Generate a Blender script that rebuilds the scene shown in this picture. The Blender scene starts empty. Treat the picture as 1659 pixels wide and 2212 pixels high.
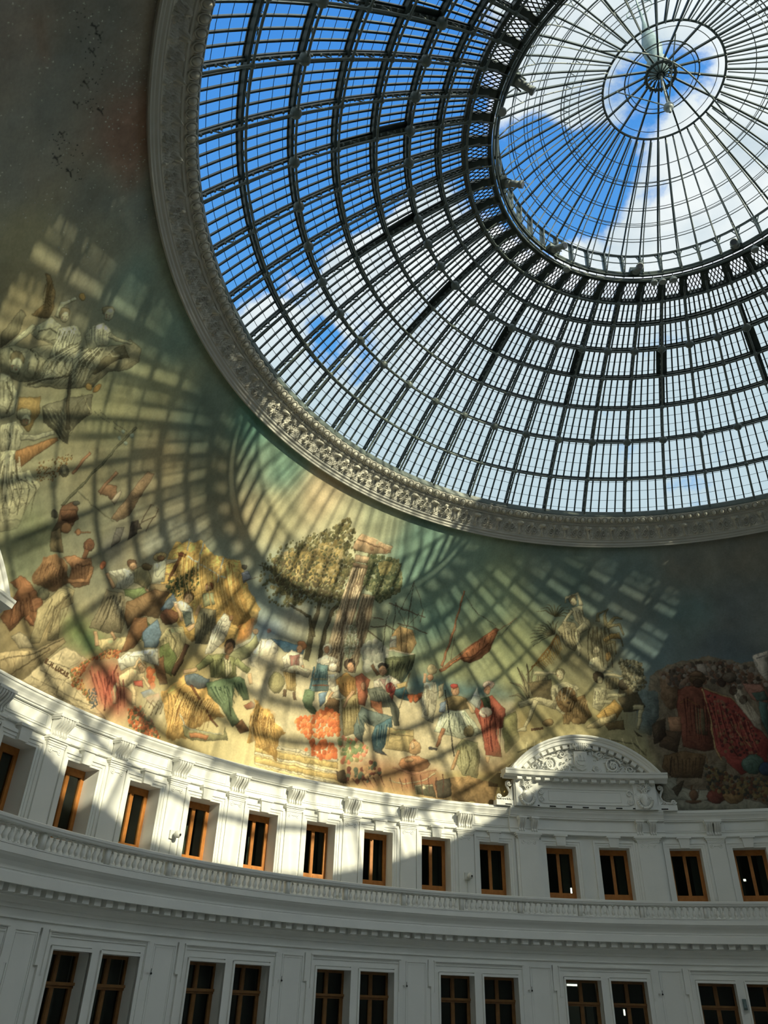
import bpy, math, random
import numpy as np
random.seed(7)
PI=math.pi; sc=bpy.context.scene; COL=sc.collection
D2R=PI/180
SKY=1.0; SUN=7.4; GLOWFILL=1.6; SUNAZ=104.2; SUNEL=23.4; EXPO=0.
MURAL="""\
1 2 118 90 76 -7364 1555 -7269 1585 -7168 1609 -7175 1585 -7267 1563 -7352 1545
1 3 122 92 78 -6882 1864 -6933 1949 -6749 1983 -6537 1940 -6553 1869 -6731 1827
2 260 1 120 2 150 148 140 172 168 158 -7433 1421 -7349 1979 -6855 1992 -6252 1984 -6322 1672 -6644 1343
2 90 0 100 1 150 148 140 -7266 1818 -7241 1970 -6833 1992 -6462 1984 -6606 1814
2 50 1 35 1 46 46 48 -7356 1675 -7360 1747 -7125 1822 -6940 1762 -7001 1700 -7187 1719
2 38 2 35 1 48 52 50 -6940 1581 -6912 1669 -6803 1717 -6658 1720 -6707 1667 -6827 1588
1 1 38 38 40 -7088 1726 -7075 1742 -7052 1751 -7052 1753 -7076 1746 -7094 1731
1 1 50 50 50 -7089 1752 -7076 1744 -7075 1745 -7084 1757
1 1 38 38 40 -7205 1738 -7193 1754 -7172 1764 -7172 1766 -7195 1758 -7211 1742
1 1 50 50 50 -7208 1764 -7195 1756 -7194 1757 -7204 1768
1 1 38 38 40 -7259 1759 -7248 1775 -7227 1785 -7227 1787 -7250 1779 -7265 1763
1 1 50 50 50 -7262 1784 -7249 1777 -7248 1778 -7258 1789
1 1 38 38 40 -7021 1687 -7007 1703 -6983 1711 -6983 1713 -7009 1708 -7027 1692
1 1 50 50 50 -7021 1714 -7008 1705 -7007 1706 -7016 1718
1 1 38 38 40 -6961 1776 -6946 1793 -6921 1801 -6921 1803 -6948 1798 -6968 1782
1 1 50 50 50 -6961 1804 -6948 1795 -6946 1796 -6956 1809
1 1 38 38 40 -7288 1739 -7277 1756 -7256 1766 -7256 1767 -7279 1759 -7294 1743
1 1 50 50 50 -7291 1764 -7278 1757 -7277 1758 -7287 1769
1 1 38 38 40 -6766 1640 -6748 1655 -6722 1661 -6722 1663 -6749 1660 -6771 1646
1 1 50 50 50 -6761 1668 -6750 1657 -6748 1658 -6755 1672
1 1 38 38 40 -6842 1598 -6826 1613 -6801 1619 -6801 1621 -6827 1618 -6847 1604
1 1 50 50 50 -6838 1626 -6827 1615 -6826 1616 -6833 1630
1 1 38 38 40 -6929 1624 -6913 1640 -6889 1647 -6889 1648 -6915 1644 -6934 1630
1 1 50 50 50 -6926 1651 -6915 1641 -6913 1643 -6921 1656
1 1 150 118 66 -6407 1472 -6374 1489 -6300 1484 -6238 1454 -6212 1417 -6243 1388 -6288 1357 -6288 1426 -6337 1460
1 1 120 110 80 -6316 1222 -6326 1275 -6333 1334 -6299 1345 -6251 1283 -6264 1197
1 1 160 150 112 -6089 1227 -6163 1301 -6106 1378 -5930 1533 -5838 1643 -5827 1696 -5738 1715 -5676 1674 -5697 1613 -5769 1540 -5770 1449 -5874 1349 -6010 1237
1 1 120 110 78 -5844 1616 -5824 1656 -5743 1647 -5785 1588 -5818 1476 -5859 1459
1 1 188 180 140 -6233 1350 -6211 1433 -6147 1454 -6090 1433 -6084 1395 -6175 1341 -6222 1328
1 1 188 180 140 -6178 1459 -6215 1496 -6195 1553 -6214 1553 -6239 1488 -6204 1442
1 1 190 150 70 -6179 1591 -6169 1584 -6168 1575 -6175 1567 -6187 1563 -6201 1565 -6211 1572 -6213 1581 -6206 1589 -6193 1593
1 1 188 180 140 -6251 1350 -6248 1280 -6255 1185 -6232 1189 -6219 1286 -6216 1358
1 1 150 130 90 -6162 1508 -6150 1498 -6150 1482 -6163 1468 -6183 1461 -6203 1463 -6215 1474 -6215 1489 -6202 1503 -6182 1510
1 1 198 188 148 -6147 1497 -6138 1485 -6140 1472 -6151 1463 -6168 1460 -6184 1466 -6193 1477 -6192 1490 -6181 1500 -6164 1502
1 1 108 102 72 -6194 1359 -6168 1406 -6121 1427 -6123 1432 -6173 1409 -6200 1360
1 1 108 102 72 -6165 1353 -6117 1383 -6100 1421 -6105 1421 -6120 1385 -6168 1355
1 1 196 190 150 -6142 1438 -6091 1513 -6017 1508 -5953 1431 -5952 1393 -6010 1348 -6073 1353 -6101 1402
1 1 112 104 74 -6128 1438 -6065 1400 -6035 1354 -6029 1357 -6060 1404 -6124 1442
1 1 112 104 74 -6111 1452 -6053 1413 -6021 1367 -6015 1370 -6048 1416 -6106 1456
1 1 112 104 74 -6094 1465 -6041 1425 -6007 1380 -6002 1383 -6035 1428 -6089 1469
1 1 112 104 74 -6076 1479 -6028 1437 -5994 1393 -5988 1396 -6023 1441 -6071 1483
1 1 112 104 74 -6058 1492 -6016 1450 -5980 1407 -5974 1410 -6010 1453 -6052 1496
1 1 200 195 155 -6030 1577 -6008 1623 -5935 1634 -5885 1592 -5953 1506 -6025 1521
1 1 150 135 95 -6016 1685 -6008 1675 -6012 1658 -6027 1642 -6048 1632 -6065 1632 -6074 1642 -6070 1658 -6055 1675 -6035 1685
1 1 205 198 158 -5994 1673 -5985 1659 -5989 1643 -6004 1633 -6024 1631 -6042 1639 -6050 1653 -6047 1668 -6032 1678 -6012 1680
1 1 200 193 150 -5926 1604 -5871 1634 -5792 1687 -5803 1698 -5885 1649 -5940 1624
1 1 186 178 138 -6013 1451 -5930 1533 -5885 1587 -5847 1530 -5813 1413 -5874 1349 -6060 1201 -6034 1297 -6004 1382
1 1 110 104 76 -5943 1517 -5922 1423 -5957 1300 -5955 1300 -5917 1423 -5936 1520
1 1 110 104 76 -5936 1525 -5916 1429 -5936 1316 -5933 1316 -5910 1429 -5928 1527
1 1 110 104 76 -5928 1533 -5909 1435 -5914 1333 -5912 1333 -5904 1436 -5920 1535
1 1 110 104 76 -5920 1540 -5902 1441 -5893 1349 -5890 1350 -5897 1442 -5912 1542
1 1 110 104 76 -5912 1548 -5896 1447 -5871 1365 -5868 1366 -5891 1448 -5904 1550
1 1 110 104 76 -5904 1556 -5889 1453 -5848 1382 -5846 1383 -5884 1454 -5896 1558
1 1 110 104 76 -5896 1563 -5882 1459 -5826 1399 -5823 1400 -5877 1461 -5888 1565
1 1 160 152 115 -6264 1197 -6226 1254 -6163 1301 -6047 1340 -6003 1289 -6072 1208 -6172 1149
1 1 108 102 72 -6231 1228 -6163 1244 -6111 1207 -6104 1213 -6159 1251 -6231 1234
1 1 108 102 72 -6164 1298 -6086 1302 -6044 1253 -6038 1256 -6082 1307 -6162 1303
1 1 120 105 70 -6145 1264 -6132 1249 -6136 1230 -6153 1213 -6177 1205 -6200 1209 -6212 1223 -6209 1242 -6193 1259 -6168 1267
1 1 188 182 142 -6120 1238 -6113 1220 -6119 1202 -6137 1191 -6159 1191 -6177 1201 -6185 1218 -6179 1236 -6161 1247 -6139 1248
1 1 192 186 146 -6180 1154 -6137 1182 -6046 1170 -5986 1120 -6024 1058
1 1 108 102 72 -6128 1155 -6053 1138 -6022 1090 -6015 1094 -6047 1143 -6124 1161
1 1 165 132 66 -6037 1169 -5946 1241 -5892 1202 -5870 1117 -5969 1117
1 1 190 140 60 -5745 1485 -5736 1481 -5731 1467 -5734 1450 -5743 1436 -5754 1430 -5763 1434 -5767 1447 -5765 1464 -5757 1479
1 1 190 150 70 -5778 1443 -5772 1436 -5773 1426 -5782 1419 -5794 1416 -5806 1419 -5812 1426 -5810 1435 -5801 1443 -5789 1446
1 1 118 112 86 -5912 1225 -5822 1348 -5747 1430 -5679 1372 -5701 1253 -5660 1212 -5756 1202 -5846 1192
1 1 165 158 120 -5901 1224 -5697 1210 -5696 1213 -5898 1230
1 1 165 158 120 -5882 1236 -5698 1224 -5697 1227 -5879 1243
1 1 165 158 120 -5862 1249 -5699 1238 -5697 1240 -5860 1255
1 1 165 158 120 -5843 1262 -5700 1251 -5698 1254 -5840 1268
1 1 165 158 120 -5823 1274 -5701 1265 -5699 1268 -5821 1280
1 1 185 175 130 -5795 1387 -5681 1373 -5692 1361 -5681 1360 -5675 1381 -5791 1395
1 1 90 82 60 -6042 1220 -5914 1383 -5728 1242 -5708 1256 -5912 1398 -6053 1223
1 1 170 165 125 -5919 1172 -5909 1156 -5914 1138 -5933 1122 -5957 1116 -5978 1122 -5988 1137 -5983 1155 -5965 1171 -5940 1177
1 1 195 190 150 -5903 1158 -5895 1147 -5897 1134 -5910 1124 -5927 1121 -5943 1126 -5951 1137 -5949 1150 -5937 1160 -5919 1163
1 1 95 85 60 -5903 1146 -5899 1138 -5903 1128 -5913 1120 -5926 1116 -5936 1119 -5940 1126 -5937 1136 -5927 1144 -5914 1148
1 1 190 184 144 -6011 1049 -5958 1109 -5895 1110 -5848 1042 -5867 1004 -5923 986
1 1 108 102 72 -5976 1051 -5919 1049 -5890 1007 -5884 1011 -5914 1053 -5974 1056
1 1 186 180 142 -5882 1073 -5821 1115 -5756 1195 -5776 1202 -5843 1127 -5902 1093
1 1 172 120 60 -5866 1033 -5737 1199 -5717 1197 -5799 981
1 1 202 197 152 -5920 984 -5864 1042 -5804 974 -5744 1032 -5646 1018 -5641 925 -5614 833 -5685 776
1 1 120 114 82 -5868 959 -5780 912 -5726 825 -5723 827 -5775 915 -5863 964
1 1 120 114 82 -5830 970 -5751 931 -5697 843 -5694 845 -5747 934 -5825 975
1 1 120 114 82 -5788 983 -5720 953 -5665 864 -5661 865 -5715 956 -5783 988
1 1 120 114 82 -5744 995 -5687 974 -5632 884 -5628 885 -5682 977 -5739 1000
1 1 120 114 82 -5704 1005 -5658 994 -5602 902 -5599 904 -5653 997 -5701 1011
1 1 120 114 82 -5811 966 -5675 990 -5755 932 -5750 929 -5669 995 -5811 972
2 150 8 100 2 150 116 62 116 94 54 -5737 1070 -5675 1141 -5625 1202 -5594 1189 -5597 1076 -5676 1014
1 1 112 112 84 -5419 1497 -5447 1251 -5492 1023 -5478 1023 -5432 1252 -5403 1499
1 1 120 118 90 -5463 1110 -5176 1117 -5175 1123 -5463 1116
1 1 150 165 145 -5442 1446 -5438 1441 -5440 1435 -5446 1431 -5454 1430 -5461 1432 -5465 1437 -5463 1443 -5457 1448 -5449 1449
1 1 150 165 145 -5387 1466 -5384 1460 -5385 1454 -5391 1450 -5400 1449 -5407 1452 -5411 1457 -5409 1463 -5403 1468 -5395 1469
1 1 150 165 145 -5439 1415 -5435 1409 -5437 1403 -5443 1399 -5451 1398 -5458 1401 -5462 1406 -5460 1412 -5454 1416 -5446 1417
1 1 150 165 145 -5390 1420 -5387 1415 -5389 1409 -5395 1404 -5403 1404 -5410 1406 -5414 1412 -5412 1418 -5406 1422 -5398 1423
1 1 105 105 85 -5677 1391 -5460 1432 -5460 1434 -5677 1393
1 1 105 105 85 -5651 1412 -5431 1453 -5431 1455 -5651 1414
1 1 158 128 92 -5182 1400 -5129 1414 -5119 1188 -5158 1130 -5204 1122
1 1 175 120 80 -5540 1265 -5551 1146 -5534 1147 -5522 1266
1 1 165 120 85 -5342 1295 -5363 1174 -5341 1174 -5320 1296
1 1 150 110 75 -5346 1169 -5339 1227 -5286 1256 -5254 1226 -5265 1183 -5299 1189
1 1 185 170 140 -5265 1183 -5254 1253 -5237 1250 -5231 1177
1 1 95 92 72 -5563 1146 -5554 1132 -5557 1117 -5571 1107 -5591 1107 -5608 1115 -5617 1129 -5614 1143 -5600 1153 -5580 1154
1 1 150 142 108 -5573 1139 -5566 1130 -5568 1121 -5576 1116 -5587 1116 -5598 1122 -5604 1130 -5603 1139 -5595 1145 -5584 1145
1 1 125 105 80 -5017 1170 -5038 1295 -4986 1299 -4977 1177 -4970 1177 -4979 1302 -5045 1295 -5024 1169
1 1 125 105 80 -5021 1202 -4970 1267 -4976 1269 -5027 1204
1 1 104 70 46 -5485 1023 -5446 1072 -5391 1064 -5372 999 -5380 954 -5460 909 -5458 957
1 1 90 90 80 -5405 1085 -5404 1077 -5411 1068 -5424 1060 -5438 1057 -5447 1059 -5448 1066 -5441 1076 -5428 1084 -5414 1087
1 1 70 60 50 -5093 1175 -5051 1203 -5002 1179 -5065 1129
1 1 60 56 50 -5474 989 -5468 978 -5472 968 -5482 961 -5496 961 -5508 968 -5513 978 -5510 988 -5499 995 -5485 995
1 3 112 124 96 -5650 811 -5560 911 -5454 903 -5434 828 -5435 735 -5518 663 -5603 749
1 3 104 104 98 -5197 1030 -5105 1159 -5044 1210 -5009 1157 -5067 1056 -5017 995 -5051 944 -5141 949
1 3 166 170 152 -4968 1124 -4895 1290 -4739 1370 -4580 1351 -4598 1266 -4802 1180 -4889 1075
1 3 118 124 88 -5695 844 -5605 908 -5509 959 -5406 890 -5517 843 -5616 847
1 1 120 104 70 -5459 908 -5431 956 -5337 880 -5406 850
1 1 130 95 60 -5368 971 -5373 954 -5388 942 -5406 940 -5422 947 -5429 963 -5424 980 -5409 992 -5390 995 -5374 987
1 1 108 74 48 -5482 1007 -5403 1056 -5363 1029 -5393 995 -5444 981
1 1 150 110 70 -5344 969 -5259 1021 -5265 1026 -5349 975
1 1 150 105 65 -5314 995 -5311 987 -5315 978 -5324 973 -5335 973 -5344 978 -5347 986 -5343 994 -5334 999 -5323 999
1 1 95 92 85 -5142 1112 -5105 1137 -5082 1074 -5115 1022
1 1 75 68 60 -5087 1169 -5048 1199 -5013 1146 -5046 1093
1 1 214 120 60 -5085 946 -5084 934 -5090 925 -5101 921 -5113 925 -5121 933 -5122 945 -5116 954 -5105 958 -5093 955
1 4 212 170 74 -4759 1228 -4625 1301 -4500 1281 -4384 1311 -4310 1323 -4188 1215 -4046 1140 -4051 1053 -4053 977 -4180 882 -4414 849 -4599 903 -4745 1035 -4766 1151
1 4 180 138 58 -4383 1188 -4286 1245 -4093 1086 -4126 1000 -4264 1027
1 4 196 132 46 -4155 1009 -4071 1093 -4054 1005 -4120 910
1 3 112 138 156 -4090 1031 -3898 1101 -3858 1008 -4017 979
1 2 198 186 150 -4283 849 -4060 966 -3858 1008 -3755 720 -3905 692 -4097 773
1 3 108 134 70 -5193 655 -5107 716 -4985 682 -4883 659 -4832 687 -4879 614 -4925 581 -5024 566 -5130 584
1 3 80 118 76 -5049 609 -4969 657 -4897 607 -4961 568 -5097 583
1 1 196 176 120 -4962 644 -4788 728 -4687 750 -4755 668 -4879 614
1 4 136 98 58 -5422 719 -5416 821 -5369 861 -5292 848 -5233 798 -5263 730 -5397 702
1 1 172 128 74 -5395 724 -5401 806 -5404 805 -5400 724
1 1 172 128 74 -5371 737 -5384 815 -5387 814 -5377 736
1 1 172 128 74 -5347 749 -5366 824 -5369 824 -5353 748
1 1 172 128 74 -5323 761 -5348 834 -5351 833 -5328 760
1 1 172 128 74 -5298 773 -5331 843 -5333 842 -5304 772
1 1 172 128 74 -5274 786 -5313 853 -5315 852 -5279 784
1 1 140 90 50 -5476 528 -5461 591 -5455 651 -5514 658 -5484 701 -5413 701 -5340 678 -5279 654 -5256 579 -5315 561 -5360 581 -5397 501
1 1 168 112 66 -5446 570 -5430 620 -5375 602 -5376 559 -5408 517
1 1 124 122 92 -5290 695 -5298 678 -5317 666 -5339 664 -5356 674 -5362 691 -5354 708 -5336 720 -5313 722 -5296 712
1 1 150 100 62 -5300 649 -5304 629 -5320 614 -5342 610 -5361 619 -5371 636 -5367 656 -5352 671 -5329 675 -5309 667
1 1 150 98 58 -5359 570 -5274 562 -5280 627 -5310 621 -5296 579 -5345 598
1 1 168 154 108 -5319 628 -5251 774 -5177 786 -5160 731 -5203 681 -5138 566 -5196 546 -5238 635 -5227 523 -5274 500
1 1 118 106 72 -5200 762 -5242 665 -5204 576 -5195 579 -5233 665 -5191 761
1 1 152 106 64 -5327 861 -5282 899 -5219 910 -5183 933 -5141 892 -5123 834 -5184 791 -5241 794 -5254 843
1 1 108 68 42 -5199 979 -5203 960 -5218 947 -5239 943 -5256 951 -5265 967 -5261 986 -5246 999 -5225 1003 -5207 995
1 1 120 78 48 -5245 949 -5233 906 -5204 913 -5216 957
1 1 176 128 80 -5239 787 -5130 838 -5144 911 -5170 906 -5153 847 -5252 806
1 1 96 62 38 -5246 869 -5196 882 -5168 909 -5173 911 -5199 886 -5247 873
1 1 172 152 106 -5401 417 -5230 494 -5129 592 -5096 581 -5223 382 -5243 366 -5364 358
1 1 118 98 64 -5382 389 -5233 468 -5117 583 -5122 586 -5237 471 -5385 392
1 1 118 98 64 -5307 361 -5161 518 -5165 520 -5311 363
1 1 158 146 112 -5386 485 -5352 525 -5299 522 -5244 493 -5319 459
1 1 180 164 124 -5214 401 -5095 561 -4953 563 -4998 465 -4814 393 -4706 344 -4915 340 -5166 349 -5243 366
1 1 110 98 72 -5179 468 -5011 488 -5011 491 -5180 472
1 1 110 98 72 -5172 429 -4911 434 -4911 437 -5171 432
1 1 110 98 72 -5208 388 -4827 387 -4827 391 -5207 391
1 1 110 98 72 -5076 364 -4777 366 -4776 369 -5076 368
1 1 110 98 72 -5099 530 -5098 494 -5095 494 -5095 531
1 1 110 98 72 -5134 466 -5135 416 -5132 416 -5130 467
1 1 110 98 72 -5025 456 -5031 410 -5028 410 -5022 455
1 1 110 98 72 -5123 413 -5132 375 -5129 375 -5120 413
1 1 110 98 72 -4948 424 -4949 387 -4946 387 -4944 424
1 1 110 98 72 -5049 404 -5050 368 -5046 368 -5045 404
1 1 138 126 94 -5014 862 -4915 890 -4843 821 -4829 724 -4904 695 -5017 680 -5007 768
1 1 92 84 60 -4969 859 -4950 761 -4953 696 -4946 696 -4942 762 -4961 860
1 1 92 84 60 -4927 868 -4844 738 -4838 741 -4921 871
1 1 206 204 178 -5064 929 -4966 994 -4866 980 -4917 902 -4974 889 -4987 924
1 1 202 160 112 -5066 917 -4991 876 -4974 893 -5053 930
1 1 202 160 112 -4882 965 -4768 950 -4763 961 -4873 985
1 1 104 74 50 -4926 1035 -4924 1022 -4933 1008 -4952 1000 -4971 999 -4985 1007 -4987 1020 -4978 1033 -4959 1042 -4940 1043
1 1 198 158 112 -4916 1025 -4912 1012 -4918 1001 -4932 994 -4948 995 -4960 1004 -4964 1016 -4958 1028 -4944 1035 -4928 1033
1 1 190 150 105 -4982 674 -4939 621 -4919 631 -4962 684
1 1 190 150 105 -4893 698 -4851 682 -4840 697 -4882 712
1 1 196 182 142 -4979 829 -4947 851 -4867 836 -4891 784
1 1 150 142 100 -4925 1005 -4874 1055 -4788 1007 -4794 961 -4887 954
1 1 118 98 58 -4828 1059 -4830 1046 -4844 1035 -4866 1028 -4885 1029 -4896 1037 -4894 1049 -4880 1061 -4859 1068 -4839 1067
1 1 110 128 74 -4924 903 -4819 963 -4766 938 -4842 889 -4897 881
1 1 200 200 168 -4834 1079 -4770 1131 -4716 1039 -4786 995
1 1 186 162 98 -4781 1150 -4775 1135 -4784 1116 -4806 1100 -4831 1092 -4851 1096 -4857 1110 -4848 1129 -4827 1146 -4801 1154
1 1 150 110 70 -4783 1129 -4782 1120 -4791 1111 -4805 1104 -4820 1103 -4829 1108 -4830 1117 -4822 1127 -4808 1133 -4793 1134
1 1 200 190 155 -4755 1108 -4695 1158 -4709 1168 -4775 1122
1 1 190 150 100 -4739 1067 -4666 1081 -4668 1093 -4742 1079
1 1 136 116 78 -4791 993 -4697 1038 -4650 1005 -4683 904 -4767 921
1 1 112 70 40 -4715 1203 -4707 1109 -4704 1047 -4689 1048 -4685 1111 -4686 1206
1 1 110 60 36 -4733 1194 -4668 1206 -4663 1190 -4715 1180
1 1 206 218 206 -4658 1198 -4511 1197 -4354 1200 -4353 1208 -4510 1205 -4657 1205
1 1 206 218 206 -4609 1300 -4562 1161 -4552 1164 -4599 1302
1 1 206 218 206 -4440 1294 -4399 1163 -4389 1165 -4429 1296
1 1 206 218 206 -4704 1279 -4683 1219 -4673 1221 -4694 1282
2 170 13 100 2 70 84 52 90 102 62 -4637 1100 -4572 1193 -4503 1111 -4554 991 -4693 1013 -4702 1045
2 80 13 100 1 74 88 54 -4784 779 -4724 853 -4664 792 -4708 726
1 1 128 98 60 -4879 856 -4751 988 -4660 1001 -4653 873 -4743 845 -4767 827 -4804 754 -4855 800
1 1 144 100 58 -4788 647 -4795 816 -4722 850 -4687 800 -4725 695
1 1 92 116 132 -4669 909 -4635 1011 -4579 981 -4617 913
1 1 96 122 140 -4712 774 -4662 869 -4594 801 -4601 740 -4670 719
1 1 66 48 36 -4500 1050 -4498 1033 -4509 1017 -4531 1009 -4553 1011 -4569 1022 -4571 1039 -4560 1055 -4539 1064 -4516 1062
1 1 206 170 124 -4503 1030 -4505 1012 -4517 999 -4534 996 -4550 1004 -4559 1020 -4558 1038 -4546 1051 -4528 1054 -4512 1046
1 1 216 214 190 -4615 970 -4563 1005 -4481 993 -4428 932 -4473 893 -4533 946
1 1 84 98 88 -4541 960 -4482 974 -4443 926 -4475 897
1 1 204 166 120 -4605 967 -4520 904 -4504 915 -4582 983
1 1 204 166 120 -4434 930 -4468 891 -4446 881 -4413 920
1 1 108 68 44 -4541 920 -4539 894 -4559 870 -4593 858 -4628 860 -4651 878 -4653 903 -4634 927 -4600 941 -4565 938
1 1 194 180 124 -4605 789 -4582 853 -4490 891 -4440 835 -4450 740 -4505 730 -4567 735
1 1 120 108 70 -4569 843 -4499 801 -4490 737 -4482 738 -4492 804 -4563 848
1 1 98 112 56 -4586 753 -4539 796 -4451 741 -4452 648 -4526 657
1 1 122 84 50 -4586 687 -4543 726 -4461 612 -4506 590 -4560 646
1 1 92 62 42 -4442 826 -4445 740 -4463 659 -4433 656 -4414 739 -4410 828
1 1 126 66 40 -4403 1140 -4400 1126 -4410 1113 -4427 1106 -4446 1108 -4459 1118 -4461 1132 -4452 1145 -4435 1152 -4416 1151
1 1 196 150 106 -4422 1121 -4419 1110 -4425 1100 -4436 1096 -4449 1098 -4459 1106 -4461 1117 -4456 1127 -4444 1131 -4431 1129
1 1 166 172 124 -4462 1077 -4392 1109 -4356 1063 -4408 1018
1 1 126 122 94 -4430 1012 -4330 1038 -4278 949 -4288 863 -4380 841 -4425 915
1 1 200 160 112 -4448 1026 -4449 963 -4429 964 -4428 1028
1 1 218 212 186 -4304 940 -4272 1043 -4206 1024 -4205 910 -4259 828 -4299 807
1 1 150 110 70 -4202 1040 -4201 1030 -4207 1022 -4218 1018 -4229 1021 -4236 1028 -4237 1037 -4232 1045 -4221 1049 -4210 1047
1 1 150 150 104 -4053 950 -4025 1010 -3983 971 -4009 889 -4110 805 -4148 865 -4088 920
1 1 190 150 100 -4008 1027 -4008 1016 -4016 1007 -4029 1003 -4043 1005 -4051 1013 -4052 1024 -4044 1034 -4030 1038 -4016 1035
1 1 222 214 188 -4003 891 -3977 1001 -3888 1023 -3858 1008 -3813 893 -3911 839 -3985 846
1 1 170 160 130 -3978 992 -3945 853 -3937 855 -3970 993
1 1 190 120 70 -3929 1058 -3930 1051 -3936 1045 -3945 1042 -3955 1044 -3960 1048 -3960 1055 -3954 1061 -3944 1064 -3935 1063
1 1 70 66 60 -4249 1310 -4248 1301 -4255 1292 -4267 1288 -4280 1288 -4288 1294 -4289 1303 -4282 1311 -4270 1316 -4258 1315
1 1 150 156 168 -4273 1267 -4237 1295 -4185 1272 -4234 1225
1 1 150 130 90 -4238 1233 -4146 1291 -4149 1294 -4241 1235
1 3 172 72 46 -4965 528 -4925 581 -4848 598 -4780 603 -4674 513 -4622 451 -4632 368 -4765 369 -4848 434 -4930 473
1 3 192 96 64 -4908 549 -4807 562 -4719 468 -4764 431 -4871 479
1 1 120 48 34 -4786 594 -4797 489 -4769 385 -4760 387 -4788 490 -4776 594
1 1 220 216 190 -4790 611 -4755 668 -4592 743 -4541 669 -4641 664 -4749 578
1 1 150 146 120 -4747 652 -4649 679 -4651 683 -4748 656
2 330 12 100 4 196 110 50 160 84 40 110 104 56 196 150 80 -5020 486 -4868 633 -4795 661 -4795 621 -4936 562 -4954 480 -4887 429 -4851 396 -4928 430 -4978 428
2 60 9 100 2 104 104 100 84 86 84 -4893 442 -4852 463 -4809 395 -4834 372
2 20 30 100 2 206 110 44 180 90 36 -4603 632 -4565 645 -4532 574 -4560 565
2 330 13 100 3 200 104 40 150 80 40 96 92 56 -4640 431 -4571 466 -4491 427 -4405 363 -4526 355 -4605 372
1 1 208 184 134 -4757 548 -4702 610 -4620 626 -4597 585 -4672 525 -4739 511
1 1 190 140 80 -4612 649 -4612 638 -4623 627 -4641 621 -4658 622 -4668 630 -4668 641 -4657 652 -4639 658 -4622 657
1 1 212 176 126 -4614 636 -4613 623 -4621 612 -4635 608 -4649 611 -4659 621 -4661 634 -4653 645 -4639 649 -4624 646
1 1 206 180 130 -4758 523 -4761 479 -4725 434 -4706 442 -4732 485 -4721 522
1 1 206 180 130 -4689 523 -4645 503 -4622 459 -4601 465 -4620 517 -4664 548
1 1 206 176 126 -4624 588 -4559 553 -4546 566 -4612 601
1 1 206 176 126 -4672 612 -4665 659 -4625 636 -4613 649 -4675 672 -4692 614
1 1 180 80 56 -4664 555 -4610 577 -4586 549 -4645 538
1 1 96 116 140 -4597 526 -4546 557 -4510 548 -4567 507
1 1 150 70 50 -4558 510 -4493 561 -4469 528 -4517 490
1 3 204 194 158 -4589 484 -4500 576 -4390 535 -4382 444 -4456 417 -4542 448
1 1 120 88 52 -4550 472 -4544 504 -4497 488 -4502 448 -4497 448 -4493 490 -4546 507 -4554 472
1 1 120 88 52 -4519 476 -4514 513 -4472 495 -4477 455 -4472 455 -4468 497 -4516 516 -4524 476
1 1 120 88 52 -4489 480 -4483 522 -4447 502 -4453 462 -4448 462 -4443 504 -4485 525 -4494 480
1 1 120 88 52 -4459 484 -4452 532 -4422 509 -4428 469 -4423 469 -4418 511 -4455 534 -4464 484
1 1 120 88 52 -4428 488 -4420 541 -4397 517 -4402 476 -4397 476 -4392 518 -4424 543 -4433 488
1 5 200 156 72 -4484 564 -4382 687 -4216 669 -4136 605 -4065 564 -4176 502 -4243 412 -4365 370 -4416 463
1 1 150 104 42 -4448 575 -4405 499 -4395 390 -4393 390 -4401 499 -4442 577
1 1 150 104 42 -4429 576 -4381 505 -4373 395 -4371 395 -4377 506 -4423 578
1 1 150 104 42 -4409 576 -4358 512 -4352 401 -4350 401 -4354 512 -4404 579
1 1 150 104 42 -4389 577 -4334 518 -4331 406 -4329 406 -4330 519 -4384 580
1 1 150 104 42 -4370 578 -4311 525 -4309 412 -4307 412 -4307 526 -4365 581
1 1 150 104 42 -4350 578 -4287 531 -4288 417 -4286 417 -4283 532 -4346 582
1 1 150 104 42 -4330 579 -4263 537 -4266 422 -4264 422 -4259 539 -4326 583
1 1 150 104 42 -4310 579 -4239 544 -4245 428 -4243 428 -4235 545 -4307 583
1 1 150 104 42 -4291 580 -4215 550 -4223 433 -4221 433 -4211 551 -4287 584
1 1 150 104 42 -4271 580 -4191 557 -4201 438 -4199 438 -4187 558 -4268 585
1 1 150 104 42 -4251 581 -4167 563 -4179 444 -4177 444 -4163 564 -4249 585
1 1 150 104 42 -4231 581 -4143 569 -4158 449 -4156 449 -4139 571 -4229 586
1 1 132 134 80 -4273 815 -4189 851 -4101 853 -4054 768 -4117 736 -4216 719
1 1 204 196 150 -4183 837 -4138 842 -4093 792 -4119 740
1 1 130 134 82 -4274 819 -4328 738 -4293 724 -4229 801
1 1 196 160 112 -4316 737 -4400 696 -4388 679 -4303 720
1 1 134 138 86 -4104 822 -3999 800 -3984 834 -4087 860
1 1 196 160 112 -3997 804 -3959 747 -3935 757 -3973 815
1 1 60 48 38 -4123 920 -4123 902 -4138 886 -4161 879 -4185 883 -4199 896 -4199 914 -4185 930 -4162 937 -4138 934
1 1 158 116 74 -4127 892 -4130 870 -4143 855 -4162 853 -4180 863 -4189 883 -4186 905 -4173 920 -4154 923 -4136 912
1 1 150 106 66 -4169 853 -4169 827 -4141 828 -4141 855
1 1 86 104 114 -4379 679 -4323 707 -4216 710 -4210 669 -4272 640 -4351 642
1 1 92 118 82 -4234 685 -4070 763 -4003 771 -3935 684 -3976 663 -4049 716 -4033 615 -3957 554 -3998 519 -4092 591 -4202 634
1 1 60 80 56 -4166 680 -4081 662 -4026 565 -4018 568 -4075 666 -4164 687
1 1 112 74 40 -3989 531 -3946 572 -3881 522 -3945 497
1 1 150 90 60 -3968 640 -3924 678 -3868 655 -3941 628
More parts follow.
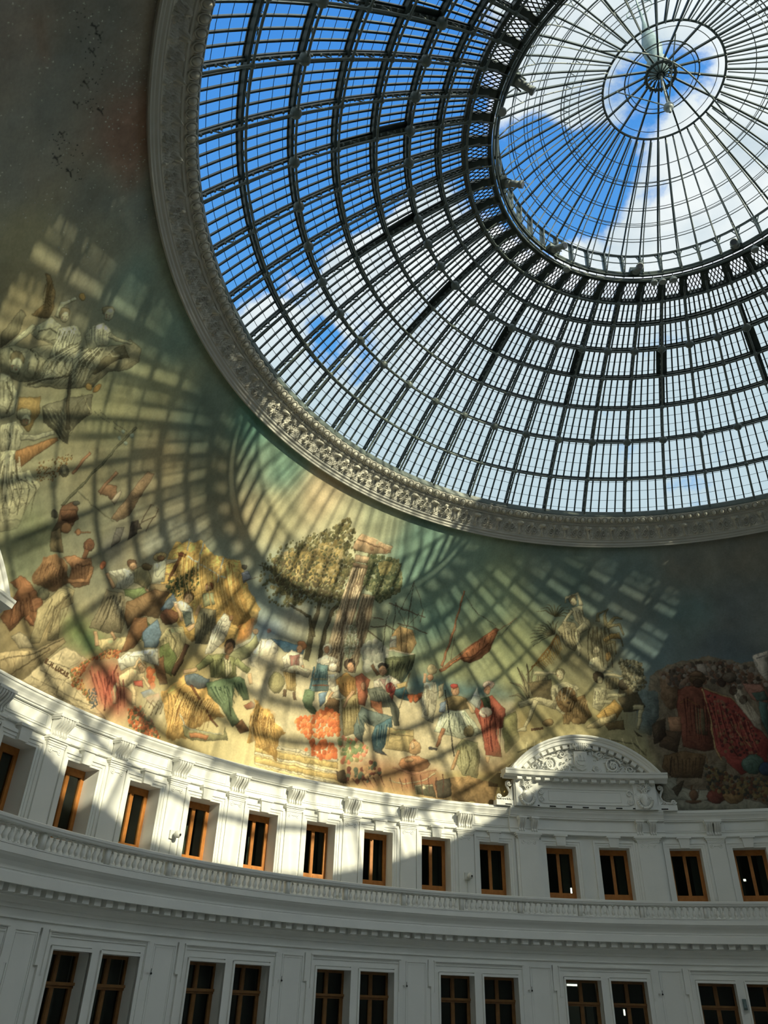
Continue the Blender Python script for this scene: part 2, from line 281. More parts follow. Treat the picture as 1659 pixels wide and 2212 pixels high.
1 1 112 66 38 -4326 641 -4206 566 -4091 491 -4083 499 -4196 576 -4314 652
1 1 132 128 86 -4305 453 -4246 452 -4040 468 -4042 510 -4006 450 -4218 400 -4275 412
1 1 196 196 168 -4339 499 -4293 453 -4201 444 -4046 469 -4047 473 -4201 449 -4288 460 -4329 505
1 1 170 110 60 -4250 434 -4126 448 -4130 427 -4232 411
1 5 200 154 62 -3905 621 -3884 697 -3730 635 -3701 526 -3885 477 -3883 548
1 3 120 136 156 -4060 1097 -4001 1107 -3874 1108 -3703 1061 -3793 1036 -3933 1043 -4047 1045
1 1 66 112 140 -3922 1017 -3804 1033 -3667 1032 -3666 994 -3795 978
1 3 168 166 150 -3903 1196 -3716 1243 -3657 1103 -3743 1098 -3893 1122
1 2 204 190 152 -3992 922 -3792 970 -3614 950 -3436 963 -2917 966 -2675 942 -2163 976 -2123 818 -2154 676 -2218 555 -2851 493 -3345 476 -3839 471
1 1 86 78 54 -3614 976 -3642 1162 -3639 1242 -3658 1338 -3685 1432 -3710 1427 -3687 1334 -3672 1240 -3679 1159 -3654 971
1 1 84 76 52 -3526 998 -3551 1167 -3539 1287 -3493 1360 -3514 1367 -3565 1292 -3583 1165 -3561 994
1 1 90 82 56 -3621 1114 -3693 1215 -3822 1227 -3880 1236 -3882 1229 -3825 1215 -3707 1201 -3647 1103
1 1 84 78 54 -3401 1164 -3383 1453 -3345 1546 -3357 1549 -3404 1455 -3427 1165
1 1 84 78 54 -4020 1348 -4134 1354 -4189 1352 -4189 1349 -4135 1348 -4022 1339
2 1500 20 100 5 104 100 62 122 116 70 140 128 78 86 80 54 150 146 112 -4127 1404 -4021 1504 -3917 1613 -3780 1724 -3707 1822 -3601 1750 -3599 1646 -3506 1579 -3548 1433 -3467 1373 -3626 1309 -3748 1313 -3804 1237 -3955 1248 -4049 1274
2 560 24 100 4 176 152 84 158 138 78 140 126 80 184 164 110 -4045 1475 -3915 1542 -3680 1683 -3620 1577 -3617 1434 -3814 1363 -3943 1350
2 260 18 100 2 96 86 58 84 76 52 -4104 1412 -3932 1475 -3855 1440 -3508 1465 -3467 1373 -3898 1266 -4013 1306
2 520 16 100 3 104 104 66 126 122 80 92 90 60 -4167 1359 -4129 1473 -4000 1583 -3836 1694 -3679 1778 -3539 1748 -3438 1300 -3549 1250 -3767 1268 -3887 1191 -4047 1197 -4130 1275
2 760 20 100 4 84 96 64 104 108 70 70 80 56 120 122 84 -3434 1662 -3327 1680 -3171 1687 -3111 1574 -3112 1501 -3240 1409 -3312 1454 -3397 1463 -3410 1553
2 60 20 100 1 164 152 92 -3335 1636 -3232 1662 -3233 1598 -3301 1561
1 1 188 166 128 -3519 1575 -3408 1585 -3387 1373 -3384 1152 -3385 955 -3494 948 -3515 1110 -3515 1421
1 1 134 112 84 -3498 1567 -3472 1171 -3476 953 -3467 953 -3462 1172 -3487 1568
1 1 134 112 84 -3477 1569 -3454 1173 -3458 954 -3449 954 -3444 1173 -3467 1570
1 1 134 112 84 -3457 1572 -3435 1175 -3441 955 -3431 955 -3425 1175 -3447 1573
1 1 134 112 84 -3437 1574 -3416 1176 -3423 956 -3413 956 -3407 1176 -3427 1575
1 1 134 112 84 -3417 1576 -3398 1178 -3405 958 -3395 958 -3388 1178 -3407 1577
1 1 196 160 118 -3548 1764 -3267 1754 -3264 1715 -3420 1664 -3577 1658 -3574 1706
1 1 140 104 74 -3566 1714 -3437 1721 -3269 1723 -3269 1731 -3437 1728 -3567 1722
1 1 226 196 150 -3538 1755 -3395 1754 -3269 1743 -3267 1750 -3395 1761 -3538 1762
1 1 146 110 80 -3407 1706 -3407 1699 -3414 1692 -3425 1689 -3436 1691 -3443 1696 -3443 1704 -3436 1710 -3425 1714 -3413 1712
1 1 146 110 80 -3301 1724 -3301 1716 -3307 1710 -3316 1708 -3326 1710 -3332 1716 -3333 1723 -3327 1729 -3317 1732 -3307 1730
1 1 150 124 94 -3532 1587 -3404 1602 -3406 1575 -3515 1561
1 1 178 150 114 -3535 1633 -3414 1652 -3421 1608 -3513 1592
1 1 172 152 118 -3385 1435 -3281 1439 -3261 1281 -3267 1099 -3282 977 -3363 965 -3381 1083 -3362 1237
1 1 126 108 82 -3366 1426 -3354 1200 -3347 979 -3339 979 -3345 1200 -3357 1426
1 1 126 108 82 -3343 1427 -3332 1201 -3328 983 -3319 983 -3324 1201 -3334 1428
1 1 126 108 82 -3321 1429 -3311 1202 -3308 987 -3300 987 -3302 1202 -3312 1429
1 1 126 108 82 -3299 1430 -3290 1203 -3289 991 -3280 991 -3281 1203 -3290 1431
2 300 14 100 3 186 186 162 150 158 130 130 130 100 -3434 1220 -3366 1247 -3308 1150 -3349 1041 -3395 1070
2 200 32 100 2 190 188 166 170 172 152 -3275 1127 -3195 1195 -3081 1147 -3101 1033 -3218 1010
1 1 96 86 68 -3018 1595 -3007 1460 -2991 1297 -2985 1298 -3000 1461 -3012 1595
1 1 96 86 68 -3113 1438 -3073 1200 -3067 1200 -3107 1439
1 1 96 86 68 -3156 1387 -3129 1128 -3122 1128 -3150 1388
1 1 96 86 68 -2894 1441 -2903 1356 -2897 1355 -2888 1440
1 1 120 96 74 -3167 1423 -3029 1410 -2865 1390 -2864 1397 -3028 1417 -3166 1430
1 1 120 96 74 -3066 1320 -2951 1322 -2829 1297 -2827 1304 -2950 1329 -3067 1327
1 1 120 96 74 -3254 1259 -3145 1283 -3147 1290 -3256 1266
1 1 120 96 74 -3262 1318 -3170 1319 -3170 1325 -3262 1325
1 1 120 96 74 -3150 1293 -3054 1271 -3051 1278 -3148 1299
1 1 120 96 74 -3268 1236 -3146 1192 -3142 1198 -3265 1243
1 1 110 98 78 -3013 1584 -2893 1440 -2889 1441 -3010 1586
1 1 110 98 78 -3014 1585 -3074 1384 -3070 1384 -3010 1585
1 1 110 98 78 -2992 1318 -3115 1438 -3118 1436 -2995 1316
1 1 110 98 78 -2992 1316 -2909 1415 -2912 1417 -2995 1318
1 1 110 98 78 -3024 1415 -3010 1253 -3006 1253 -3021 1415
1 1 110 98 78 -2981 1423 -2912 1270 -2909 1271 -2977 1424
1 1 196 156 92 -3090 1226 -3045 1317 -2945 1306 -2891 1233 -2921 1156 -3083 1157
1 1 214 206 180 -3092 1236 -3043 1251 -3032 1177 -3087 1171
1 1 160 120 70 -3039 1308 -2986 1155 -2980 1156 -3033 1310
1 1 160 120 70 -2988 1308 -2956 1160 -2950 1161 -2981 1309
1 1 190 180 150 -3095 1149 -2897 1156 -2897 1166 -3095 1159
1 1 84 90 58 -3094 1104 -2885 1163 -2889 1071 -2944 979 -3038 970 -3089 1035
1 1 120 124 84 -3068 1099 -2986 1119 -2987 1014 -3032 996
1 1 178 116 72 -2618 1604 -2644 1358 -2692 1129 -2673 1127 -2628 1357 -2604 1603
1 1 120 96 70 -2613 1592 -2482 1483 -2329 1422 -2327 1425 -2479 1485 -2610 1594
1 1 120 96 70 -2624 1528 -2628 1172 -2624 1172 -2620 1528
1 1 120 96 70 -2212 1452 -2271 1372 -2368 1352 -2367 1349 -2269 1370 -2209 1450
1 1 172 98 52 -2699 1095 -2569 1200 -2483 1284 -2326 1413 -2300 1405 -2355 1257 -2410 1210 -2478 1169 -2560 1181 -2679 1088
1 1 196 116 66 -2696 1097 -2481 1282 -2169 1480 -2171 1482 -2486 1287 -2703 1103
1 1 130 70 38 -2589 1174 -2470 1210 -2359 1307 -2365 1311 -2474 1215 -2591 1180
1 3 52 112 130 -2929 1024 -2836 1049 -2688 1031 -2415 1044 -2155 1047 -2157 977 -2325 972 -2463 943 -2676 952 -2775 898 -2908 918
1 1 48 96 104 -3027 918 -2917 966 -2856 886 -2951 891
1 1 222 210 174 -3842 475 -3569 479 -3292 471 -3289 489 -3567 496 -3842 492
1 1 150 126 76 -3839 470 -3289 466 -3288 469 -3839 473
1 1 222 210 174 -3828 418 -3557 420 -3282 405 -3279 423 -3555 437 -3827 435
1 1 150 126 76 -3825 413 -3279 400 -3278 404 -3824 417
1 1 222 210 174 -3816 370 -3547 369 -3274 349 -3270 366 -3545 387 -3815 386
1 1 150 126 76 -3813 365 -3271 344 -3270 347 -3813 368
1 1 206 176 98 -3837 463 -3289 472 -3284 437 -3828 430
1 1 204 174 98 -3823 410 -3279 406 -3275 380 -3816 378
1 5 198 152 62 -3905 692 -3828 666 -3667 577 -3686 520 -3684 416 -3766 443 -3837 463
1 1 150 142 92 -3738 820 -3738 784 -3758 757 -3791 749 -3825 763 -3846 792 -3848 828 -3828 855 -3794 864 -3760 851
1 1 180 114 62 -3657 1037 -3668 1025 -3689 1020 -3711 1023 -3727 1034 -3730 1048 -3720 1060 -3699 1065 -3676 1061 -3660 1051
1 1 196 146 98 -3678 1021 -3678 1007 -3686 996 -3700 992 -3714 997 -3723 1009 -3724 1024 -3716 1035 -3702 1039 -3688 1034
1 1 210 200 172 -3806 942 -3755 1001 -3665 992 -3633 916 -3760 884
1 1 156 100 88 -3757 968 -3687 992 -3666 918 -3724 898
1 1 196 166 96 -3773 886 -3686 914 -3652 790 -3715 784
1 1 104 80 56 -3731 781 -3725 741 -3703 745 -3709 785
1 1 104 80 56 -3674 784 -3655 742 -3634 749 -3652 791
1 1 196 150 104 -3661 936 -3624 879 -3608 886 -3645 944
1 1 214 206 180 -3476 1073 -3476 1052 -3489 1036 -3510 1031 -3531 1038 -3544 1056 -3545 1076 -3531 1093 -3510 1098 -3489 1090
1 1 190 140 96 -3493 1065 -3492 1051 -3500 1041 -3513 1037 -3526 1043 -3534 1054 -3535 1068 -3527 1079 -3514 1082 -3501 1076
1 1 214 206 180 -3571 984 -3508 1036 -3412 1027 -3461 967 -3543 957
1 1 104 140 140 -3558 973 -3478 982 -3434 839 -3561 811
1 1 196 186 130 -3556 883 -3460 900 -3462 909 -3558 892
1 1 180 110 60 -3551 846 -3444 865 -3446 874 -3553 855
1 1 70 110 120 -3578 950 -3568 820 -3554 821 -3565 951
1 1 214 206 180 -3416 982 -3417 966 -3428 954 -3444 950 -3461 956 -3471 970 -3470 986 -3459 998 -3442 1002 -3426 996
1 1 204 194 166 -3471 926 -3406 952 -3386 849 -3439 847
1 1 100 130 150 -3501 815 -3436 838 -3444 780 -3471 746
1 4 84 108 76 -3594 813 -3525 819 -3522 745 -3450 709 -3528 699 -3593 748
1 1 208 196 160 -3793 876 -3703 927 -3583 929 -3591 879 -3663 881
1 1 196 142 56 -3409 911 -3346 968 -3261 952 -3248 867 -3290 821 -3369 853
1 1 206 196 166 -3432 868 -3379 889 -3337 821 -3393 809
1 1 160 142 88 -3335 812 -3233 880 -3159 659 -3288 621
1 1 48 38 32 -3288 1025 -3290 1002 -3309 985 -3336 979 -3361 987 -3375 1006 -3373 1028 -3355 1046 -3328 1052 -3302 1044
1 1 198 150 108 -3291 1007 -3292 988 -3302 974 -3319 971 -3336 978 -3346 995 -3346 1013 -3335 1027 -3318 1031 -3301 1023
1 1 204 160 114 -3279 884 -3323 771 -3304 766 -3260 880
1 1 204 160 114 -3413 847 -3432 786 -3412 783 -3393 844
1 1 60 44 34 -3321 1061 -3351 1035 -3342 1029 -3313 1055
1 1 112 84 50 -3442 762 -3416 807 -3344 810 -3332 722 -3413 697
1 1 160 124 74 -3431 752 -3344 779 -3346 783 -3433 756
1 1 186 100 60 -3277 959 -3236 987 -3169 961 -3169 805 -3216 806
1 1 190 140 100 -3187 918 -3187 901 -3194 889 -3205 887 -3217 895 -3224 911 -3224 928 -3218 940 -3206 942 -3195 934
2 190 24 100 3 230 122 40 214 104 34 238 146 66 -3616 640 -3525 687 -3423 742 -3341 739 -3303 621 -3400 589 -3496 567 -3569 589
2 90 24 100 2 228 118 42 206 100 34 -3526 498 -3474 566 -3332 588 -3313 495 -3410 470
2 110 26 100 4 216 196 140 220 140 100 150 150 90 206 120 80 -3314 609 -3203 619 -3094 571 -3140 509 -3267 471
2 26 23 100 1 130 150 96 -3312 600 -3156 608 -3131 519 -3247 483
1 1 40 36 34 -3057 1063 -3062 1050 -3080 1040 -3105 1035 -3126 1038 -3137 1048 -3132 1061 -3114 1071 -3089 1076 -3067 1073
1 1 200 152 108 -3062 1034 -3064 1015 -3077 1001 -3095 998 -3113 1006 -3123 1023 -3122 1042 -3109 1056 -3090 1059 -3072 1051
1 1 212 200 174 -3150 959 -3048 1013 -2938 982 -3026 913 -3121 911
1 1 220 180 160 -3111 972 -3055 992 -3056 942
1 1 206 176 106 -2967 943 -2901 974 -2917 1000 -2983 969
1 1 112 80 48 -3188 1040 -3127 992 -3108 1008 -3169 1055
1 1 156 50 40 -2986 949 -2984 927 -2994 909 -3013 903 -3033 911 -3048 929 -3051 951 -3041 968 -3022 975 -3001 967
1 1 156 56 42 -3023 899 -2987 924 -2980 857 -3005 863
1 1 92 98 86 -3179 905 -3080 940 -2983 876 -2937 825 -2916 738 -2953 731 -2998 829 -3123 808
1 1 196 120 70 -3143 848 -3062 853 -3035 770 -3124 813
1 1 94 110 104 -3227 690 -3192 801 -3096 789 -2973 785 -2961 705 -3011 583 -2969 557 -3059 567 -3087 704 -3158 716 -3149 600 -3219 644
1 1 70 104 112 -3083 714 -2978 779 -2965 695 -3017 583 -2969 557 -3072 575 -3095 655
1 1 188 164 102 -3003 718 -2820 725 -2789 599 -2996 593
1 1 130 108 64 -2986 680 -2816 684 -2816 689 -2986 684
1 1 150 130 90 -2901 1050 -2945 834 -2937 833 -2893 1049
1 1 170 106 56 -2908 918 -2795 950 -2779 922 -2831 880
2 16 22 100 1 220 112 44 -2883 912 -2804 934 -2823 901 -2867 884
1 1 196 176 128 -2712 1103 -2716 1082 -2733 1067 -2757 1064 -2778 1073 -2789 1092 -2785 1113 -2768 1128 -2745 1132 -2723 1122
1 1 180 130 90 -2730 1050 -2732 1035 -2742 1025 -2757 1023 -2770 1030 -2777 1043 -2775 1058 -2765 1068 -2750 1070 -2737 1063
1 1 214 206 172 -2795 1010 -2709 1028 -2684 961 -2695 780 -2773 804 -2789 916
1 1 200 156 110 -2782 1006 -2780 1066 -2802 1066 -2803 1005
1 1 150 140 106 -2754 971 -2743 814 -2736 814 -2747 972
1 1 206 186 140 -2689 1000 -2651 1026 -2642 956 -2674 932
1 1 196 146 100 -2539 1006 -2535 985 -2544 968 -2562 961 -2581 968 -2596 986 -2599 1007 -2591 1025 -2573 1031 -2553 1024
1 1 172 50 40 -2551 1024 -2555 1013 -2568 1006 -2585 1004 -2600 1008 -2607 1016 -2603 1026 -2590 1034 -2572 1036 -2557 1032
1 1 152 128 76 -2638 932 -2584 966 -2476 956 -2453 894 -2595 867
1 1 120 140 160 -2664 903 -2626 928 -2617 850 -2664 854
1 1 196 202 170 -2650 836 -2607 871 -2481 887 -2355 759 -2490 714 -2687 740
1 1 140 148 120 -2586 860 -2642 739 -2636 737 -2580 858
1 1 140 148 120 -2569 861 -2597 744 -2591 743 -2562 860
1 1 140 148 120 -2552 863 -2552 749 -2546 749 -2545 863
1 1 140 148 120 -2535 864 -2507 753 -2501 754 -2528 866
1 1 140 148 120 -2517 865 -2462 757 -2456 760 -2511 868
1 1 140 148 120 -2500 867 -2417 761 -2411 765 -2494 870
1 1 150 96 56 -2635 764 -2669 651 -2650 646 -2602 757
1 1 50 50 56 -2709 643 -2642 641 -2651 625 -2702 624
1 1 50 46 44 -2641 986 -2586 793 -2541 603 -2532 605 -2577 795 -2632 988
1 1 200 170 120 -2484 930 -2431 866 -2412 878 -2465 942
1 1 218 184 160 -2295 1055 -2301 1038 -2322 1027 -2348 1024 -2370 1032 -2379 1046 -2373 1063 -2352 1074 -2326 1077 -2304 1070
1 1 186 136 96 -2313 1022 -2317 1005 -2329 994 -2344 992 -2358 1001 -2365 1017 -2361 1034 -2349 1046 -2333 1048 -2320 1038
1 1 166 74 46 -2411 948 -2304 993 -2204 922 -2210 811 -2268 791 -2217 633 -2329 631 -2371 807 -2425 886
1 1 60 92 62 -2384 966 -2326 982 -2298 914 -2356 919
1 1 222 206 180 -2294 892 -2302 871 -2325 857 -2355 854 -2380 864 -2390 883 -2383 904 -2360 919 -2330 921 -2305 911
1 1 110 46 32 -2292 926 -2319 802 -2291 656 -2281 658 -2309 803 -2282 924
1 1 196 160 110 -2329 624 -2301 628 -2306 582 -2323 595
1 1 190 198 184 -2457 938 -2419 1032 -2379 947 -2383 896
1 1 122 108 66 -2412 768 -2417 746 -2435 730 -2457 728 -2476 740 -2484 761 -2479 783 -2462 799 -2439 801 -2420 789
1 1 148 144 98 -2530 653 -2490 716 -2388 704 -2360 621 -2378 499 -2479 509 -2525 567
1 1 104 100 64 -2468 668 -2432 595 -2461 517 -2453 515 -2423 596 -2460 671
1 1 168 128 80 -2518 648 -2556 529 -2535 525 -2497 644
1 3 148 84 56 -3311 401 -3233 467 -3076 527 -2900 543 -2643 517 -2531 462 -2528 359 -2840 360 -3110 359 -3252 366
2 60 26 100 3 84 96 74 180 140 90 110 60 44 -3240 439 -3075 518 -3003 473 -3059 392 -3210 381
1 4 70 58 42 -3303 420 -3241 443 -3209 372 -3275 380
1 1 170 114 66 -2689 549 -2707 521 -2758 498 -2823 491 -2876 500 -2899 524 -2882 553 -2831 576 -2765 584 -2711 574
1 1 206 160 106 -2796 556 -2801 546 -2817 539 -2837 536 -2854 540 -2862 548 -2856 557 -2840 565 -2820 567 -2803 564
1 1 180 140 88 -2758 632 -2763 604 -2782 585 -2808 582 -2831 596 -2842 621 -2837 649 -2818 668 -2791 671 -2768 658
1 1 206 176 130 -2802 641 -2804 629 -2810 621 -2818 620 -2825 626 -2829 637 -2828 649 -2822 656 -2814 657 -2806 651
1 1 150 100 60 -2816 670 -2808 657 -2794 663 -2801 676
1 1 190 130 90 -2935 492 -2795 477 -2648 512 -2650 520 -2795 485 -2933 500
1 1 196 178 130 -2949 421 -2844 415 -2725 447 -2650 498 -2656 505 -2729 455 -2845 423 -2948 429
1 1 76 78 60 -2785 421 -2661 439 -2641 363 -2775 367
1 1 180 170 130 -2779 415 -2662 430 -2662 434 -2779 420
1 1 180 170 130 -2781 417 -2773 367 -2767 368 -2776 418
1 1 190 180 140 -2709 411 -2711 403 -2717 398 -2725 397 -2732 401 -2735 408 -2733 416 -2727 422 -2719 422 -2712 418
1 1 64 62 50 -2651 459 -2554 488 -2518 397 -2571 365 -2635 368
1 4 134 104 60 -2554 488 -2435 508 -2250 476 -2262 357 -2539 358
1 3 124 96 58 -2393 560 -2263 629 -2165 715 -2153 559 -2261 484
1 1 120 118 70 -2215 871 -2137 917 -2110 739 -2197 654 -2222 770
1 4 108 96 80 -1229 1152 -1055 1229 -832 1257 -630 1198 -465 1201 -658 330 -1216 344 -1278 611 -1279 868
1 4 92 108 110 -1291 1071 -1185 1049 -1190 907 -1257 788 -1338 809 -1321 990
1 3 178 168 120 -2186 572 -2176 661 -2122 763 -1855 839 -1634 866 -1316 823 -1287 749 -1230 669 -1230 572 -1347 544 -2078 521
1 1 130 122 84 -2119 661 -1966 729 -1835 755 -1836 763 -1968 737 -2123 668
1 1 120 112 80 -1534 764 -1368 736 -1305 667 -1298 673 -1364 743 -1532 772
1 3 140 132 94 -2032 1166 -2014 1271 -1883 1311 -1878 1448 -1743 1486 -1498 1490 -1421 1321 -1417 1186
1 1 100 92 64 -1638 1457 -1648 1319 -1624 1204 -1620 1205 -1640 1320 -1627 1457
1 1 100 92 64 -1611 1457 -1615 1320 -1594 1205 -1590 1206 -1607 1320 -1600 1457
1 1 100 92 64 -1584 1458 -1582 1320 -1564 1206 -1560 1206 -1574 1321 -1573 1458
1 1 100 92 64 -1557 1458 -1549 1321 -1534 1206 -1530 1207 -1541 1321 -1547 1458
1 1 100 92 64 -1531 1458 -1516 1321 -1505 1206 -1500 1207 -1508 1322 -1520 1459
1 1 100 92 64 -1504 1458 -1483 1321 -1475 1206 -1470 1207 -1475 1322 -1493 1459
1 1 168 158 116 -1871 1438 -1818 1493 -1743 1486 -1692 1381 -1739 1306 -1800 1335
1 1 120 112 70 -1886 1526 -1962 1553 -2031 1536 -2030 1533 -1963 1546 -1891 1517
1 1 120 112 70 -1885 1525 -1947 1569 -2004 1564 -2004 1561 -1950 1563 -1892 1518
1 1 120 112 70 -1884 1524 -1924 1581 -1959 1586 -1960 1582 -1929 1576 -1894 1519
1 1 120 112 70 -1883 1522 -1895 1585 -1903 1596 -1906 1594 -1902 1584 -1894 1521
1 1 120 112 70 -1883 1520 -1866 1583 -1847 1593 -1848 1596 -1873 1586 -1894 1523
1 1 120 112 70 -1884 1519 -1841 1574 -1796 1580 -1797 1583 -1846 1579 -1893 1524
1 1 120 112 70 -1885 1518 -1823 1560 -1760 1558 -1759 1561 -1826 1566 -1892 1525
1 1 120 112 70 -1887 1517 -1815 1543 -1742 1530 -1741 1533 -1815 1549 -1891 1526
1 1 120 112 70 -1888 1517 -1817 1525 -1746 1499 -1745 1502 -1816 1531 -1889 1526
1 1 112 104 72 -1890 1409 -1973 1371 -2038 1323 -2035 1321 -1969 1366 -1885 1401
1 1 112 104 72 -1889 1410 -1982 1384 -2055 1344 -2053 1341 -1979 1378 -1886 1401
1 1 112 104 72 -1888 1410 -1987 1398 -2064 1367 -2063 1364 -1985 1392 -1887 1400
1 1 112 104 72 -1887 1410 -1986 1412 -2064 1391 -2063 1388 -1985 1406 -1888 1400
1 1 112 104 72 -1886 1410 -1981 1427 -2055 1414 -2055 1411 -1981 1420 -1889 1400
1 1 112 104 72 -1885 1409 -1970 1440 -2037 1437 -2037 1434 -1972 1434 -1890 1401
1 1 112 104 72 -1884 1409 -1955 1451 -2012 1457 -2012 1453 -1959 1445 -1891 1401
1 1 112 104 72 -1884 1408 -1937 1460 -1979 1473 -1980 1470 -1942 1455 -1892 1402
1 1 112 104 72 -1883 1407 -1916 1466 -1941 1484 -1944 1481 -1922 1463 -1893 1403
1 1 112 104 72 -1882 1406 -1893 1469 -1900 1489 -1904 1488 -1900 1468 -1893 1404
1 1 112 104 72 -1882 1404 -1871 1468 -1860 1489 -1863 1490 -1878 1469 -1893 1406
1 1 176 134 58 -1867 1398 -1933 1309 -1930 1307 -1858 1393
1 1 176 134 58 -1868 1394 -1831 1302 -1827 1303 -1858 1397
1 1 176 134 58 -1879 1384 -1945 1295 -1942 1294 -1870 1379
1 1 176 134 58 -1880 1380 -1840 1292 -1837 1293 -1869 1383
1 1 176 134 58 -1890 1370 -1956 1282 -1953 1280 -1881 1365
1 1 176 134 58 -1891 1365 -1849 1282 -1846 1284 -1881 1369
1 1 176 134 58 -1902 1356 -1967 1269 -1964 1267 -1893 1350
1 1 176 134 58 -1902 1351 -1858 1272 -1855 1274 -1892 1355
1 1 176 134 58 -1913 1341 -1979 1256 -1976 1254 -1904 1336
1 1 176 134 58 -1914 1336 -1868 1262 -1864 1264 -1904 1341
1 1 176 134 58 -1925 1327 -1990 1242 -1987 1241 -1916 1322
1 1 176 134 58 -1925 1322 -1877 1253 -1874 1254 -1916 1327
1 1 176 134 58 -1936 1313 -2001 1229 -1998 1227 -1927 1307
1 1 176 134 58 -1936 1307 -1886 1243 -1883 1244 -1927 1313
1 1 176 134 58 -1947 1298 -2012 1216 -2010 1214 -1939 1293
1 1 176 134 58 -1948 1293 -1895 1233 -1892 1234 -1939 1298
1 1 176 134 58 -1959 1284 -2024 1203 -2021 1201 -1950 1279
1 1 176 134 58 -1959 1278 -1904 1223 -1901 1225 -1950 1284
1 1 176 134 58 -1970 1270 -2035 1190 -2032 1188 -1961 1264
1 1 176 134 58 -1970 1264 -1913 1213 -1911 1215 -1962 1270
1 1 176 134 58 -1981 1256 -2046 1176 -2043 1174 -1973 1250
1 1 176 134 58 -1981 1249 -1922 1203 -1920 1205 -1973 1256
1 1 176 134 58 -1993 1241 -2057 1163 -2054 1161 -1984 1236
1 1 176 134 58 -1992 1235 -1932 1193 -1929 1195 -1985 1242
1 1 176 134 58 -2004 1227 -2068 1150 -2066 1148 -1995 1221
1 1 176 134 58 -2003 1220 -1941 1183 -1938 1185 -1996 1228
1 1 176 134 58 -2015 1213 -2079 1137 -2077 1135 -2007 1207
1 1 176 134 58 -2014 1206 -1950 1173 -1948 1176 -2008 1214
1 1 140 104 46 -1874 1407 -1934 1268 -2048 1189 -2042 1183 -1926 1264 -1865 1405
1 1 124 116 80 -1493 1461 -1510 1532 -1492 1575 -1501 1579 -1534 1533 -1529 1456
1 1 124 116 80 -1497 1448 -1444 1513 -1392 1509 -1390 1517 -1454 1531 -1525 1468
1 1 124 116 80 -1507 1443 -1419 1470 -1392 1404 -1383 1407 -1409 1488 -1515 1474
1 1 124 116 80 -1507 1370 -1421 1407 -1399 1336 -1390 1338 -1412 1425 -1518 1399
1 1 124 116 80 -1513 1348 -1463 1357 -1452 1290 -1443 1291 -1445 1370 -1513 1379
1 1 124 116 80 -1553 1490 -1562 1537 -1508 1561 -1511 1568 -1581 1548 -1590 1489
1 1 170 140 70 -1536 1384 -1476 1422 -1417 1411 -1406 1384 -1477 1385 -1513 1363
1 1 194 186 146 -1681 1598 -1720 1680 -1821 1645 -1823 1608 -1806 1608 -1806 1630 -1731 1659 -1713 1589
1 1 198 190 148 -1772 1578 -1691 1594 -1680 1530 -1630 1497 -1618 1457 -1687 1440 -1738 1502
1 1 130 116 80 -1729 1633 -1735 1616 -1751 1606 -1771 1605 -1788 1614 -1795 1631 -1790 1647 -1774 1658 -1753 1659 -1736 1649
1 1 200 190 148 -1732 1621 -1731 1604 -1738 1592 -1753 1588 -1768 1595 -1778 1609 -1779 1626 -1772 1638 -1757 1642 -1742 1635
1 1 196 188 146 -1778 1566 -1824 1493 -1774 1397 -1756 1403 -1799 1494 -1752 1553
1 1 192 184 142 -1670 1494 -1732 1445 -1703 1411 -1632 1450
1 1 192 184 142 -1740 1426 -1714 1275 -1693 1277 -1699 1430
1 1 180 170 130 -1764 1490 -1835 1487 -1807 1405 -1772 1415 -1800 1478 -1772 1458
1 1 188 180 140 -1557 1316 -1562 1300 -1575 1290 -1591 1289 -1604 1299 -1609 1315 -1603 1331 -1590 1341 -1574 1341 -1561 1332
1 1 190 182 142 -1623 1265 -1562 1279 -1547 1211 -1463 1176 -1577 1175 -1639 1215
1 1 170 134 66 -1483 1280 -1488 1261 -1499 1250 -1512 1250 -1522 1261 -1525 1279 -1520 1298 -1509 1309 -1496 1309 -1486 1298
1 1 196 186 142 -2032 1164 -1861 1168 -1861 1147 -2025 1139
1 1 196 186 142 -1554 1170 -1395 1163 -1397 1144 -1543 1150
1 1 142 132 94 -2007 1136 -1919 1142 -1923 1054 -2013 1048
1 1 142 132 94 -1532 1146 -1431 1142 -1441 1072 -1524 1072
1 1 100 92 64 -1996 1135 -1998 1055 -1992 1055 -1990 1135
1 1 100 92 64 -1518 1139 -1525 1077 -1519 1077 -1513 1139
1 1 100 92 64 -1977 1136 -1979 1056 -1973 1056 -1971 1136
1 1 100 92 64 -1498 1139 -1505 1077 -1499 1077 -1492 1139
1 1 100 92 64 -1958 1138 -1961 1057 -1955 1057 -1953 1138
1 1 100 92 64 -1478 1139 -1484 1077 -1479 1077 -1472 1139
1 1 100 92 64 -1940 1139 -1942 1058 -1936 1058 -1934 1139
1 1 100 92 64 -1457 1139 -1464 1078 -1459 1077 -1452 1139
1 1 142 134 96 -2037 1009 -2104 1074 -2186 1089 -2188 1084 -2115 1061 -2060 992
1 1 142 134 96 -2035 1005 -2092 1123 -2138 1185 -2143 1182 -2109 1116 -2063 995
1 1 142 134 96 -2034 1002 -2051 1134 -2073 1205 -2079 1204 -2069 1132 -2063 998
1 1 142 134 96 -2034 997 -2010 1090 -1935 1123 -1937 1128 -2024 1099 -2063 1003
1 1 142 134 96 -2051 990 -2128 1022 -2188 1002 -2187 997 -2132 1007 -2067 967
1 1 142 134 96 -2034 1004 -2067 1093 -2106 1161 -2112 1159 -2084 1088 -2063 996
1 1 142 134 96 -2022 1002 -2032 1114 -2030 1176 -2036 1176 -2051 1113 -2052 1000
1 1 84 78 54 -2046 1001 -2098 1121 -2138 1185 -2143 1182 -2103 1118 -2051 999
1 1 84 78 54 -2046 1000 -2057 1133 -2073 1205 -2079 1204 -2063 1132 -2051 1000
1 1 110 96 64 -2064 1091 -1901 1122 -1877 979 -2014 992
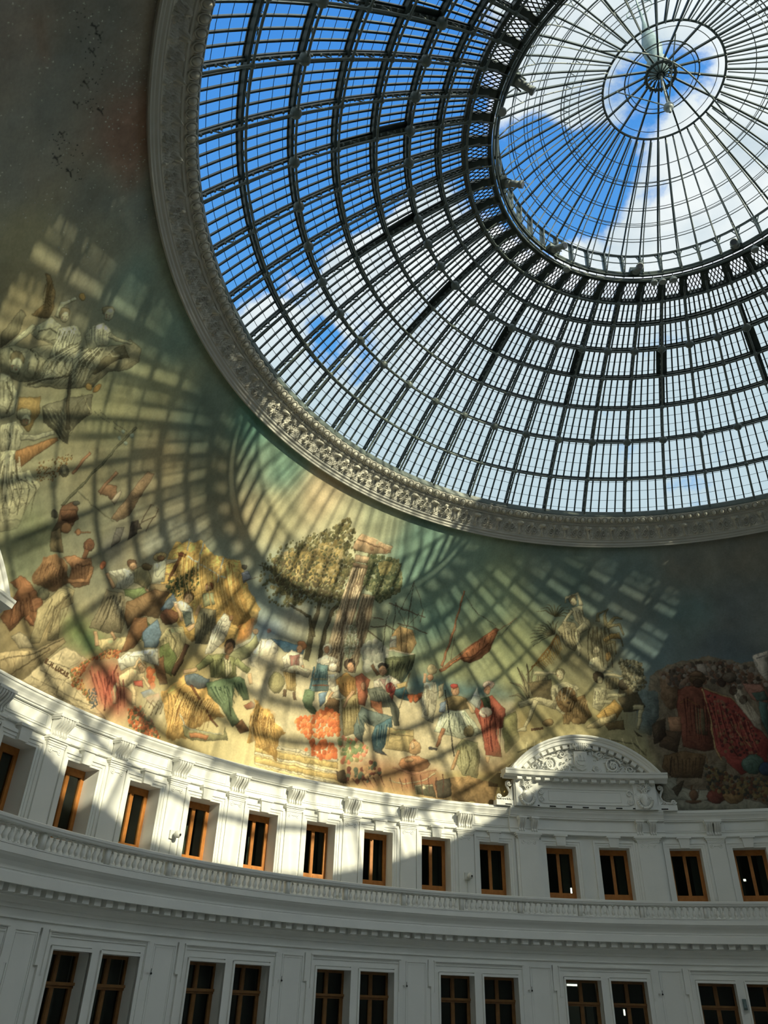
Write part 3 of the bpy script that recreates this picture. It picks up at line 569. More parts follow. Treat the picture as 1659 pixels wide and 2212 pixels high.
1 1 120 112 78 -1800 1166 -1807 1149 -1826 1137 -1849 1136 -1868 1146 -1875 1163 -1868 1180 -1850 1192 -1827 1193 -1808 1183
1 1 186 178 136 -1809 1158 -1808 1136 -1818 1120 -1835 1116 -1852 1124 -1863 1142 -1865 1164 -1855 1180 -1838 1184 -1821 1176
1 1 188 180 138 -1895 1086 -1820 1113 -1733 1096 -1715 1032 -1792 958 -1854 965 -1902 1024
1 1 184 176 134 -1905 1058 -1884 953 -1801 889 -1785 904 -1858 966 -1868 1064
1 1 184 176 134 -1751 1077 -1732 1064 -1734 1082 -1734 1053 -1701 1072 -1728 1098
1 1 188 178 134 -1851 985 -1997 1014 -2128 967 -2115 931 -1997 968 -1869 934
1 1 186 176 132 -2022 997 -2049 903 -2083 820 -2062 813 -2020 895 -1983 988
1 1 180 170 128 -2123 803 -2067 827 -2061 797 -2122 787
1 1 100 92 64 -1835 1061 -1801 1013 -1824 963 -1816 960 -1793 1014 -1828 1065
1 1 144 114 64 -1774 1004 -1672 1033 -1627 907 -1678 860 -1821 870
1 1 136 104 56 -1717 1001 -1732 954 -1770 924 -1815 922 -1852 949 -1866 995 -1852 1043 -1814 1074 -1768 1076 -1730 1048
1 1 170 140 86 -1750 995 -1758 968 -1777 951 -1801 950 -1819 966 -1827 992 -1819 1019 -1800 1036 -1776 1037 -1757 1021
1 1 70 56 38 -1761 979 -1764 974 -1771 971 -1779 971 -1786 973 -1788 978 -1786 983 -1779 986 -1770 987 -1764 984
1 1 60 50 34 -1802 1005 -1803 1002 -1806 1000 -1811 1000 -1814 1002 -1815 1005 -1814 1008 -1810 1010 -1806 1010 -1803 1008
1 1 60 50 34 -1762 1013 -1763 1010 -1767 1008 -1771 1008 -1774 1009 -1775 1012 -1774 1015 -1771 1017 -1766 1018 -1763 1016
1 1 104 78 42 -1749 993 -1710 997 -1710 999 -1748 1001
1 1 104 78 42 -1757 970 -1723 954 -1722 956 -1753 976
1 1 104 78 42 -1774 954 -1753 922 -1751 923 -1767 957
1 1 104 78 42 -1796 948 -1794 910 -1792 910 -1788 949
1 1 104 78 42 -1817 955 -1834 920 -1832 919 -1810 952
1 1 104 78 42 -1831 973 -1863 950 -1862 949 -1827 967
1 1 104 78 42 -1835 997 -1873 993 -1873 991 -1835 990
1 1 104 78 42 -1827 1020 -1862 1036 -1863 1034 -1831 1014
1 1 104 78 42 -1809 1037 -1831 1069 -1833 1068 -1816 1034
1 1 104 78 42 -1787 1043 -1790 1082 -1792 1082 -1795 1042
1 1 104 78 42 -1766 1036 -1749 1071 -1751 1072 -1773 1039
1 1 104 78 42 -1752 1017 -1720 1040 -1721 1042 -1756 1023
1 1 142 116 68 -1879 858 -1887 844 -1907 835 -1932 834 -1952 841 -1960 853 -1952 867 -1932 876 -1907 877 -1887 870
1 1 150 122 72 -1692 875 -1699 860 -1717 851 -1739 850 -1756 859 -1763 873 -1756 887 -1738 897 -1716 897 -1698 889
1 1 160 130 76 -1821 911 -1765 903 -1778 852 -1822 855
1 1 84 74 50 -1434 1093 -1320 1061 -1274 969 -1304 939 -1413 930 -1450 1011
1 1 64 54 38 -1355 1103 -1365 1081 -1388 1068 -1416 1068 -1437 1081 -1444 1103 -1434 1125 -1411 1139 -1383 1138 -1362 1125
1 1 64 52 36 -1533 1146 -1542 1123 -1562 1108 -1585 1108 -1604 1122 -1611 1145 -1603 1168 -1583 1183 -1559 1183 -1540 1169
1 1 180 170 126 -1541 1128 -1545 1114 -1556 1105 -1569 1104 -1579 1113 -1582 1128 -1577 1143 -1567 1152 -1554 1152 -1544 1143
1 1 192 184 140 -1609 1081 -1535 1087 -1510 1021 -1571 933 -1621 963
1 1 188 180 136 -1526 1016 -1393 1030 -1393 1049 -1527 1045
1 1 188 180 136 -1605 976 -1529 987 -1489 977 -1480 1003 -1528 1013 -1608 1002
1 1 186 146 62 -1599 907 -1530 969 -1467 1006 -1416 950 -1459 889 -1579 883
1 1 120 88 36 -1546 948 -1527 897 -1520 900 -1539 950
1 1 176 160 112 -1668 845 -1578 893 -1461 929 -1459 884 -1582 837 -1663 830
1 1 110 90 52 -1548 858 -1416 889 -1421 829 -1529 818
1 1 186 176 134 -1313 958 -1332 892 -1351 831 -1332 826 -1307 886 -1282 951
1 1 184 174 132 -1357 943 -1288 942 -1284 976 -1354 977
1 1 130 110 70 -1401 1227 -1382 1092 -1384 1031 -1377 1031 -1374 1093 -1393 1228
1 1 66 58 42 -1368 829 -1305 779 -1341 784
2 420 17 100 4 168 162 128 136 130 100 104 98 74 84 84 64 -1435 1259 -1277 1236 -1257 1091 -1337 1051 -1399 1113
1 4 116 92 70 -1164 1140 -1105 1179 -1045 1136 -1046 963 -1113 935 -1167 1018
2 420 27 100 5 130 106 90 104 76 62 84 76 70 134 126 118 70 58 50 -1172 1171 -903 1220 -713 1206 -502 1125 -505 1025 -662 1040 -858 1095 -1075 1065
1 1 186 178 170 -555 1231 -452 1255 -495 1069 -534 1118 -553 1170
1 1 120 112 110 -534 1205 -469 1218 -470 1225 -535 1212
1 1 150 140 132 -915 1211 -860 1217 -852 1135 -905 1138
1 1 108 58 44 -1054 1064 -987 1082 -900 1067 -873 974 -891 694 -946 689 -1070 725 -1078 964
1 1 92 84 62 -969 959 -895 936 -911 778 -978 800
1 1 160 110 60 -1053 980 -1000 998 -935 955 -930 961 -998 1005 -1055 987
1 1 86 70 50 -865 1121 -879 1095 -908 1081 -940 1083 -964 1100 -970 1127 -956 1153 -927 1167 -895 1165 -871 1147
1 1 64 50 40 -893 1092 -901 1074 -917 1064 -935 1065 -949 1077 -951 1095 -943 1113 -927 1123 -908 1122 -895 1110
1 1 104 80 60 -984 1143 -942 1171 -880 1157 -880 1127
1 1 132 48 44 -916 1063 -731 995 -638 859 -569 737 -599 601 -760 544 -879 674 -883 855
1 1 176 144 92 -912 1056 -885 904 -889 707 -849 598 -839 602 -878 709 -874 906 -901 1059
1 1 180 150 100 -897 1058 -734 992 -609 825 -603 830 -728 998 -893 1065
1 1 176 140 90 -762 846 -721 755 -675 694 -669 698 -714 759 -756 850
1 1 60 36 36 -809 809 -764 740 -804 732 -761 651 -754 655 -796 734 -756 741 -802 814
2 180 16 100 4 140 96 74 84 40 42 60 40 40 120 90 60 -880 1025 -737 965 -605 740 -650 618 -830 676 -868 854
1 1 168 158 142 -720 1054 -672 1040 -644 978 -586 874 -593 778 -627 819 -701 943
1 1 70 52 44 -691 1037 -698 1021 -711 1012 -725 1013 -734 1024 -735 1040 -728 1057 -715 1066 -701 1065 -692 1054
1 1 70 52 44 -640 978 -648 962 -661 953 -676 954 -686 965 -687 982 -680 997 -666 1007 -651 1005 -641 994
1 1 64 50 44 -749 1087 -757 1070 -773 1060 -789 1061 -800 1073 -803 1091 -794 1108 -779 1118 -762 1117 -751 1105
1 1 90 80 70 -674 1111 -687 1092 -711 1082 -739 1084 -759 1098 -764 1119 -752 1138 -727 1148 -699 1146 -679 1132
1 1 140 96 84 -654 1079 -537 1058 -512 996 -527 928 -614 976
1 1 58 86 80 -606 1015 -526 1017 -518 967 -587 963
1 1 60 92 90 -575 972 -522 947 -565 756 -585 835
1 1 98 76 50 -1188 678 -1054 700 -940 662 -986 538 -1167 542 -1209 601
1 1 60 46 34 -1152 668 -1179 552 -1172 552 -1145 668
1 1 140 110 70 -1047 677 -941 669 -940 623 -934 624 -937 674 -1046 683
1 1 76 60 46 -1210 827 -1069 804 -1106 687 -1212 728
1 1 150 110 80 -1143 906 -1055 903 -1069 804 -1139 816
1 4 60 50 40 -1250 848 -1150 896 -1165 776 -1242 738
1 1 124 124 112 -1236 543 -1132 542 -1145 489 -964 471 -648 376 -660 321 -1217 335 -1236 476
1 1 92 92 84 -1146 483 -974 470 -973 473 -1145 487
1 1 92 92 84 -1205 417 -975 408 -974 413 -1204 421
1 1 66 56 44 -1176 480 -1110 522 -1090 527 -1145 428
1 1 96 66 44 -1024 445 -1032 425 -1047 413 -1063 413 -1074 426 -1076 446 -1068 465 -1052 478 -1036 477 -1025 465
1 1 88 62 42 -1009 405 -1019 398 -1043 395 -1073 395 -1096 400 -1104 407 -1094 413 -1069 417 -1040 416 -1017 412
1 1 96 66 44 -1053 503 -1063 474 -1056 473 -1047 501
1 1 80 60 44 -1019 473 -1031 426 -1027 426 -1014 472
1 5 92 84 70 -970 605 -836 648 -840 524 -964 471
1 1 100 44 34 -865 431 -881 404 -913 388 -949 389 -975 406 -982 434 -965 461 -933 478 -897 476 -871 458
1 1 124 96 58 -756 436 -776 403 -813 383 -854 385 -884 407 -890 441 -871 474 -833 494 -791 492 -762 470
1 1 64 92 84 -616 597 -635 564 -673 545 -714 547 -743 570 -750 605 -730 639 -692 658 -650 655 -621 632
1 1 36 56 80 -582 567 -595 543 -616 530 -639 531 -654 547 -656 571 -643 595 -622 609 -599 607 -584 591
1 1 60 78 72 -618 466 -639 435 -680 417 -725 419 -757 440 -765 473 -744 506 -703 524 -657 522 -625 499
2 300 20 100 3 60 60 54 110 96 60 90 60 44 -958 614 -763 530 -618 513 -646 385 -964 471
1 0 92 62 42 -3711 1011 -3705 1013 -3706 1016 -3712 1014
1 0 92 62 42 -3694 1016 -3688 1018 -3689 1020 -3695 1018
1 0 140 98 66 -3700 1015 -3695 1009 -3693 1010 -3697 1016
1 0 136 66 52 -3699 1003 -3690 1005 -3691 1008 -3700 1005
1 0 150 108 72 -3718 1014 -3710 1000 -3706 1002 -3713 1016
1 0 92 62 42 -3523 1058 -3517 1060 -3518 1062 -3524 1060
1 0 92 62 42 -3508 1062 -3502 1063 -3503 1066 -3509 1064
1 0 140 98 66 -3513 1061 -3509 1055 -3507 1057 -3511 1062
1 0 136 66 52 -3513 1050 -3505 1052 -3506 1054 -3514 1052
1 0 150 108 72 -3529 1060 -3523 1048 -3519 1049 -3525 1062
1 0 92 62 42 -3333 996 -3325 999 -3326 1002 -3334 1000
1 0 92 62 42 -3312 1001 -3304 1003 -3305 1006 -3313 1004
1 0 140 98 66 -3319 1000 -3314 992 -3311 994 -3316 1002
1 0 136 66 52 -3320 984 -3309 987 -3310 990 -3321 987
1 0 150 108 72 -3341 1000 -3333 982 -3328 984 -3336 1002
1 0 92 62 42 -3107 1025 -3099 1027 -3100 1030 -3108 1028
1 0 92 62 42 -3086 1029 -3078 1031 -3079 1034 -3087 1032
1 0 140 98 66 -3093 1028 -3088 1020 -3085 1021 -3090 1030
1 0 136 66 52 -3094 1012 -3083 1014 -3084 1018 -3095 1015
1 0 150 108 72 -3115 1029 -3108 1010 -3102 1012 -3110 1030
1 0 92 62 42 -2581 998 -2573 1000 -2574 1003 -2582 1002
1 0 92 62 42 -2560 1001 -2552 1002 -2552 1006 -2560 1004
1 0 140 98 66 -2567 1001 -2563 992 -2560 993 -2564 1002
1 0 136 66 52 -2570 984 -2558 986 -2559 989 -2570 988
1 0 150 108 72 -2589 1003 -2584 983 -2578 985 -2583 1004
1 0 92 62 42 -2353 1021 -2345 1022 -2346 1026 -2353 1024
1 0 92 62 42 -2333 1023 -2325 1024 -2326 1028 -2333 1026
1 0 140 98 66 -2340 1023 -2336 1015 -2333 1016 -2337 1024
1 0 136 66 52 -2342 1008 -2332 1009 -2333 1013 -2343 1011
1 0 150 108 72 -2359 1026 -2355 1008 -2350 1009 -2354 1027
1 0 92 62 42 -2765 1046 -2759 1047 -2759 1049 -2765 1048
1 0 92 62 42 -2749 1048 -2743 1049 -2743 1052 -2749 1050
1 0 140 98 66 -2754 1048 -2751 1041 -2748 1042 -2752 1049
1 0 136 66 52 -2756 1036 -2747 1037 -2748 1040 -2756 1038
1 0 150 108 72 -2770 1049 -2766 1035 -2762 1036 -2766 1050
1 0 92 62 42 -3454 973 -3448 975 -3449 977 -3455 976
1 0 92 62 42 -3438 977 -3432 979 -3433 981 -3439 979
1 0 140 98 66 -3444 976 -3440 970 -3437 971 -3441 977
1 0 136 66 52 -3444 964 -3435 966 -3436 969 -3445 966
1 0 150 108 72 -3460 976 -3454 962 -3450 964 -3456 977
1 0 136 150 126 -2639 839 -2645 799 -2652 758 -2650 758 -2641 798 -2633 839
1 0 136 150 126 -2624 841 -2624 811 -2625 781 -2622 781 -2620 811 -2617 841
1 0 136 150 126 -2607 838 -2602 812 -2601 785 -2598 785 -2598 812 -2600 839
1 0 136 150 126 -2595 839 -2584 804 -2581 768 -2579 769 -2579 805 -2589 841
1 0 136 150 126 -2571 838 -2559 804 -2546 771 -2544 772 -2555 806 -2564 840
1 0 136 150 126 -2571 863 -2546 822 -2533 776 -2531 776 -2542 823 -2565 866
1 0 136 150 126 -2554 860 -2535 826 -2517 793 -2514 794 -2531 828 -2548 863
1 0 136 150 126 -2528 847 -2506 812 -2482 778 -2480 780 -2502 814 -2522 850
1 0 136 150 126 -2515 853 -2484 819 -2458 782 -2456 783 -2480 821 -2509 857
1 0 136 150 126 -2487 847 -2454 807 -2418 770 -2416 771 -2451 809 -2481 850
1 0 136 150 126 -2496 869 -2452 833 -2418 789 -2416 790 -2448 836 -2491 874
1 0 226 228 200 -2627 845 -2629 803 -2633 762 -2631 762 -2625 803 -2621 845
1 0 226 228 200 -2606 837 -2602 813 -2601 789 -2599 789 -2598 813 -2600 838
1 0 226 228 200 -2589 849 -2577 806 -2569 762 -2567 762 -2574 806 -2583 850
1 0 226 228 200 -2576 847 -2562 808 -2553 769 -2551 769 -2558 809 -2571 848
1 0 226 228 200 -2560 857 -2543 810 -2520 765 -2518 765 -2539 811 -2555 859
1 0 226 228 200 -2543 862 -2518 830 -2503 793 -2501 794 -2515 831 -2538 865
1 0 226 228 200 -2520 868 -2487 825 -2456 781 -2454 782 -2483 827 -2515 871
1 0 226 228 200 -2495 855 -2472 825 -2446 796 -2444 797 -2468 827 -2490 858
1 0 112 46 32 -2391 868 -2364 789 -2350 708 -2347 709 -2359 790 -2382 870
1 0 112 46 32 -2352 847 -2344 772 -2322 701 -2319 701 -2338 773 -2343 848
1 0 112 46 32 -2343 874 -2327 765 -2305 659 -2302 660 -2321 766 -2334 875
1 0 112 46 32 -2315 837 -2300 773 -2294 707 -2291 707 -2294 773 -2306 839
1 0 112 46 32 -2289 882 -2268 792 -2269 700 -2266 700 -2262 793 -2280 884
1 0 112 46 32 -2272 867 -2266 785 -2258 703 -2254 703 -2260 785 -2263 868
1 0 112 46 32 -2246 878 -2239 761 -2236 646 -2233 646 -2233 762 -2236 879
1 0 192 100 66 -2363 842 -2341 778 -2332 712 -2330 712 -2336 779 -2356 844
1 0 192 100 66 -2329 846 -2310 777 -2305 707 -2302 707 -2306 778 -2322 847
1 0 192 100 66 -2301 840 -2300 774 -2284 711 -2282 711 -2296 774 -2294 840
1 0 192 100 66 -2271 861 -2256 778 -2259 694 -2257 694 -2251 778 -2264 862
1 0 192 100 66 -2253 839 -2253 773 -2247 707 -2244 708 -2248 773 -2246 839
1 0 110 94 52 -3311 771 -3293 714 -3283 656 -3280 656 -3287 715 -3303 773
1 0 110 94 52 -3295 783 -3279 736 -3270 688 -3267 689 -3273 737 -3287 785
1 0 110 94 52 -3273 786 -3252 727 -3240 666 -3238 667 -3247 728 -3265 788
1 0 110 94 52 -3261 824 -3239 766 -3226 705 -3223 706 -3233 767 -3253 826
1 0 110 94 52 -3250 837 -3226 769 -3209 701 -3206 701 -3221 771 -3242 839
1 0 110 94 52 -3231 842 -3216 767 -3185 696 -3183 697 -3210 768 -3223 844
1 0 186 170 112 -3298 786 -3282 724 -3264 663 -3263 664 -3279 725 -3293 787
1 0 186 170 112 -3291 819 -3280 758 -3257 702 -3255 702 -3277 759 -3285 820
1 0 186 170 112 -3246 794 -3235 753 -3221 713 -3219 713 -3232 754 -3241 795
1 0 186 170 112 -3226 814 -3217 757 -3192 704 -3190 705 -3213 758 -3221 815
1 0 140 96 34 -3385 898 -3367 873 -3344 852 -3342 854 -3363 876 -3378 901
1 0 140 96 34 -3353 906 -3340 879 -3321 854 -3319 855 -3335 881 -3345 908
1 0 140 96 34 -3335 913 -3324 882 -3307 853 -3304 854 -3319 883 -3327 914
1 0 140 96 34 -3311 918 -3301 887 -3290 856 -3288 856 -3296 888 -3303 920
1 0 140 96 34 -3288 936 -3281 900 -3273 865 -3270 866 -3276 901 -3279 937
1 0 62 78 72 -3199 694 -3180 657 -3152 624 -3150 625 -3175 659 -3192 697
1 0 62 78 72 -3191 726 -3161 694 -3129 663 -3127 664 -3156 697 -3184 730
1 0 62 78 72 -3173 735 -3152 715 -3128 698 -3126 700 -3148 719 -3167 740
1 0 62 78 72 -3170 756 -3134 734 -3103 708 -3101 710 -3131 738 -3165 761
1 0 46 72 80 -3068 694 -3068 643 -3056 592 -3053 593 -3062 643 -3060 695
1 0 46 72 80 -3058 718 -3054 662 -3046 608 -3044 608 -3049 663 -3050 718
1 0 46 72 80 -3042 720 -3040 652 -3032 585 -3029 585 -3034 652 -3034 721
1 0 46 72 80 -3023 702 -3023 658 -3018 614 -3015 614 -3017 658 -3015 702
1 0 46 72 80 -3010 727 -3016 660 -3006 593 -3004 594 -3010 660 -3002 727
1 0 46 72 80 -2990 740 -2985 674 -2988 608 -2986 608 -2980 674 -2982 741
1 0 120 136 124 -3061 704 -3062 648 -3053 593 -3051 594 -3058 648 -3055 704
1 0 120 136 124 -3034 699 -3030 660 -3033 621 -3031 621 -3026 660 -3029 700
1 0 120 136 124 -3016 733 -3016 680 -3018 627 -3016 627 -3012 680 -3011 733
1 0 120 136 124 -2994 735 -3002 681 -3001 627 -2999 627 -2999 681 -2989 735
1 0 66 72 62 -3137 894 -3117 873 -3104 849 -3102 849 -3113 875 -3131 898
1 0 66 72 62 -3122 903 -3099 869 -3076 835 -3074 836 -3095 871 -3115 906
1 0 66 72 62 -3097 889 -3082 872 -3072 852 -3069 853 -3078 874 -3091 893
1 0 66 72 62 -3083 905 -3058 871 -3040 835 -3038 836 -3054 873 -3077 908
1 0 66 72 62 -3064 905 -3044 873 -3026 841 -3024 842 -3040 875 -3058 908
1 0 66 72 62 -3032 895 -3019 865 -3000 839 -2997 840 -3015 867 -3025 897
1 0 160 150 122 -3120 947 -3105 935 -3094 921 -3092 922 -3102 937 -3115 950
1 0 160 150 122 -3100 948 -3088 935 -3080 921 -3078 922 -3085 937 -3095 951
1 0 160 150 122 -3071 956 -3065 940 -3059 925 -3057 926 -3061 941 -3065 957
1 0 160 150 122 -3039 958 -3039 945 -3038 933 -3036 933 -3035 945 -3033 958
1 0 160 150 122 -3007 971 -3014 951 -3018 930 -3016 930 -3010 950 -3001 969
1 0 160 150 122 -2992 970 -3000 954 -3005 936 -3003 936 -2997 952 -2986 968
1 0 74 104 108 -3543 939 -3548 884 -3544 829 -3542 829 -3544 884 -3536 939
1 0 74 104 108 -3531 945 -3523 894 -3525 842 -3522 842 -3518 894 -3524 946
1 0 74 104 108 -3521 935 -3519 889 -3511 844 -3509 845 -3514 890 -3514 936
1 0 74 104 108 -3513 935 -3512 883 -3499 833 -3496 833 -3508 883 -3506 935
1 0 74 104 108 -3501 941 -3497 900 -3485 862 -3482 862 -3493 901 -3494 941
1 0 74 104 108 -3492 957 -3480 916 -3470 874 -3468 875 -3476 917 -3486 959
1 0 74 104 108 -3480 945 -3461 904 -3454 861 -3451 861 -3456 905 -3473 947
1 0 150 142 120 -3453 921 -3438 888 -3429 854 -3427 855 -3434 889 -3448 922
1 0 150 142 120 -3440 911 -3430 891 -3425 871 -3423 871 -3427 892 -3434 913
1 0 150 142 120 -3428 917 -3420 887 -3409 858 -3407 858 -3416 888 -3422 918
1 0 150 142 120 -3414 927 -3401 894 -3396 858 -3394 858 -3397 894 -3409 929
1 0 160 152 124 -2785 981 -2781 919 -2770 858 -2768 858 -2777 920 -2779 982
1 0 160 152 124 -2769 983 -2762 903 -2753 823 -2751 824 -2758 903 -2763 984
1 0 160 152 124 -2759 991 -2760 905 -2744 821 -2742 821 -2756 905 -2753 991
1 0 160 152 124 -2745 968 -2738 889 -2732 810 -2730 810 -2734 889 -2739 969
1 0 160 152 124 -2732 1004 -2725 918 -2720 833 -2718 834 -2721 919 -2726 1004
1 0 160 152 124 -2719 1015 -2713 908 -2707 803 -2705 803 -2709 909 -2713 1015
1 0 150 142 120 -3772 943 -3761 924 -3750 905 -3748 905 -3757 925 -3767 945
1 0 150 142 120 -3755 960 -3742 935 -3730 910 -3728 911 -3738 936 -3750 961
1 0 150 142 120 -3727 953 -3720 937 -3713 920 -3711 921 -3716 938 -3722 954
1 0 150 142 120 -3718 964 -3712 937 -3699 913 -3697 913 -3708 938 -3713 965
1 0 150 142 120 -3695 972 -3690 950 -3682 930 -3681 930 -3686 951 -3690 973
1 0 150 142 120 -3671 981 -3661 953 -3659 924 -3657 924 -3657 954 -3665 982
1 0 140 108 56 -3753 875 -3730 836 -3711 794 -3709 795 -3726 837 -3748 877
1 0 140 108 56 -3734 870 -3722 841 -3707 813 -3705 814 -3719 842 -3729 872
1 0 140 108 56 -3723 876 -3706 844 -3695 810 -3693 810 -3702 845 -3718 878
1 0 140 108 56 -3708 883 -3693 846 -3680 808 -3678 808 -3689 847 -3702 885
1 0 140 108 56 -3697 895 -3685 855 -3671 815 -3669 815 -3681 855 -3691 896
1 0 98 94 58 -2504 663 -2495 595 -2483 529 -2481 529 -2491 596 -2498 664
1 0 98 94 58 -2484 677 -2481 604 -2466 533 -2464 533 -2477 605 -2478 678
1 0 98 94 58 -2464 676 -2465 613 -2451 554 -2449 554 -2460 614 -2457 676
1 0 98 94 58 -2449 647 -2437 586 -2439 524 -2437 524 -2433 586 -2442 648
1 0 98 94 58 -2430 660 -2421 608 -2424 556 -2422 556 -2417 609 -2424 661
1 0 98 94 58 -2406 675 -2396 601 -2403 526 -2400 526 -2392 601 -2399 676
1 0 98 94 58 -2391 665 -2386 616 -2389 567 -2387 567 -2381 616 -2384 665
1 0 176 172 126 -2489 650 -2472 592 -2468 533 -2466 533 -2468 593 -2483 652
1 0 176 172 126 -2463 658 -2459 605 -2450 552 -2448 553 -2455 605 -2458 659
1 0 176 172 126 -2441 688 -2428 630 -2431 570 -2429 571 -2425 630 -2435 689
1 0 176 172 126 -2405 673 -2397 609 -2403 545 -2401 545 -2394 609 -2399 673
1 0 120 76 40 -2656 1114 -2626 1128 -2601 1147 -2603 1149 -2630 1132 -2660 1121
1 0 120 76 40 -2601 1163 -2584 1165 -2569 1170 -2569 1172 -2585 1170 -2601 1171
1 0 120 76 40 -2563 1189 -2552 1188 -2540 1186 -2539 1189 -2550 1193 -2561 1197
1 0 120 76 40 -2525 1226 -2513 1217 -2504 1206 -2501 1207 -2508 1220 -2518 1232
1 0 120 76 40 -2479 1261 -2474 1247 -2470 1234 -2466 1234 -2468 1248 -2469 1263
1 0 120 76 40 -2436 1302 -2433 1279 -2434 1256 -2431 1256 -2426 1279 -2426 1303
1 0 120 76 40 -2396 1343 -2405 1300 -2407 1256 -2403 1256 -2399 1299 -2387 1341
1 0 120 76 40 -2353 1359 -2360 1322 -2369 1284 -2366 1283 -2353 1320 -2343 1358
1 0 214 140 84 -2627 1140 -2605 1156 -2587 1174 -2588 1175 -2608 1158 -2630 1144
1 0 214 140 84 -2579 1181 -2565 1188 -2553 1197 -2554 1198 -2567 1191 -2581 1185
1 0 214 140 84 -2516 1239 -2505 1236 -2494 1235 -2493 1237 -2504 1240 -2514 1244
1 0 214 140 84 -2464 1283 -2458 1274 -2452 1265 -2450 1265 -2454 1275 -2459 1285
1 0 214 140 84 -2409 1338 -2407 1320 -2405 1302 -2403 1302 -2403 1320 -2403 1338
1 0 214 140 84 -2373 1366 -2375 1342 -2375 1317 -2373 1317 -2370 1341 -2366 1365
1 0 92 52 38 -3245 389 -3222 379 -3199 366 -3197 368 -3219 382 -3241 395
1 0 92 52 38 -3193 402 -3169 387 -3146 371 -3144 372 -3165 390 -3188 407
1 0 92 52 38 -3135 410 -3113 389 -3089 370 -3087 372 -3110 392 -3129 414
1 0 92 52 38 -3095 427 -3072 399 -3045 373 -3043 375 -3068 401 -3089 431
1 0 92 52 38 -3058 425 -3039 407 -3024 386 -3022 387 -3035 409 -3052 430
1 0 92 52 38 -3010 440 -2994 410 -2972 384 -2970 385 -2990 412 -3003 442
1 0 92 52 38 -2951 439 -2932 404 -2912 368 -2910 369 -2928 405 -2944 442
1 0 92 52 38 -2889 444 -2869 410 -2858 373 -2856 374 -2864 412 -2882 447
1 0 92 52 38 -2849 447 -2842 420 -2829 396 -2826 397 -2837 422 -2841 449
1 0 92 52 38 -2812 459 -2802 426 -2791 394 -2789 394 -2797 428 -2805 461
1 0 92 52 38 -2754 479 -2740 424 -2729 369 -2726 369 -2735 425 -2747 480
1 0 92 52 38 -2703 469 -2693 430 -2688 390 -2686 390 -2688 430 -2696 471
1 0 92 52 38 -2650 477 -2647 434 -2639 393 -2637 394 -2642 435 -2643 477
1 0 92 52 38 -2611 499 -2599 448 -2601 396 -2599 396 -2594 449 -2603 501
1 0 130 92 34 -3881 633 -3879 558 -3826 497 -3825 498 -3875 559 -3876 634
1 0 130 92 34 -3885 667 -3882 549 -3801 456 -3799 457 -3879 550 -3880 668
1 0 130 92 34 -3860 619 -3849 550 -3808 491 -3806 491 -3846 551 -3854 620
1 0 130 92 34 -3861 650 -3858 556 -3793 481 -3791 482 -3855 557 -3855 651
1 0 130 92 34 -3847 636 -3842 534 -3775 451 -3774 452 -3839 535 -3842 636
1 0 130 92 34 -3846 651 -3831 555 -3775 471 -3773 472 -3827 556 -3841 652
1 0 130 92 34 -3840 652 -3816 560 -3770 476 -3768 476 -3812 561 -3835 653
1 0 130 92 34 -3816 616 -3801 543 -3762 478 -3760 478 -3797 544 -3811 617
1 0 130 92 34 -3811 626 -3800 534 -3745 455 -3744 456 -3796 535 -3806 626
1 0 130 92 34 -3789 594 -3774 521 -3736 455 -3734 456 -3770 522 -3784 595
1 0 130 92 34 -3785 596 -3778 517 -3730 451 -3728 452 -3774 518 -3780 597
1 0 130 92 34 -3787 624 -3777 533 -3722 455 -3720 455 -3773 533 -3782 625
1 0 130 92 34 -3769 602 -3751 521 -3711 448 -3709 449 -3748 522 -3764 603
1 0 130 92 34 -3755 582 -3754 502 -3700 437 -3699 437 -3750 503 -3750 583
1 0 130 92 34 -3765 625 -3752 544 -3706 473 -3704 474 -3748 545 -3759 626
1 0 130 92 34 -3752 618 -3729 533 -3689 454 -3687 455 -3726 534 -3746 619
1 0 228 190 104 -3883 640 -3874 564 -3825 501 -3824 502 -3871 565 -3879 641
1 0 228 190 104 -3873 645 -3859 577 -3819 517 -3818 518 -3856 578 -3868 646
1 0 228 190 104 -3850 622 -3836 570 -3808 521 -3807 522 -3833 570 -3846 623
1 0 228 190 104 -3842 629 -3823 549 -3781 477 -3779 477 -3820 550 -3837 629
1 0 228 190 104 -3839 643 -3822 552 -3770 472 -3769 472 -3819 553 -3835 644
1 0 228 190 104 -3810 603 -3803 545 -3767 496 -3766 496 -3800 546 -3806 603
1 0 228 190 104 -3799 602 -3787 540 -3753 486 -3751 487 -3785 541 -3794 602
1 0 228 190 104 -3791 601 -3777 551 -3752 504 -3751 504 -3775 551 -3787 602
1 0 228 190 104 -3783 615 -3767 535 -3725 465 -3723 465 -3765 536 -3779 615
1 0 228 190 104 -3777 629 -3770 552 -3721 487 -3720 488 -3767 553 -3773 630
1 0 228 190 104 -3765 616 -3758 528 -3703 456 -3702 457 -3755 529 -3760 616
1 0 228 190 104 -3754 618 -3748 539 -3697 473 -3696 473 -3745 539 -3750 619
1 0 120 98 76 -3509 1549 -3495 1274 -3488 1003 -3485 1003 -3491 1274 -3502 1549
1 0 120 98 76 -3485 1422 -3470 1193 -3476 967 -3474 967 -3466 1193 -3479 1423
1 0 120 98 76 -3484 1523 -3461 1299 -3464 1077 -3462 1077 -3457 1299 -3477 1524
1 0 120 98 76 -3465 1432 -3449 1261 -3453 1091 -3451 1091 -3444 1261 -3459 1433
1 0 120 98 76 -3465 1516 -3442 1289 -3446 1064 -3444 1064 -3438 1289 -3459 1517
1 0 120 98 76 -3453 1486 -3442 1237 -3439 992 -3437 992 -3438 1237 -3447 1487
1 0 120 98 76 -3440 1489 -3443 1296 -3423 1107 -3421 1107 -3438 1296 -3433 1489
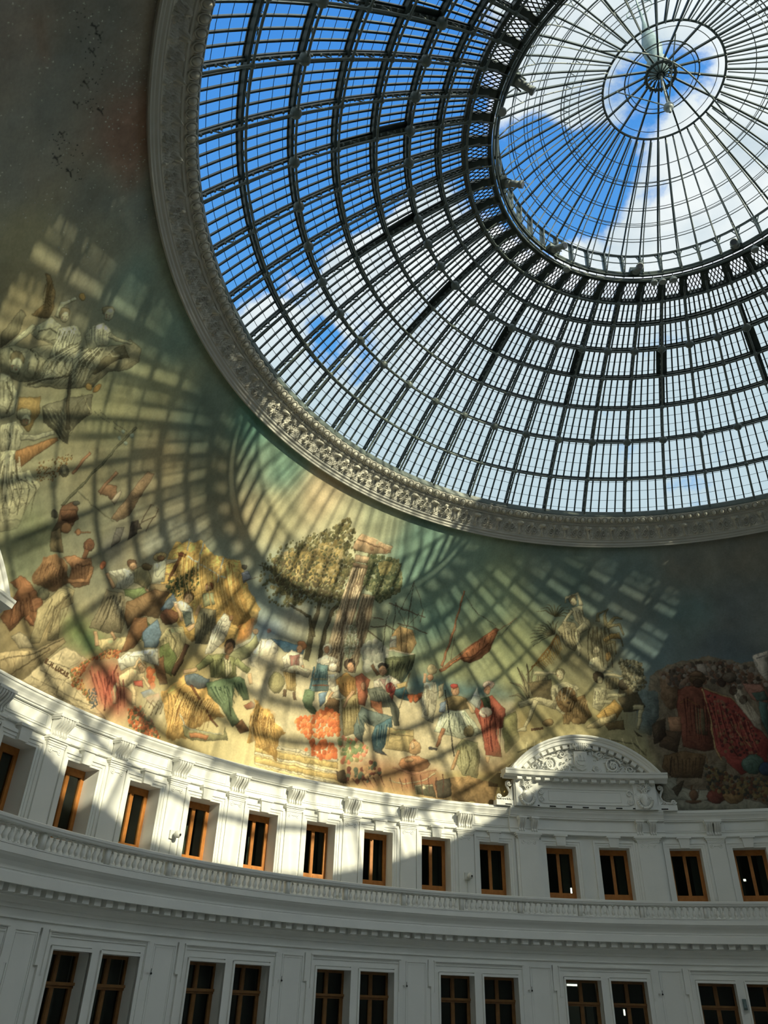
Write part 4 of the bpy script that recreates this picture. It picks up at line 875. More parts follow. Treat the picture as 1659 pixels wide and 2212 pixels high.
1 0 120 98 76 -3434 1534 -3420 1334 -3413 1136 -3411 1136 -3415 1334 -3427 1535
1 0 120 98 76 -3421 1490 -3419 1224 -3408 963 -3406 963 -3415 1224 -3415 1491
1 0 120 98 76 -3417 1571 -3421 1303 -3394 1041 -3392 1041 -3417 1303 -3411 1572
1 0 216 196 160 -3509 1555 -3521 1273 -3483 999 -3481 999 -3518 1273 -3504 1555
1 0 216 196 160 -3488 1470 -3489 1288 -3470 1109 -3469 1109 -3486 1288 -3483 1470
1 0 216 196 160 -3478 1533 -3479 1312 -3455 1096 -3453 1096 -3475 1313 -3473 1534
1 0 216 196 160 -3459 1454 -3437 1259 -3444 1065 -3442 1065 -3434 1259 -3454 1454
1 0 216 196 160 -3445 1470 -3434 1258 -3429 1048 -3428 1048 -3431 1258 -3440 1471
1 0 216 196 160 -3434 1466 -3413 1217 -3421 972 -3419 972 -3410 1217 -3428 1466
1 0 216 196 160 -3421 1475 -3431 1226 -3408 984 -3406 984 -3427 1226 -3416 1475
1 0 216 196 160 -3406 1441 -3405 1201 -3396 966 -3395 966 -3402 1201 -3401 1441
1 0 122 104 80 -3371 1349 -3355 1173 -3355 998 -3353 998 -3351 1173 -3364 1349
1 0 122 104 80 -3365 1415 -3381 1208 -3346 1008 -3344 1008 -3377 1209 -3359 1415
1 0 122 104 80 -3353 1413 -3338 1247 -3336 1082 -3334 1082 -3334 1247 -3347 1413
1 0 122 104 80 -3335 1321 -3324 1212 -3327 1103 -3325 1103 -3319 1212 -3329 1321
1 0 122 104 80 -3327 1358 -3302 1182 -3319 1007 -3316 1007 -3298 1182 -3321 1359
1 0 122 104 80 -3317 1381 -3331 1206 -3309 1034 -3307 1034 -3327 1206 -3310 1381
1 0 122 104 80 -3307 1421 -3285 1255 -3298 1089 -3296 1089 -3281 1255 -3301 1422
1 0 122 104 80 -3291 1352 -3274 1193 -3288 1035 -3286 1035 -3270 1193 -3285 1353
1 0 120 120 84 -3061 1093 -3055 1052 -3043 1013 -3040 1014 -3050 1053 -3054 1093
1 0 120 120 84 -3035 1091 -3028 1042 -3022 993 -3019 993 -3023 1042 -3027 1091
1 0 120 120 84 -3011 1085 -3006 1038 -3006 991 -3004 991 -3001 1038 -3004 1086
1 0 120 120 84 -2985 1089 -2983 1049 -2987 1009 -2985 1009 -2978 1049 -2978 1089
1 0 120 120 84 -2968 1093 -2970 1045 -2976 998 -2974 998 -2966 1045 -2961 1093
1 0 120 120 84 -2937 1115 -2951 1069 -2952 1022 -2950 1022 -2946 1068 -2930 1113
1 0 120 120 84 -2909 1130 -2919 1083 -2931 1036 -2928 1035 -2914 1082 -2902 1129
1 0 52 54 40 -3065 1076 -3057 1034 -3047 993 -3045 993 -3053 1035 -3058 1077
1 0 52 54 40 -3042 1102 -3032 1056 -3030 1009 -3028 1010 -3028 1056 -3035 1103
1 0 52 54 40 -3000 1101 -3007 1051 -3001 1001 -2998 1001 -3002 1051 -2993 1100
1 0 52 54 40 -2979 1105 -2985 1063 -2984 1022 -2982 1022 -2980 1063 -2972 1104
1 0 52 54 40 -2955 1100 -2967 1048 -2969 996 -2967 996 -2962 1048 -2948 1099
1 0 52 54 40 -2920 1126 -2926 1064 -2947 1004 -2944 1004 -2921 1063 -2913 1126
1 0 92 62 42 -4947 1008 -4942 1011 -4944 1013 -4949 1010
1 0 92 62 42 -4932 1015 -4926 1018 -4928 1020 -4934 1017
1 0 140 98 66 -4938 1013 -4932 1009 -4929 1011 -4935 1015
1 0 136 66 52 -4934 1002 -4926 1007 -4927 1008 -4935 1004
1 0 150 108 72 -4955 1009 -4944 998 -4940 1001 -4951 1011
1 0 92 62 42 -4541 1020 -4535 1023 -4536 1025 -4543 1022
1 0 92 62 42 -4523 1027 -4516 1030 -4518 1033 -4525 1030
1 0 140 98 66 -4530 1025 -4523 1020 -4520 1021 -4527 1027
1 0 136 66 52 -4526 1012 -4517 1016 -4518 1019 -4528 1014
1 0 150 108 72 -4549 1022 -4538 1008 -4534 1010 -4545 1024
1 0 92 62 42 -4170 881 -4162 884 -4164 887 -4172 884
1 0 92 62 42 -4149 887 -4141 890 -4143 893 -4151 890
1 0 140 98 66 -4157 886 -4150 879 -4147 881 -4153 888
1 0 136 66 52 -4155 871 -4144 874 -4145 877 -4156 873
1 0 150 108 72 -4179 883 -4169 867 -4163 869 -4173 886
1 0 92 62 42 -4648 625 -4642 628 -4643 630 -4649 628
1 0 92 62 42 -4632 631 -4626 633 -4627 635 -4633 633
1 0 140 98 66 -4638 630 -4633 624 -4630 626 -4635 631
1 0 136 66 52 -4636 618 -4628 621 -4629 623 -4637 620
1 0 150 108 72 -4654 627 -4646 615 -4642 617 -4650 629
1 0 92 62 42 -5241 963 -5234 967 -5236 970 -5243 966
1 0 92 62 42 -5222 973 -5215 977 -5218 980 -5225 976
1 0 140 98 66 -5229 971 -5221 966 -5219 968 -5226 973
1 0 136 66 52 -5224 958 -5214 963 -5216 965 -5226 960
1 0 150 108 72 -5249 964 -5236 952 -5231 955 -5245 967
1 0 92 62 42 -4449 1110 -4445 1112 -4446 1114 -4451 1112
1 0 92 62 42 -4436 1115 -4432 1118 -4433 1119 -4438 1117
1 0 140 98 66 -4441 1114 -4436 1110 -4435 1111 -4439 1115
1 0 136 66 52 -4439 1105 -4432 1108 -4433 1109 -4440 1107
1 0 150 108 72 -4455 1111 -4447 1102 -4444 1104 -4452 1113
1 0 92 84 62 -4994 838 -4995 773 -4993 710 -4990 710 -4989 774 -4986 838
1 0 92 84 62 -4980 847 -4973 784 -4971 722 -4968 722 -4968 785 -4972 849
1 0 92 84 62 -4969 858 -4953 792 -4951 723 -4949 724 -4947 792 -4961 860
1 0 92 84 62 -4956 845 -4953 799 -4940 755 -4937 756 -4947 800 -4948 846
1 0 92 84 62 -4947 856 -4933 810 -4925 762 -4923 762 -4927 811 -4939 858
1 0 92 84 62 -4930 845 -4919 798 -4904 753 -4901 754 -4914 799 -4922 846
1 0 92 84 62 -4923 859 -4913 803 -4888 751 -4885 752 -4908 805 -4915 861
1 0 92 84 62 -4902 854 -4884 815 -4870 776 -4867 776 -4879 817 -4894 856
1 0 92 84 62 -4897 872 -4869 814 -4844 754 -4842 755 -4864 815 -4889 875
1 0 166 154 118 -4991 817 -4982 766 -4983 714 -4981 714 -4978 767 -4986 818
1 0 166 154 118 -4971 850 -4961 795 -4951 740 -4949 741 -4957 796 -4965 851
1 0 166 154 118 -4955 853 -4945 798 -4930 744 -4928 745 -4941 798 -4949 854
1 0 166 154 118 -4939 862 -4916 799 -4902 734 -4900 735 -4912 800 -4933 864
1 0 166 154 118 -4910 856 -4885 800 -4867 742 -4865 742 -4881 801 -4904 857
1 0 166 154 118 -4899 877 -4868 827 -4853 773 -4851 773 -4864 829 -4894 880
1 0 150 150 124 -5022 920 -5000 912 -4979 902 -4977 904 -4998 914 -5019 924
1 0 150 150 124 -5003 931 -4985 921 -4968 909 -4967 910 -4982 924 -4999 935
1 0 150 150 124 -4996 943 -4973 927 -4956 909 -4954 910 -4970 930 -4992 946
1 0 150 150 124 -4965 953 -4954 933 -4941 914 -4939 914 -4950 935 -4959 955
1 0 150 150 124 -4944 957 -4937 939 -4933 920 -4930 921 -4933 940 -4938 958
1 0 150 150 124 -4929 978 -4928 951 -4924 924 -4922 924 -4924 951 -4923 978
1 0 150 150 124 -4903 977 -4908 951 -4912 924 -4909 924 -4904 951 -4897 977
1 0 56 76 54 -4201 671 -4156 640 -4108 611 -4106 613 -4151 644 -4194 676
1 0 56 76 54 -4177 680 -4134 646 -4085 617 -4083 619 -4129 650 -4170 685
1 0 56 76 54 -4142 687 -4110 662 -4074 639 -4072 641 -4105 665 -4134 693
1 0 56 76 54 -4121 698 -4085 672 -4050 644 -4048 646 -4081 675 -4114 704
1 0 56 76 54 -4104 701 -4063 668 -4022 634 -4019 636 -4058 671 -4096 706
1 0 56 76 54 -4074 711 -4051 686 -4022 667 -4020 669 -4046 690 -4066 715
1 0 56 76 54 -4066 732 -4035 707 -4009 679 -4006 680 -4030 711 -4059 738
1 0 56 76 54 -4036 732 -4014 705 -3986 682 -3984 684 -4009 708 -4027 736
1 0 56 76 54 -4021 745 -4002 718 -3975 696 -3973 698 -3996 721 -4012 749
1 0 128 150 108 -4175 663 -4134 639 -4093 614 -4092 616 -4131 641 -4170 667
1 0 128 150 108 -4167 687 -4123 644 -4067 609 -4065 610 -4119 646 -4162 691
1 0 128 150 108 -4132 690 -4107 661 -4076 635 -4075 636 -4103 663 -4127 693
1 0 128 150 108 -4110 689 -4087 662 -4063 635 -4061 636 -4083 664 -4104 692
1 0 128 150 108 -4094 719 -4061 677 -4040 630 -4038 631 -4057 679 -4088 722
1 0 128 150 108 -4080 726 -4060 669 -4026 617 -4024 618 -4056 670 -4073 728
1 0 86 88 50 -4244 808 -4225 771 -4201 735 -4198 736 -4220 772 -4237 810
1 0 86 88 50 -4224 805 -4199 772 -4184 736 -4182 737 -4194 774 -4217 808
1 0 86 88 50 -4209 811 -4192 785 -4178 758 -4175 758 -4187 786 -4202 814
1 0 86 88 50 -4190 822 -4168 789 -4153 753 -4150 754 -4163 790 -4183 825
1 0 86 88 50 -4169 822 -4146 790 -4134 755 -4131 756 -4141 792 -4162 825
1 0 86 88 50 -4151 830 -4133 791 -4112 752 -4110 753 -4128 792 -4144 833
1 0 86 88 50 -4132 828 -4118 796 -4101 765 -4098 766 -4113 797 -4124 830
1 0 86 88 50 -4107 826 -4099 798 -4082 773 -4080 774 -4094 800 -4099 827
1 0 170 172 112 -4224 801 -4209 777 -4195 752 -4193 753 -4205 778 -4219 803
1 0 170 172 112 -4200 805 -4186 780 -4173 755 -4171 756 -4183 781 -4195 807
1 0 170 172 112 -4174 810 -4160 789 -4152 766 -4150 767 -4157 790 -4169 812
1 0 170 172 112 -4143 817 -4132 790 -4120 764 -4118 765 -4129 791 -4138 818
1 0 170 172 112 -4119 833 -4104 805 -4096 774 -4095 775 -4100 806 -4114 835
1 0 120 52 40 -4921 520 -4860 467 -4804 410 -4802 411 -4855 469 -4915 524
1 0 120 52 40 -4890 515 -4833 466 -4786 411 -4784 412 -4828 469 -4884 520
1 0 120 52 40 -4877 532 -4819 485 -4779 428 -4776 429 -4814 487 -4870 537
1 0 120 52 40 -4829 517 -4790 460 -4739 409 -4736 410 -4785 462 -4821 520
1 0 120 52 40 -4818 527 -4783 478 -4742 433 -4740 434 -4778 481 -4810 530
1 0 120 52 40 -4791 528 -4763 483 -4727 442 -4725 443 -4758 486 -4783 531
1 0 120 52 40 -4785 547 -4721 479 -4685 399 -4682 400 -4716 481 -4777 551
1 0 120 52 40 -4768 563 -4717 503 -4687 435 -4684 436 -4711 505 -4760 567
1 0 120 52 40 -4724 546 -4689 491 -4661 434 -4658 434 -4683 493 -4716 550
1 0 206 110 78 -4919 540 -4875 488 -4819 443 -4817 444 -4871 490 -4913 543
1 0 206 110 78 -4878 530 -4829 463 -4763 405 -4761 406 -4826 465 -4872 533
1 0 206 110 78 -4856 548 -4815 489 -4761 437 -4759 438 -4811 491 -4850 550
1 0 206 110 78 -4820 556 -4761 488 -4712 415 -4710 416 -4757 489 -4814 559
1 0 206 110 78 -4797 563 -4756 484 -4692 414 -4690 415 -4752 485 -4791 565
1 0 206 110 78 -4758 549 -4731 498 -4693 451 -4691 452 -4727 499 -4752 552
1 0 126 84 34 -4377 615 -4383 513 -4373 414 -4371 414 -4379 514 -4370 615
1 0 126 84 34 -4363 573 -4364 496 -4361 421 -4359 421 -4360 496 -4356 573
1 0 126 84 34 -4355 570 -4355 505 -4353 442 -4351 442 -4351 506 -4349 570
1 0 126 84 34 -4348 604 -4352 515 -4347 428 -4345 428 -4348 515 -4342 605
1 0 126 84 34 -4340 609 -4360 520 -4339 435 -4337 435 -4356 520 -4334 608
1 0 126 84 34 -4330 587 -4344 505 -4331 426 -4329 426 -4340 505 -4324 587
1 0 126 84 34 -4321 605 -4340 515 -4323 428 -4321 428 -4336 515 -4315 605
1 0 126 84 34 -4312 589 -4329 533 -4313 480 -4311 480 -4325 534 -4306 589
1 0 126 84 34 -4303 595 -4304 526 -4305 459 -4303 459 -4300 527 -4296 595
1 0 126 84 34 -4293 607 -4309 541 -4295 478 -4293 479 -4305 542 -4287 606
1 0 126 84 34 -4286 606 -4293 530 -4290 454 -4288 455 -4289 530 -4280 606
1 0 126 84 34 -4276 595 -4292 541 -4279 488 -4277 488 -4288 541 -4270 595
1 0 126 84 34 -4263 617 -4282 547 -4269 479 -4267 480 -4277 548 -4257 617
1 0 126 84 34 -4259 580 -4263 530 -4263 480 -4261 480 -4259 530 -4253 580
1 0 126 84 34 -4248 593 -4261 541 -4254 491 -4251 491 -4257 541 -4242 592
1 0 126 84 34 -4238 598 -4255 543 -4245 488 -4243 489 -4251 543 -4232 597
1 0 126 84 34 -4229 598 -4237 535 -4239 473 -4237 473 -4233 535 -4223 598
1 0 126 84 34 -4219 611 -4228 551 -4228 492 -4226 492 -4223 551 -4213 611
1 0 126 84 34 -4213 590 -4230 539 -4222 488 -4220 488 -4226 539 -4207 589
1 0 126 84 34 -4204 600 -4216 557 -4212 514 -4210 514 -4211 557 -4198 599
1 0 126 84 34 -4192 615 -4210 559 -4204 504 -4202 504 -4206 559 -4186 614
1 0 126 84 34 -4186 589 -4191 556 -4193 523 -4191 523 -4187 556 -4180 588
1 0 126 84 34 -4178 601 -4189 559 -4188 517 -4186 517 -4184 559 -4172 600
1 0 126 84 34 -4169 593 -4181 563 -4177 533 -4175 534 -4177 563 -4163 591
1 0 126 84 34 -4158 600 -4167 557 -4171 515 -4169 515 -4163 557 -4151 599
1 0 126 84 34 -4149 606 -4158 573 -4160 541 -4158 541 -4153 573 -4143 605
1 0 232 196 112 -4370 593 -4379 522 -4363 454 -4361 454 -4375 522 -4365 593
1 0 232 196 112 -4361 578 -4362 520 -4356 463 -4354 463 -4359 520 -4356 578
1 0 232 196 112 -4350 586 -4366 505 -4345 428 -4343 428 -4362 505 -4344 585
1 0 232 196 112 -4339 600 -4341 530 -4335 461 -4333 461 -4338 530 -4334 600
1 0 232 196 112 -4323 619 -4339 538 -4320 460 -4318 461 -4336 538 -4318 618
1 0 232 196 112 -4311 614 -4326 539 -4309 467 -4307 467 -4323 539 -4306 613
1 0 232 196 112 -4305 609 -4307 527 -4304 447 -4303 447 -4304 527 -4299 609
1 0 232 196 112 -4291 606 -4292 541 -4291 477 -4290 477 -4289 541 -4286 607
1 0 232 196 112 -4282 577 -4295 520 -4284 464 -4282 464 -4292 520 -4276 577
1 0 232 196 112 -4268 609 -4274 544 -4272 480 -4270 480 -4271 544 -4263 608
1 0 232 196 112 -4256 582 -4262 538 -4259 494 -4258 495 -4259 538 -4251 582
1 0 232 196 112 -4241 596 -4248 555 -4245 514 -4243 514 -4244 555 -4236 595
1 0 232 196 112 -4230 616 -4245 560 -4237 505 -4235 505 -4241 560 -4225 615
1 0 232 196 112 -4218 597 -4230 543 -4228 489 -4226 489 -4227 543 -4213 597
1 0 232 196 112 -4210 590 -4223 551 -4217 513 -4216 513 -4219 551 -4205 589
1 0 232 196 112 -4198 606 -4209 565 -4207 524 -4205 524 -4205 565 -4193 605
1 0 232 196 112 -4186 610 -4197 569 -4196 527 -4195 527 -4193 568 -4181 609
1 0 232 196 112 -4174 603 -4192 555 -4190 507 -4188 507 -4188 555 -4169 602
1 0 232 196 112 -4158 609 -4166 571 -4172 533 -4170 533 -4162 571 -4153 609
1 0 232 196 112 -4148 605 -4155 573 -4162 540 -4160 540 -4151 572 -4143 605
1 0 128 88 34 -3900 605 -3902 555 -3870 513 -3868 514 -3898 556 -3893 605
1 0 128 88 34 -3886 606 -3877 560 -3857 517 -3854 518 -3873 561 -3879 607
1 0 128 88 34 -3873 605 -3872 551 -3840 505 -3838 506 -3868 552 -3866 606
1 0 128 88 34 -3865 617 -3859 567 -3834 523 -3832 524 -3855 568 -3859 617
1 0 128 88 34 -3851 592 -3850 555 -3827 524 -3825 525 -3846 556 -3844 593
1 0 128 88 34 -3845 618 -3837 569 -3813 525 -3811 525 -3833 570 -3839 619
1 0 128 88 34 -3836 616 -3824 566 -3802 519 -3800 520 -3820 567 -3830 617
1 0 128 88 34 -3821 610 -3811 565 -3790 524 -3788 524 -3807 566 -3815 611
1 0 128 88 34 -3810 616 -3806 564 -3775 520 -3773 521 -3802 565 -3803 617
1 0 128 88 34 -3802 619 -3800 574 -3772 537 -3770 538 -3796 575 -3796 619
1 0 128 88 34 -3788 615 -3778 565 -3753 520 -3750 521 -3774 566 -3782 616
1 0 128 88 34 -3778 617 -3768 579 -3749 543 -3747 544 -3763 580 -3772 619
1 0 128 88 34 -3766 611 -3764 568 -3735 534 -3734 535 -3760 570 -3759 612
1 0 128 88 34 -3753 622 -3752 573 -3718 533 -3716 535 -3748 574 -3746 623
1 0 160 122 52 -4693 1161 -4656 1052 -4566 965 -4564 966 -4651 1054 -4685 1163
1 0 160 122 52 -4689 1198 -4610 1088 -4537 975 -4535 976 -4605 1090 -4682 1201
1 0 160 122 52 -4667 1192 -4614 1106 -4549 1027 -4546 1028 -4610 1108 -4660 1195
1 0 160 122 52 -4644 1190 -4580 1102 -4516 1014 -4513 1015 -4575 1104 -4637 1193
1 0 160 122 52 -4625 1197 -4576 1106 -4498 1029 -4496 1030 -4572 1108 -4618 1199
1 0 160 122 52 -4629 1226 -4557 1119 -4468 1019 -4465 1020 -4552 1121 -4621 1229
1 0 160 122 52 -4584 1199 -4517 1091 -4425 995 -4423 996 -4513 1093 -4576 1202
1 0 160 122 52 -4591 1242 -4509 1131 -4413 1027 -4411 1028 -4504 1133 -4584 1245
1 0 160 122 52 -4556 1221 -4496 1135 -4418 1058 -4416 1059 -4492 1137 -4549 1224
1 0 160 122 52 -4528 1223 -4453 1131 -4372 1043 -4370 1044 -4448 1134 -4521 1226
1 0 160 122 52 -4521 1235 -4435 1109 -4319 999 -4317 1001 -4431 1112 -4514 1238
1 0 160 122 52 -4479 1219 -4417 1137 -4338 1063 -4336 1065 -4413 1139 -4472 1223
1 0 160 122 52 -4438 1207 -4379 1125 -4299 1055 -4297 1056 -4375 1127 -4431 1210
1 0 160 122 52 -4426 1224 -4354 1124 -4253 1039 -4251 1040 -4349 1126 -4419 1228
1 0 160 122 52 -4435 1251 -4368 1150 -4260 1071 -4258 1073 -4363 1152 -4428 1254
1 0 160 122 52 -4412 1259 -4293 1145 -4185 1025 -4183 1026 -4288 1148 -4406 1263
1 0 160 122 52 -4391 1254 -4308 1162 -4213 1078 -4211 1079 -4304 1165 -4385 1257
1 0 160 122 52 -4389 1283 -4290 1188 -4188 1094 -4186 1095 -4286 1190 -4382 1287
1 0 160 122 52 -4366 1282 -4285 1191 -4183 1114 -4181 1115 -4281 1194 -4359 1286
1 0 160 122 52 -4349 1286 -4252 1171 -4124 1077 -4121 1078 -4248 1174 -4342 1289
1 0 232 196 108 -4679 1175 -4636 1076 -4552 995 -4550 997 -4632 1078 -4672 1177
1 0 232 196 108 -4661 1201 -4615 1101 -4525 1021 -4523 1022 -4611 1103 -4655 1203
1 0 232 196 108 -4624 1183 -4572 1083 -4486 999 -4485 1000 -4568 1085 -4618 1185
1 0 232 196 108 -4583 1185 -4540 1112 -4474 1049 -4472 1050 -4536 1114 -4577 1188
1 0 232 196 108 -4576 1206 -4511 1121 -4439 1038 -4437 1040 -4507 1123 -4570 1209
1 0 232 196 108 -4547 1216 -4482 1135 -4411 1057 -4409 1058 -4478 1137 -4542 1219
1 0 232 196 108 -4547 1243 -4457 1143 -4370 1040 -4368 1041 -4453 1145 -4541 1246
1 0 232 196 108 -4530 1256 -4466 1158 -4368 1078 -4366 1079 -4462 1160 -4524 1258
1 0 232 196 108 -4480 1239 -4397 1130 -4293 1033 -4291 1034 -4393 1132 -4474 1242
1 0 232 196 108 -4426 1221 -4336 1128 -4254 1032 -4252 1033 -4332 1130 -4421 1224
1 0 232 196 108 -4420 1250 -4329 1143 -4224 1044 -4222 1045 -4325 1145 -4414 1253
1 0 232 196 108 -4403 1273 -4301 1163 -4189 1058 -4187 1059 -4297 1165 -4397 1276
1 0 232 196 108 -4347 1247 -4271 1138 -4153 1053 -4151 1054 -4267 1140 -4341 1250
1 0 232 196 108 -4339 1275 -4247 1164 -4126 1070 -4124 1072 -4244 1166 -4333 1278
1 0 96 62 38 -5405 788 -5399 761 -5384 737 -5382 737 -5395 762 -5399 789
1 0 96 62 38 -5402 804 -5390 770 -5375 737 -5373 738 -5387 771 -5397 805
1 0 96 62 38 -5387 789 -5375 752 -5357 717 -5356 718 -5372 753 -5381 791
1 0 96 62 38 -5382 805 -5373 765 -5351 730 -5349 730 -5370 766 -5377 806
1 0 96 62 38 -5367 794 -5363 769 -5346 749 -5345 750 -5360 770 -5361 795
1 0 96 62 38 -5371 818 -5365 777 -5338 744 -5336 745 -5362 778 -5366 819
1 0 96 62 38 -5358 819 -5343 782 -5324 747 -5322 747 -5339 783 -5352 821
1 0 96 62 38 -5347 812 -5336 778 -5316 747 -5314 748 -5333 779 -5341 814
1 0 96 62 38 -5333 807 -5324 778 -5306 753 -5304 754 -5321 779 -5327 808
1 0 96 62 38 -5325 811 -5313 771 -5288 736 -5286 736 -5310 772 -5320 812
1 0 96 62 38 -5318 818 -5303 779 -5280 743 -5278 744 -5299 781 -5313 820
1 0 96 62 38 -5317 830 -5300 784 -5271 742 -5269 742 -5296 785 -5312 832
1 0 96 62 38 -5306 833 -5289 796 -5268 762 -5266 762 -5285 798 -5301 834
1 0 96 62 38 -5297 835 -5280 793 -5253 756 -5251 757 -5277 794 -5291 836
1 0 176 130 78 -5406 805 -5397 770 -5380 739 -5378 739 -5394 771 -5401 806
1 0 176 130 78 -5399 817 -5388 769 -5363 726 -5361 727 -5385 770 -5395 818
1 0 176 130 78 -5387 816 -5385 774 -5354 741 -5353 742 -5382 775 -5382 817
1 0 176 130 78 -5368 802 -5360 771 -5341 745 -5339 745 -5357 772 -5363 803
1 0 176 130 78 -5358 816 -5350 786 -5329 760 -5328 761 -5347 787 -5353 817
1 0 176 130 78 -5345 813 -5340 781 -5315 757 -5314 758 -5337 782 -5340 814
1 0 176 130 78 -5328 807 -5322 778 -5299 756 -5297 757 -5319 779 -5323 808
1 0 176 130 78 -5327 827 -5313 797 -5293 770 -5291 770 -5310 798 -5323 828
1 0 176 130 78 -5321 830 -5310 792 -5279 763 -5277 764 -5307 794 -5316 831
1 0 176 130 78 -5302 823 -5289 798 -5270 775 -5269 776 -5286 799 -5298 825
1 0 118 104 70 -5273 698 -5269 623 -5253 552 -5250 552 -5265 624 -5266 698
1 0 118 104 70 -5257 675 -5254 618 -5241 564 -5239 564 -5250 619 -5250 675
1 0 118 104 70 -5244 682 -5224 612 -5225 539 -5222 539 -5219 612 -5237 683
1 0 118 104 70 -5233 708 -5215 635 -5212 560 -5210 560 -5211 635 -5227 709
1 0 118 104 70 -5224 735 -5203 655 -5200 573 -5197 573 -5199 656 -5217 736
1 0 118 104 70 -5212 726 -5207 648 -5189 573 -5187 573 -5203 648 -5205 727
1 0 118 104 70 -5197 722 -5182 660 -5178 596 -5176 597 -5178 660 -5190 723
1 0 118 104 70 -5183 749 -5169 685 -5163 620 -5160 620 -5164 686 -5177 751
1 0 140 132 86 -4585 795 -4562 768 -4538 742 -4536 743 -4558 770 -4580 798
1 0 140 132 86 -4571 806 -4549 784 -4534 760 -4532 761 -4546 786 -4566 809
1 0 140 132 86 -4555 811 -4539 789 -4523 767 -4521 768 -4535 791 -4549 814
1 0 140 132 86 -4541 825 -4525 790 -4500 760 -4498 761 -4521 792 -4535 827
1 0 140 132 86 -4520 822 -4507 795 -4490 770 -4488 771 -4503 797 -4514 824
1 0 140 132 86 -4504 830 -4493 799 -4474 772 -4472 773 -4489 801 -4498 831
1 0 140 132 86 -4495 855 -4470 813 -4455 769 -4452 769 -4466 815 -4489 857
1 0 84 80 60 -4409 980 -4381 917 -4363 852 -4361 852 -4376 918 -4401 982
1 0 84 80 60 -4400 996 -4366 927 -4351 853 -4349 854 -4361 928 -4392 999
1 0 84 80 60 -4382 1000 -4355 939 -4341 875 -4339 875 -4350 940 -4375 1003
1 0 84 80 60 -4362 984 -4346 926 -4326 869 -4324 869 -4341 927 -4354 986
1 0 84 80 60 -4353 1001 -4343 953 -4324 907 -4321 908 -4338 954 -4345 1002
1 0 84 80 60 -4338 1009 -4319 948 -4304 886 -4301 886 -4314 949 -4331 1011
1 0 150 148 122 -4284 992 -4285 921 -4283 852 -4281 852 -4280 922 -4277 992
1 0 150 148 122 -4270 1004 -4270 928 -4274 853 -4272 853 -4265 928 -4263 1004
1 0 150 148 122 -4258 982 -4253 911 -4266 841 -4264 840 -4249 911 -4251 983
1 0 150 148 122 -4247 968 -4248 910 -4257 853 -4255 853 -4244 910 -4241 968
1 0 150 148 122 -4233 971 -4244 922 -4245 873 -4242 873 -4240 922 -4227 971
1 0 158 154 130 -4757 631 -4744 622 -4732 611 -4731 612 -4741 624 -4753 634
1 0 158 154 130 -4732 648 -4717 633 -4700 619 -4698 620 -4714 635 -4726 651
1 0 158 154 130 -4711 660 -4693 645 -4680 627 -4678 628 -4690 647 -4707 663
1 0 158 154 130 -4687 669 -4678 657 -4666 646 -4664 647 -4674 659 -4682 672
1 0 158 154 130 -4671 679 -4656 663 -4644 645 -4642 646 -4652 665 -4666 682
1 0 158 154 130 -4651 688 -4641 676 -4632 664 -4630 665 -4638 678 -4645 691
1 0 158 154 130 -4624 704 -4616 688 -4604 674 -4602 675 -4612 690 -4618 706
1 0 158 154 130 -4599 712 -4592 695 -4580 679 -4578 680 -4588 696 -4593 713
1 0 96 58 32 -5457 594 -5434 565 -5420 532 -5418 533 -5430 566 -5451 597
1 0 96 58 32 -5448 598 -5429 560 -5402 526 -5400 527 -5425 562 -5443 600
1 0 96 58 32 -5441 614 -5420 580 -5391 549 -5389 550 -5416 582 -5435 616
1 0 96 58 32 -5416 614 -5400 591 -5377 571 -5375 572 -5396 593 -5410 616
1 0 96 58 32 -5413 629 -5381 592 -5344 558 -5342 559 -5377 594 -5407 632
1 0 96 58 32 -5401 641 -5364 614 -5337 581 -5335 582 -5360 616 -5396 644
1 0 96 58 32 -5399 662 -5352 627 -5312 587 -5310 588 -5349 629 -5394 665
1 0 184 130 80 -5430 604 -5413 583 -5403 559 -5401 560 -5410 584 -5425 607
1 0 184 130 80 -5411 623 -5390 601 -5376 576 -5374 577 -5387 603 -5406 625
1 0 184 130 80 -5385 635 -5361 614 -5342 589 -5340 590 -5358 615 -5381 638
1 0 184 130 80 -5362 648 -5332 624 -5306 597 -5304 598 -5329 625 -5358 651
1 0 108 72 42 -5273 870 -5248 847 -5221 825 -5219 826 -5244 849 -5268 872
1 0 108 72 42 -5247 870 -5223 848 -5200 826 -5199 827 -5220 850 -5242 873
1 0 108 72 42 -5228 876 -5209 854 -5187 834 -5186 835 -5206 856 -5223 878
1 0 108 72 42 -5220 889 -5201 863 -5177 841 -5175 842 -5198 865 -5214 891
1 0 108 72 42 -5198 891 -5176 865 -5156 838 -5154 839 -5173 867 -5193 894
1 0 108 72 42 -5182 911 -5160 877 -5137 845 -5135 846 -5157 879 -5177 913
1 0 120 100 66 -5375 409 -5340 391 -5309 371 -5308 371 -5338 393 -5372 412
1 0 120 100 66 -5327 418 -5310 404 -5290 390 -5289 391 -5307 405 -5324 421
1 0 120 100 66 -5302 451 -5280 431 -5264 409 -5262 409 -5278 433 -5299 453
1 0 120 100 66 -5266 475 -5251 452 -5239 429 -5238 429 -5248 453 -5262 477
1 0 120 100 66 -5231 486 -5224 465 -5217 443 -5216 443 -5221 465 -5226 487
1 0 120 100 66 -5210 499 -5207 482 -5205 465 -5203 465 -5204 483 -5206 500
1 0 120 100 66 -5174 527 -5175 501 -5180 474 -5178 474 -5172 501 -5169 527
1 0 120 100 66 -5134 550 -5141 532 -5147 513 -5145 513 -5138 531 -5130 550
1 0 92 62 42 -6173 1472 -6169 1477 -6171 1478 -6176 1473
1 0 92 62 42 -6161 1485 -6157 1490 -6159 1491 -6164 1486
1 0 140 98 66 -6166 1481 -6157 1480 -6155 1482 -6164 1483
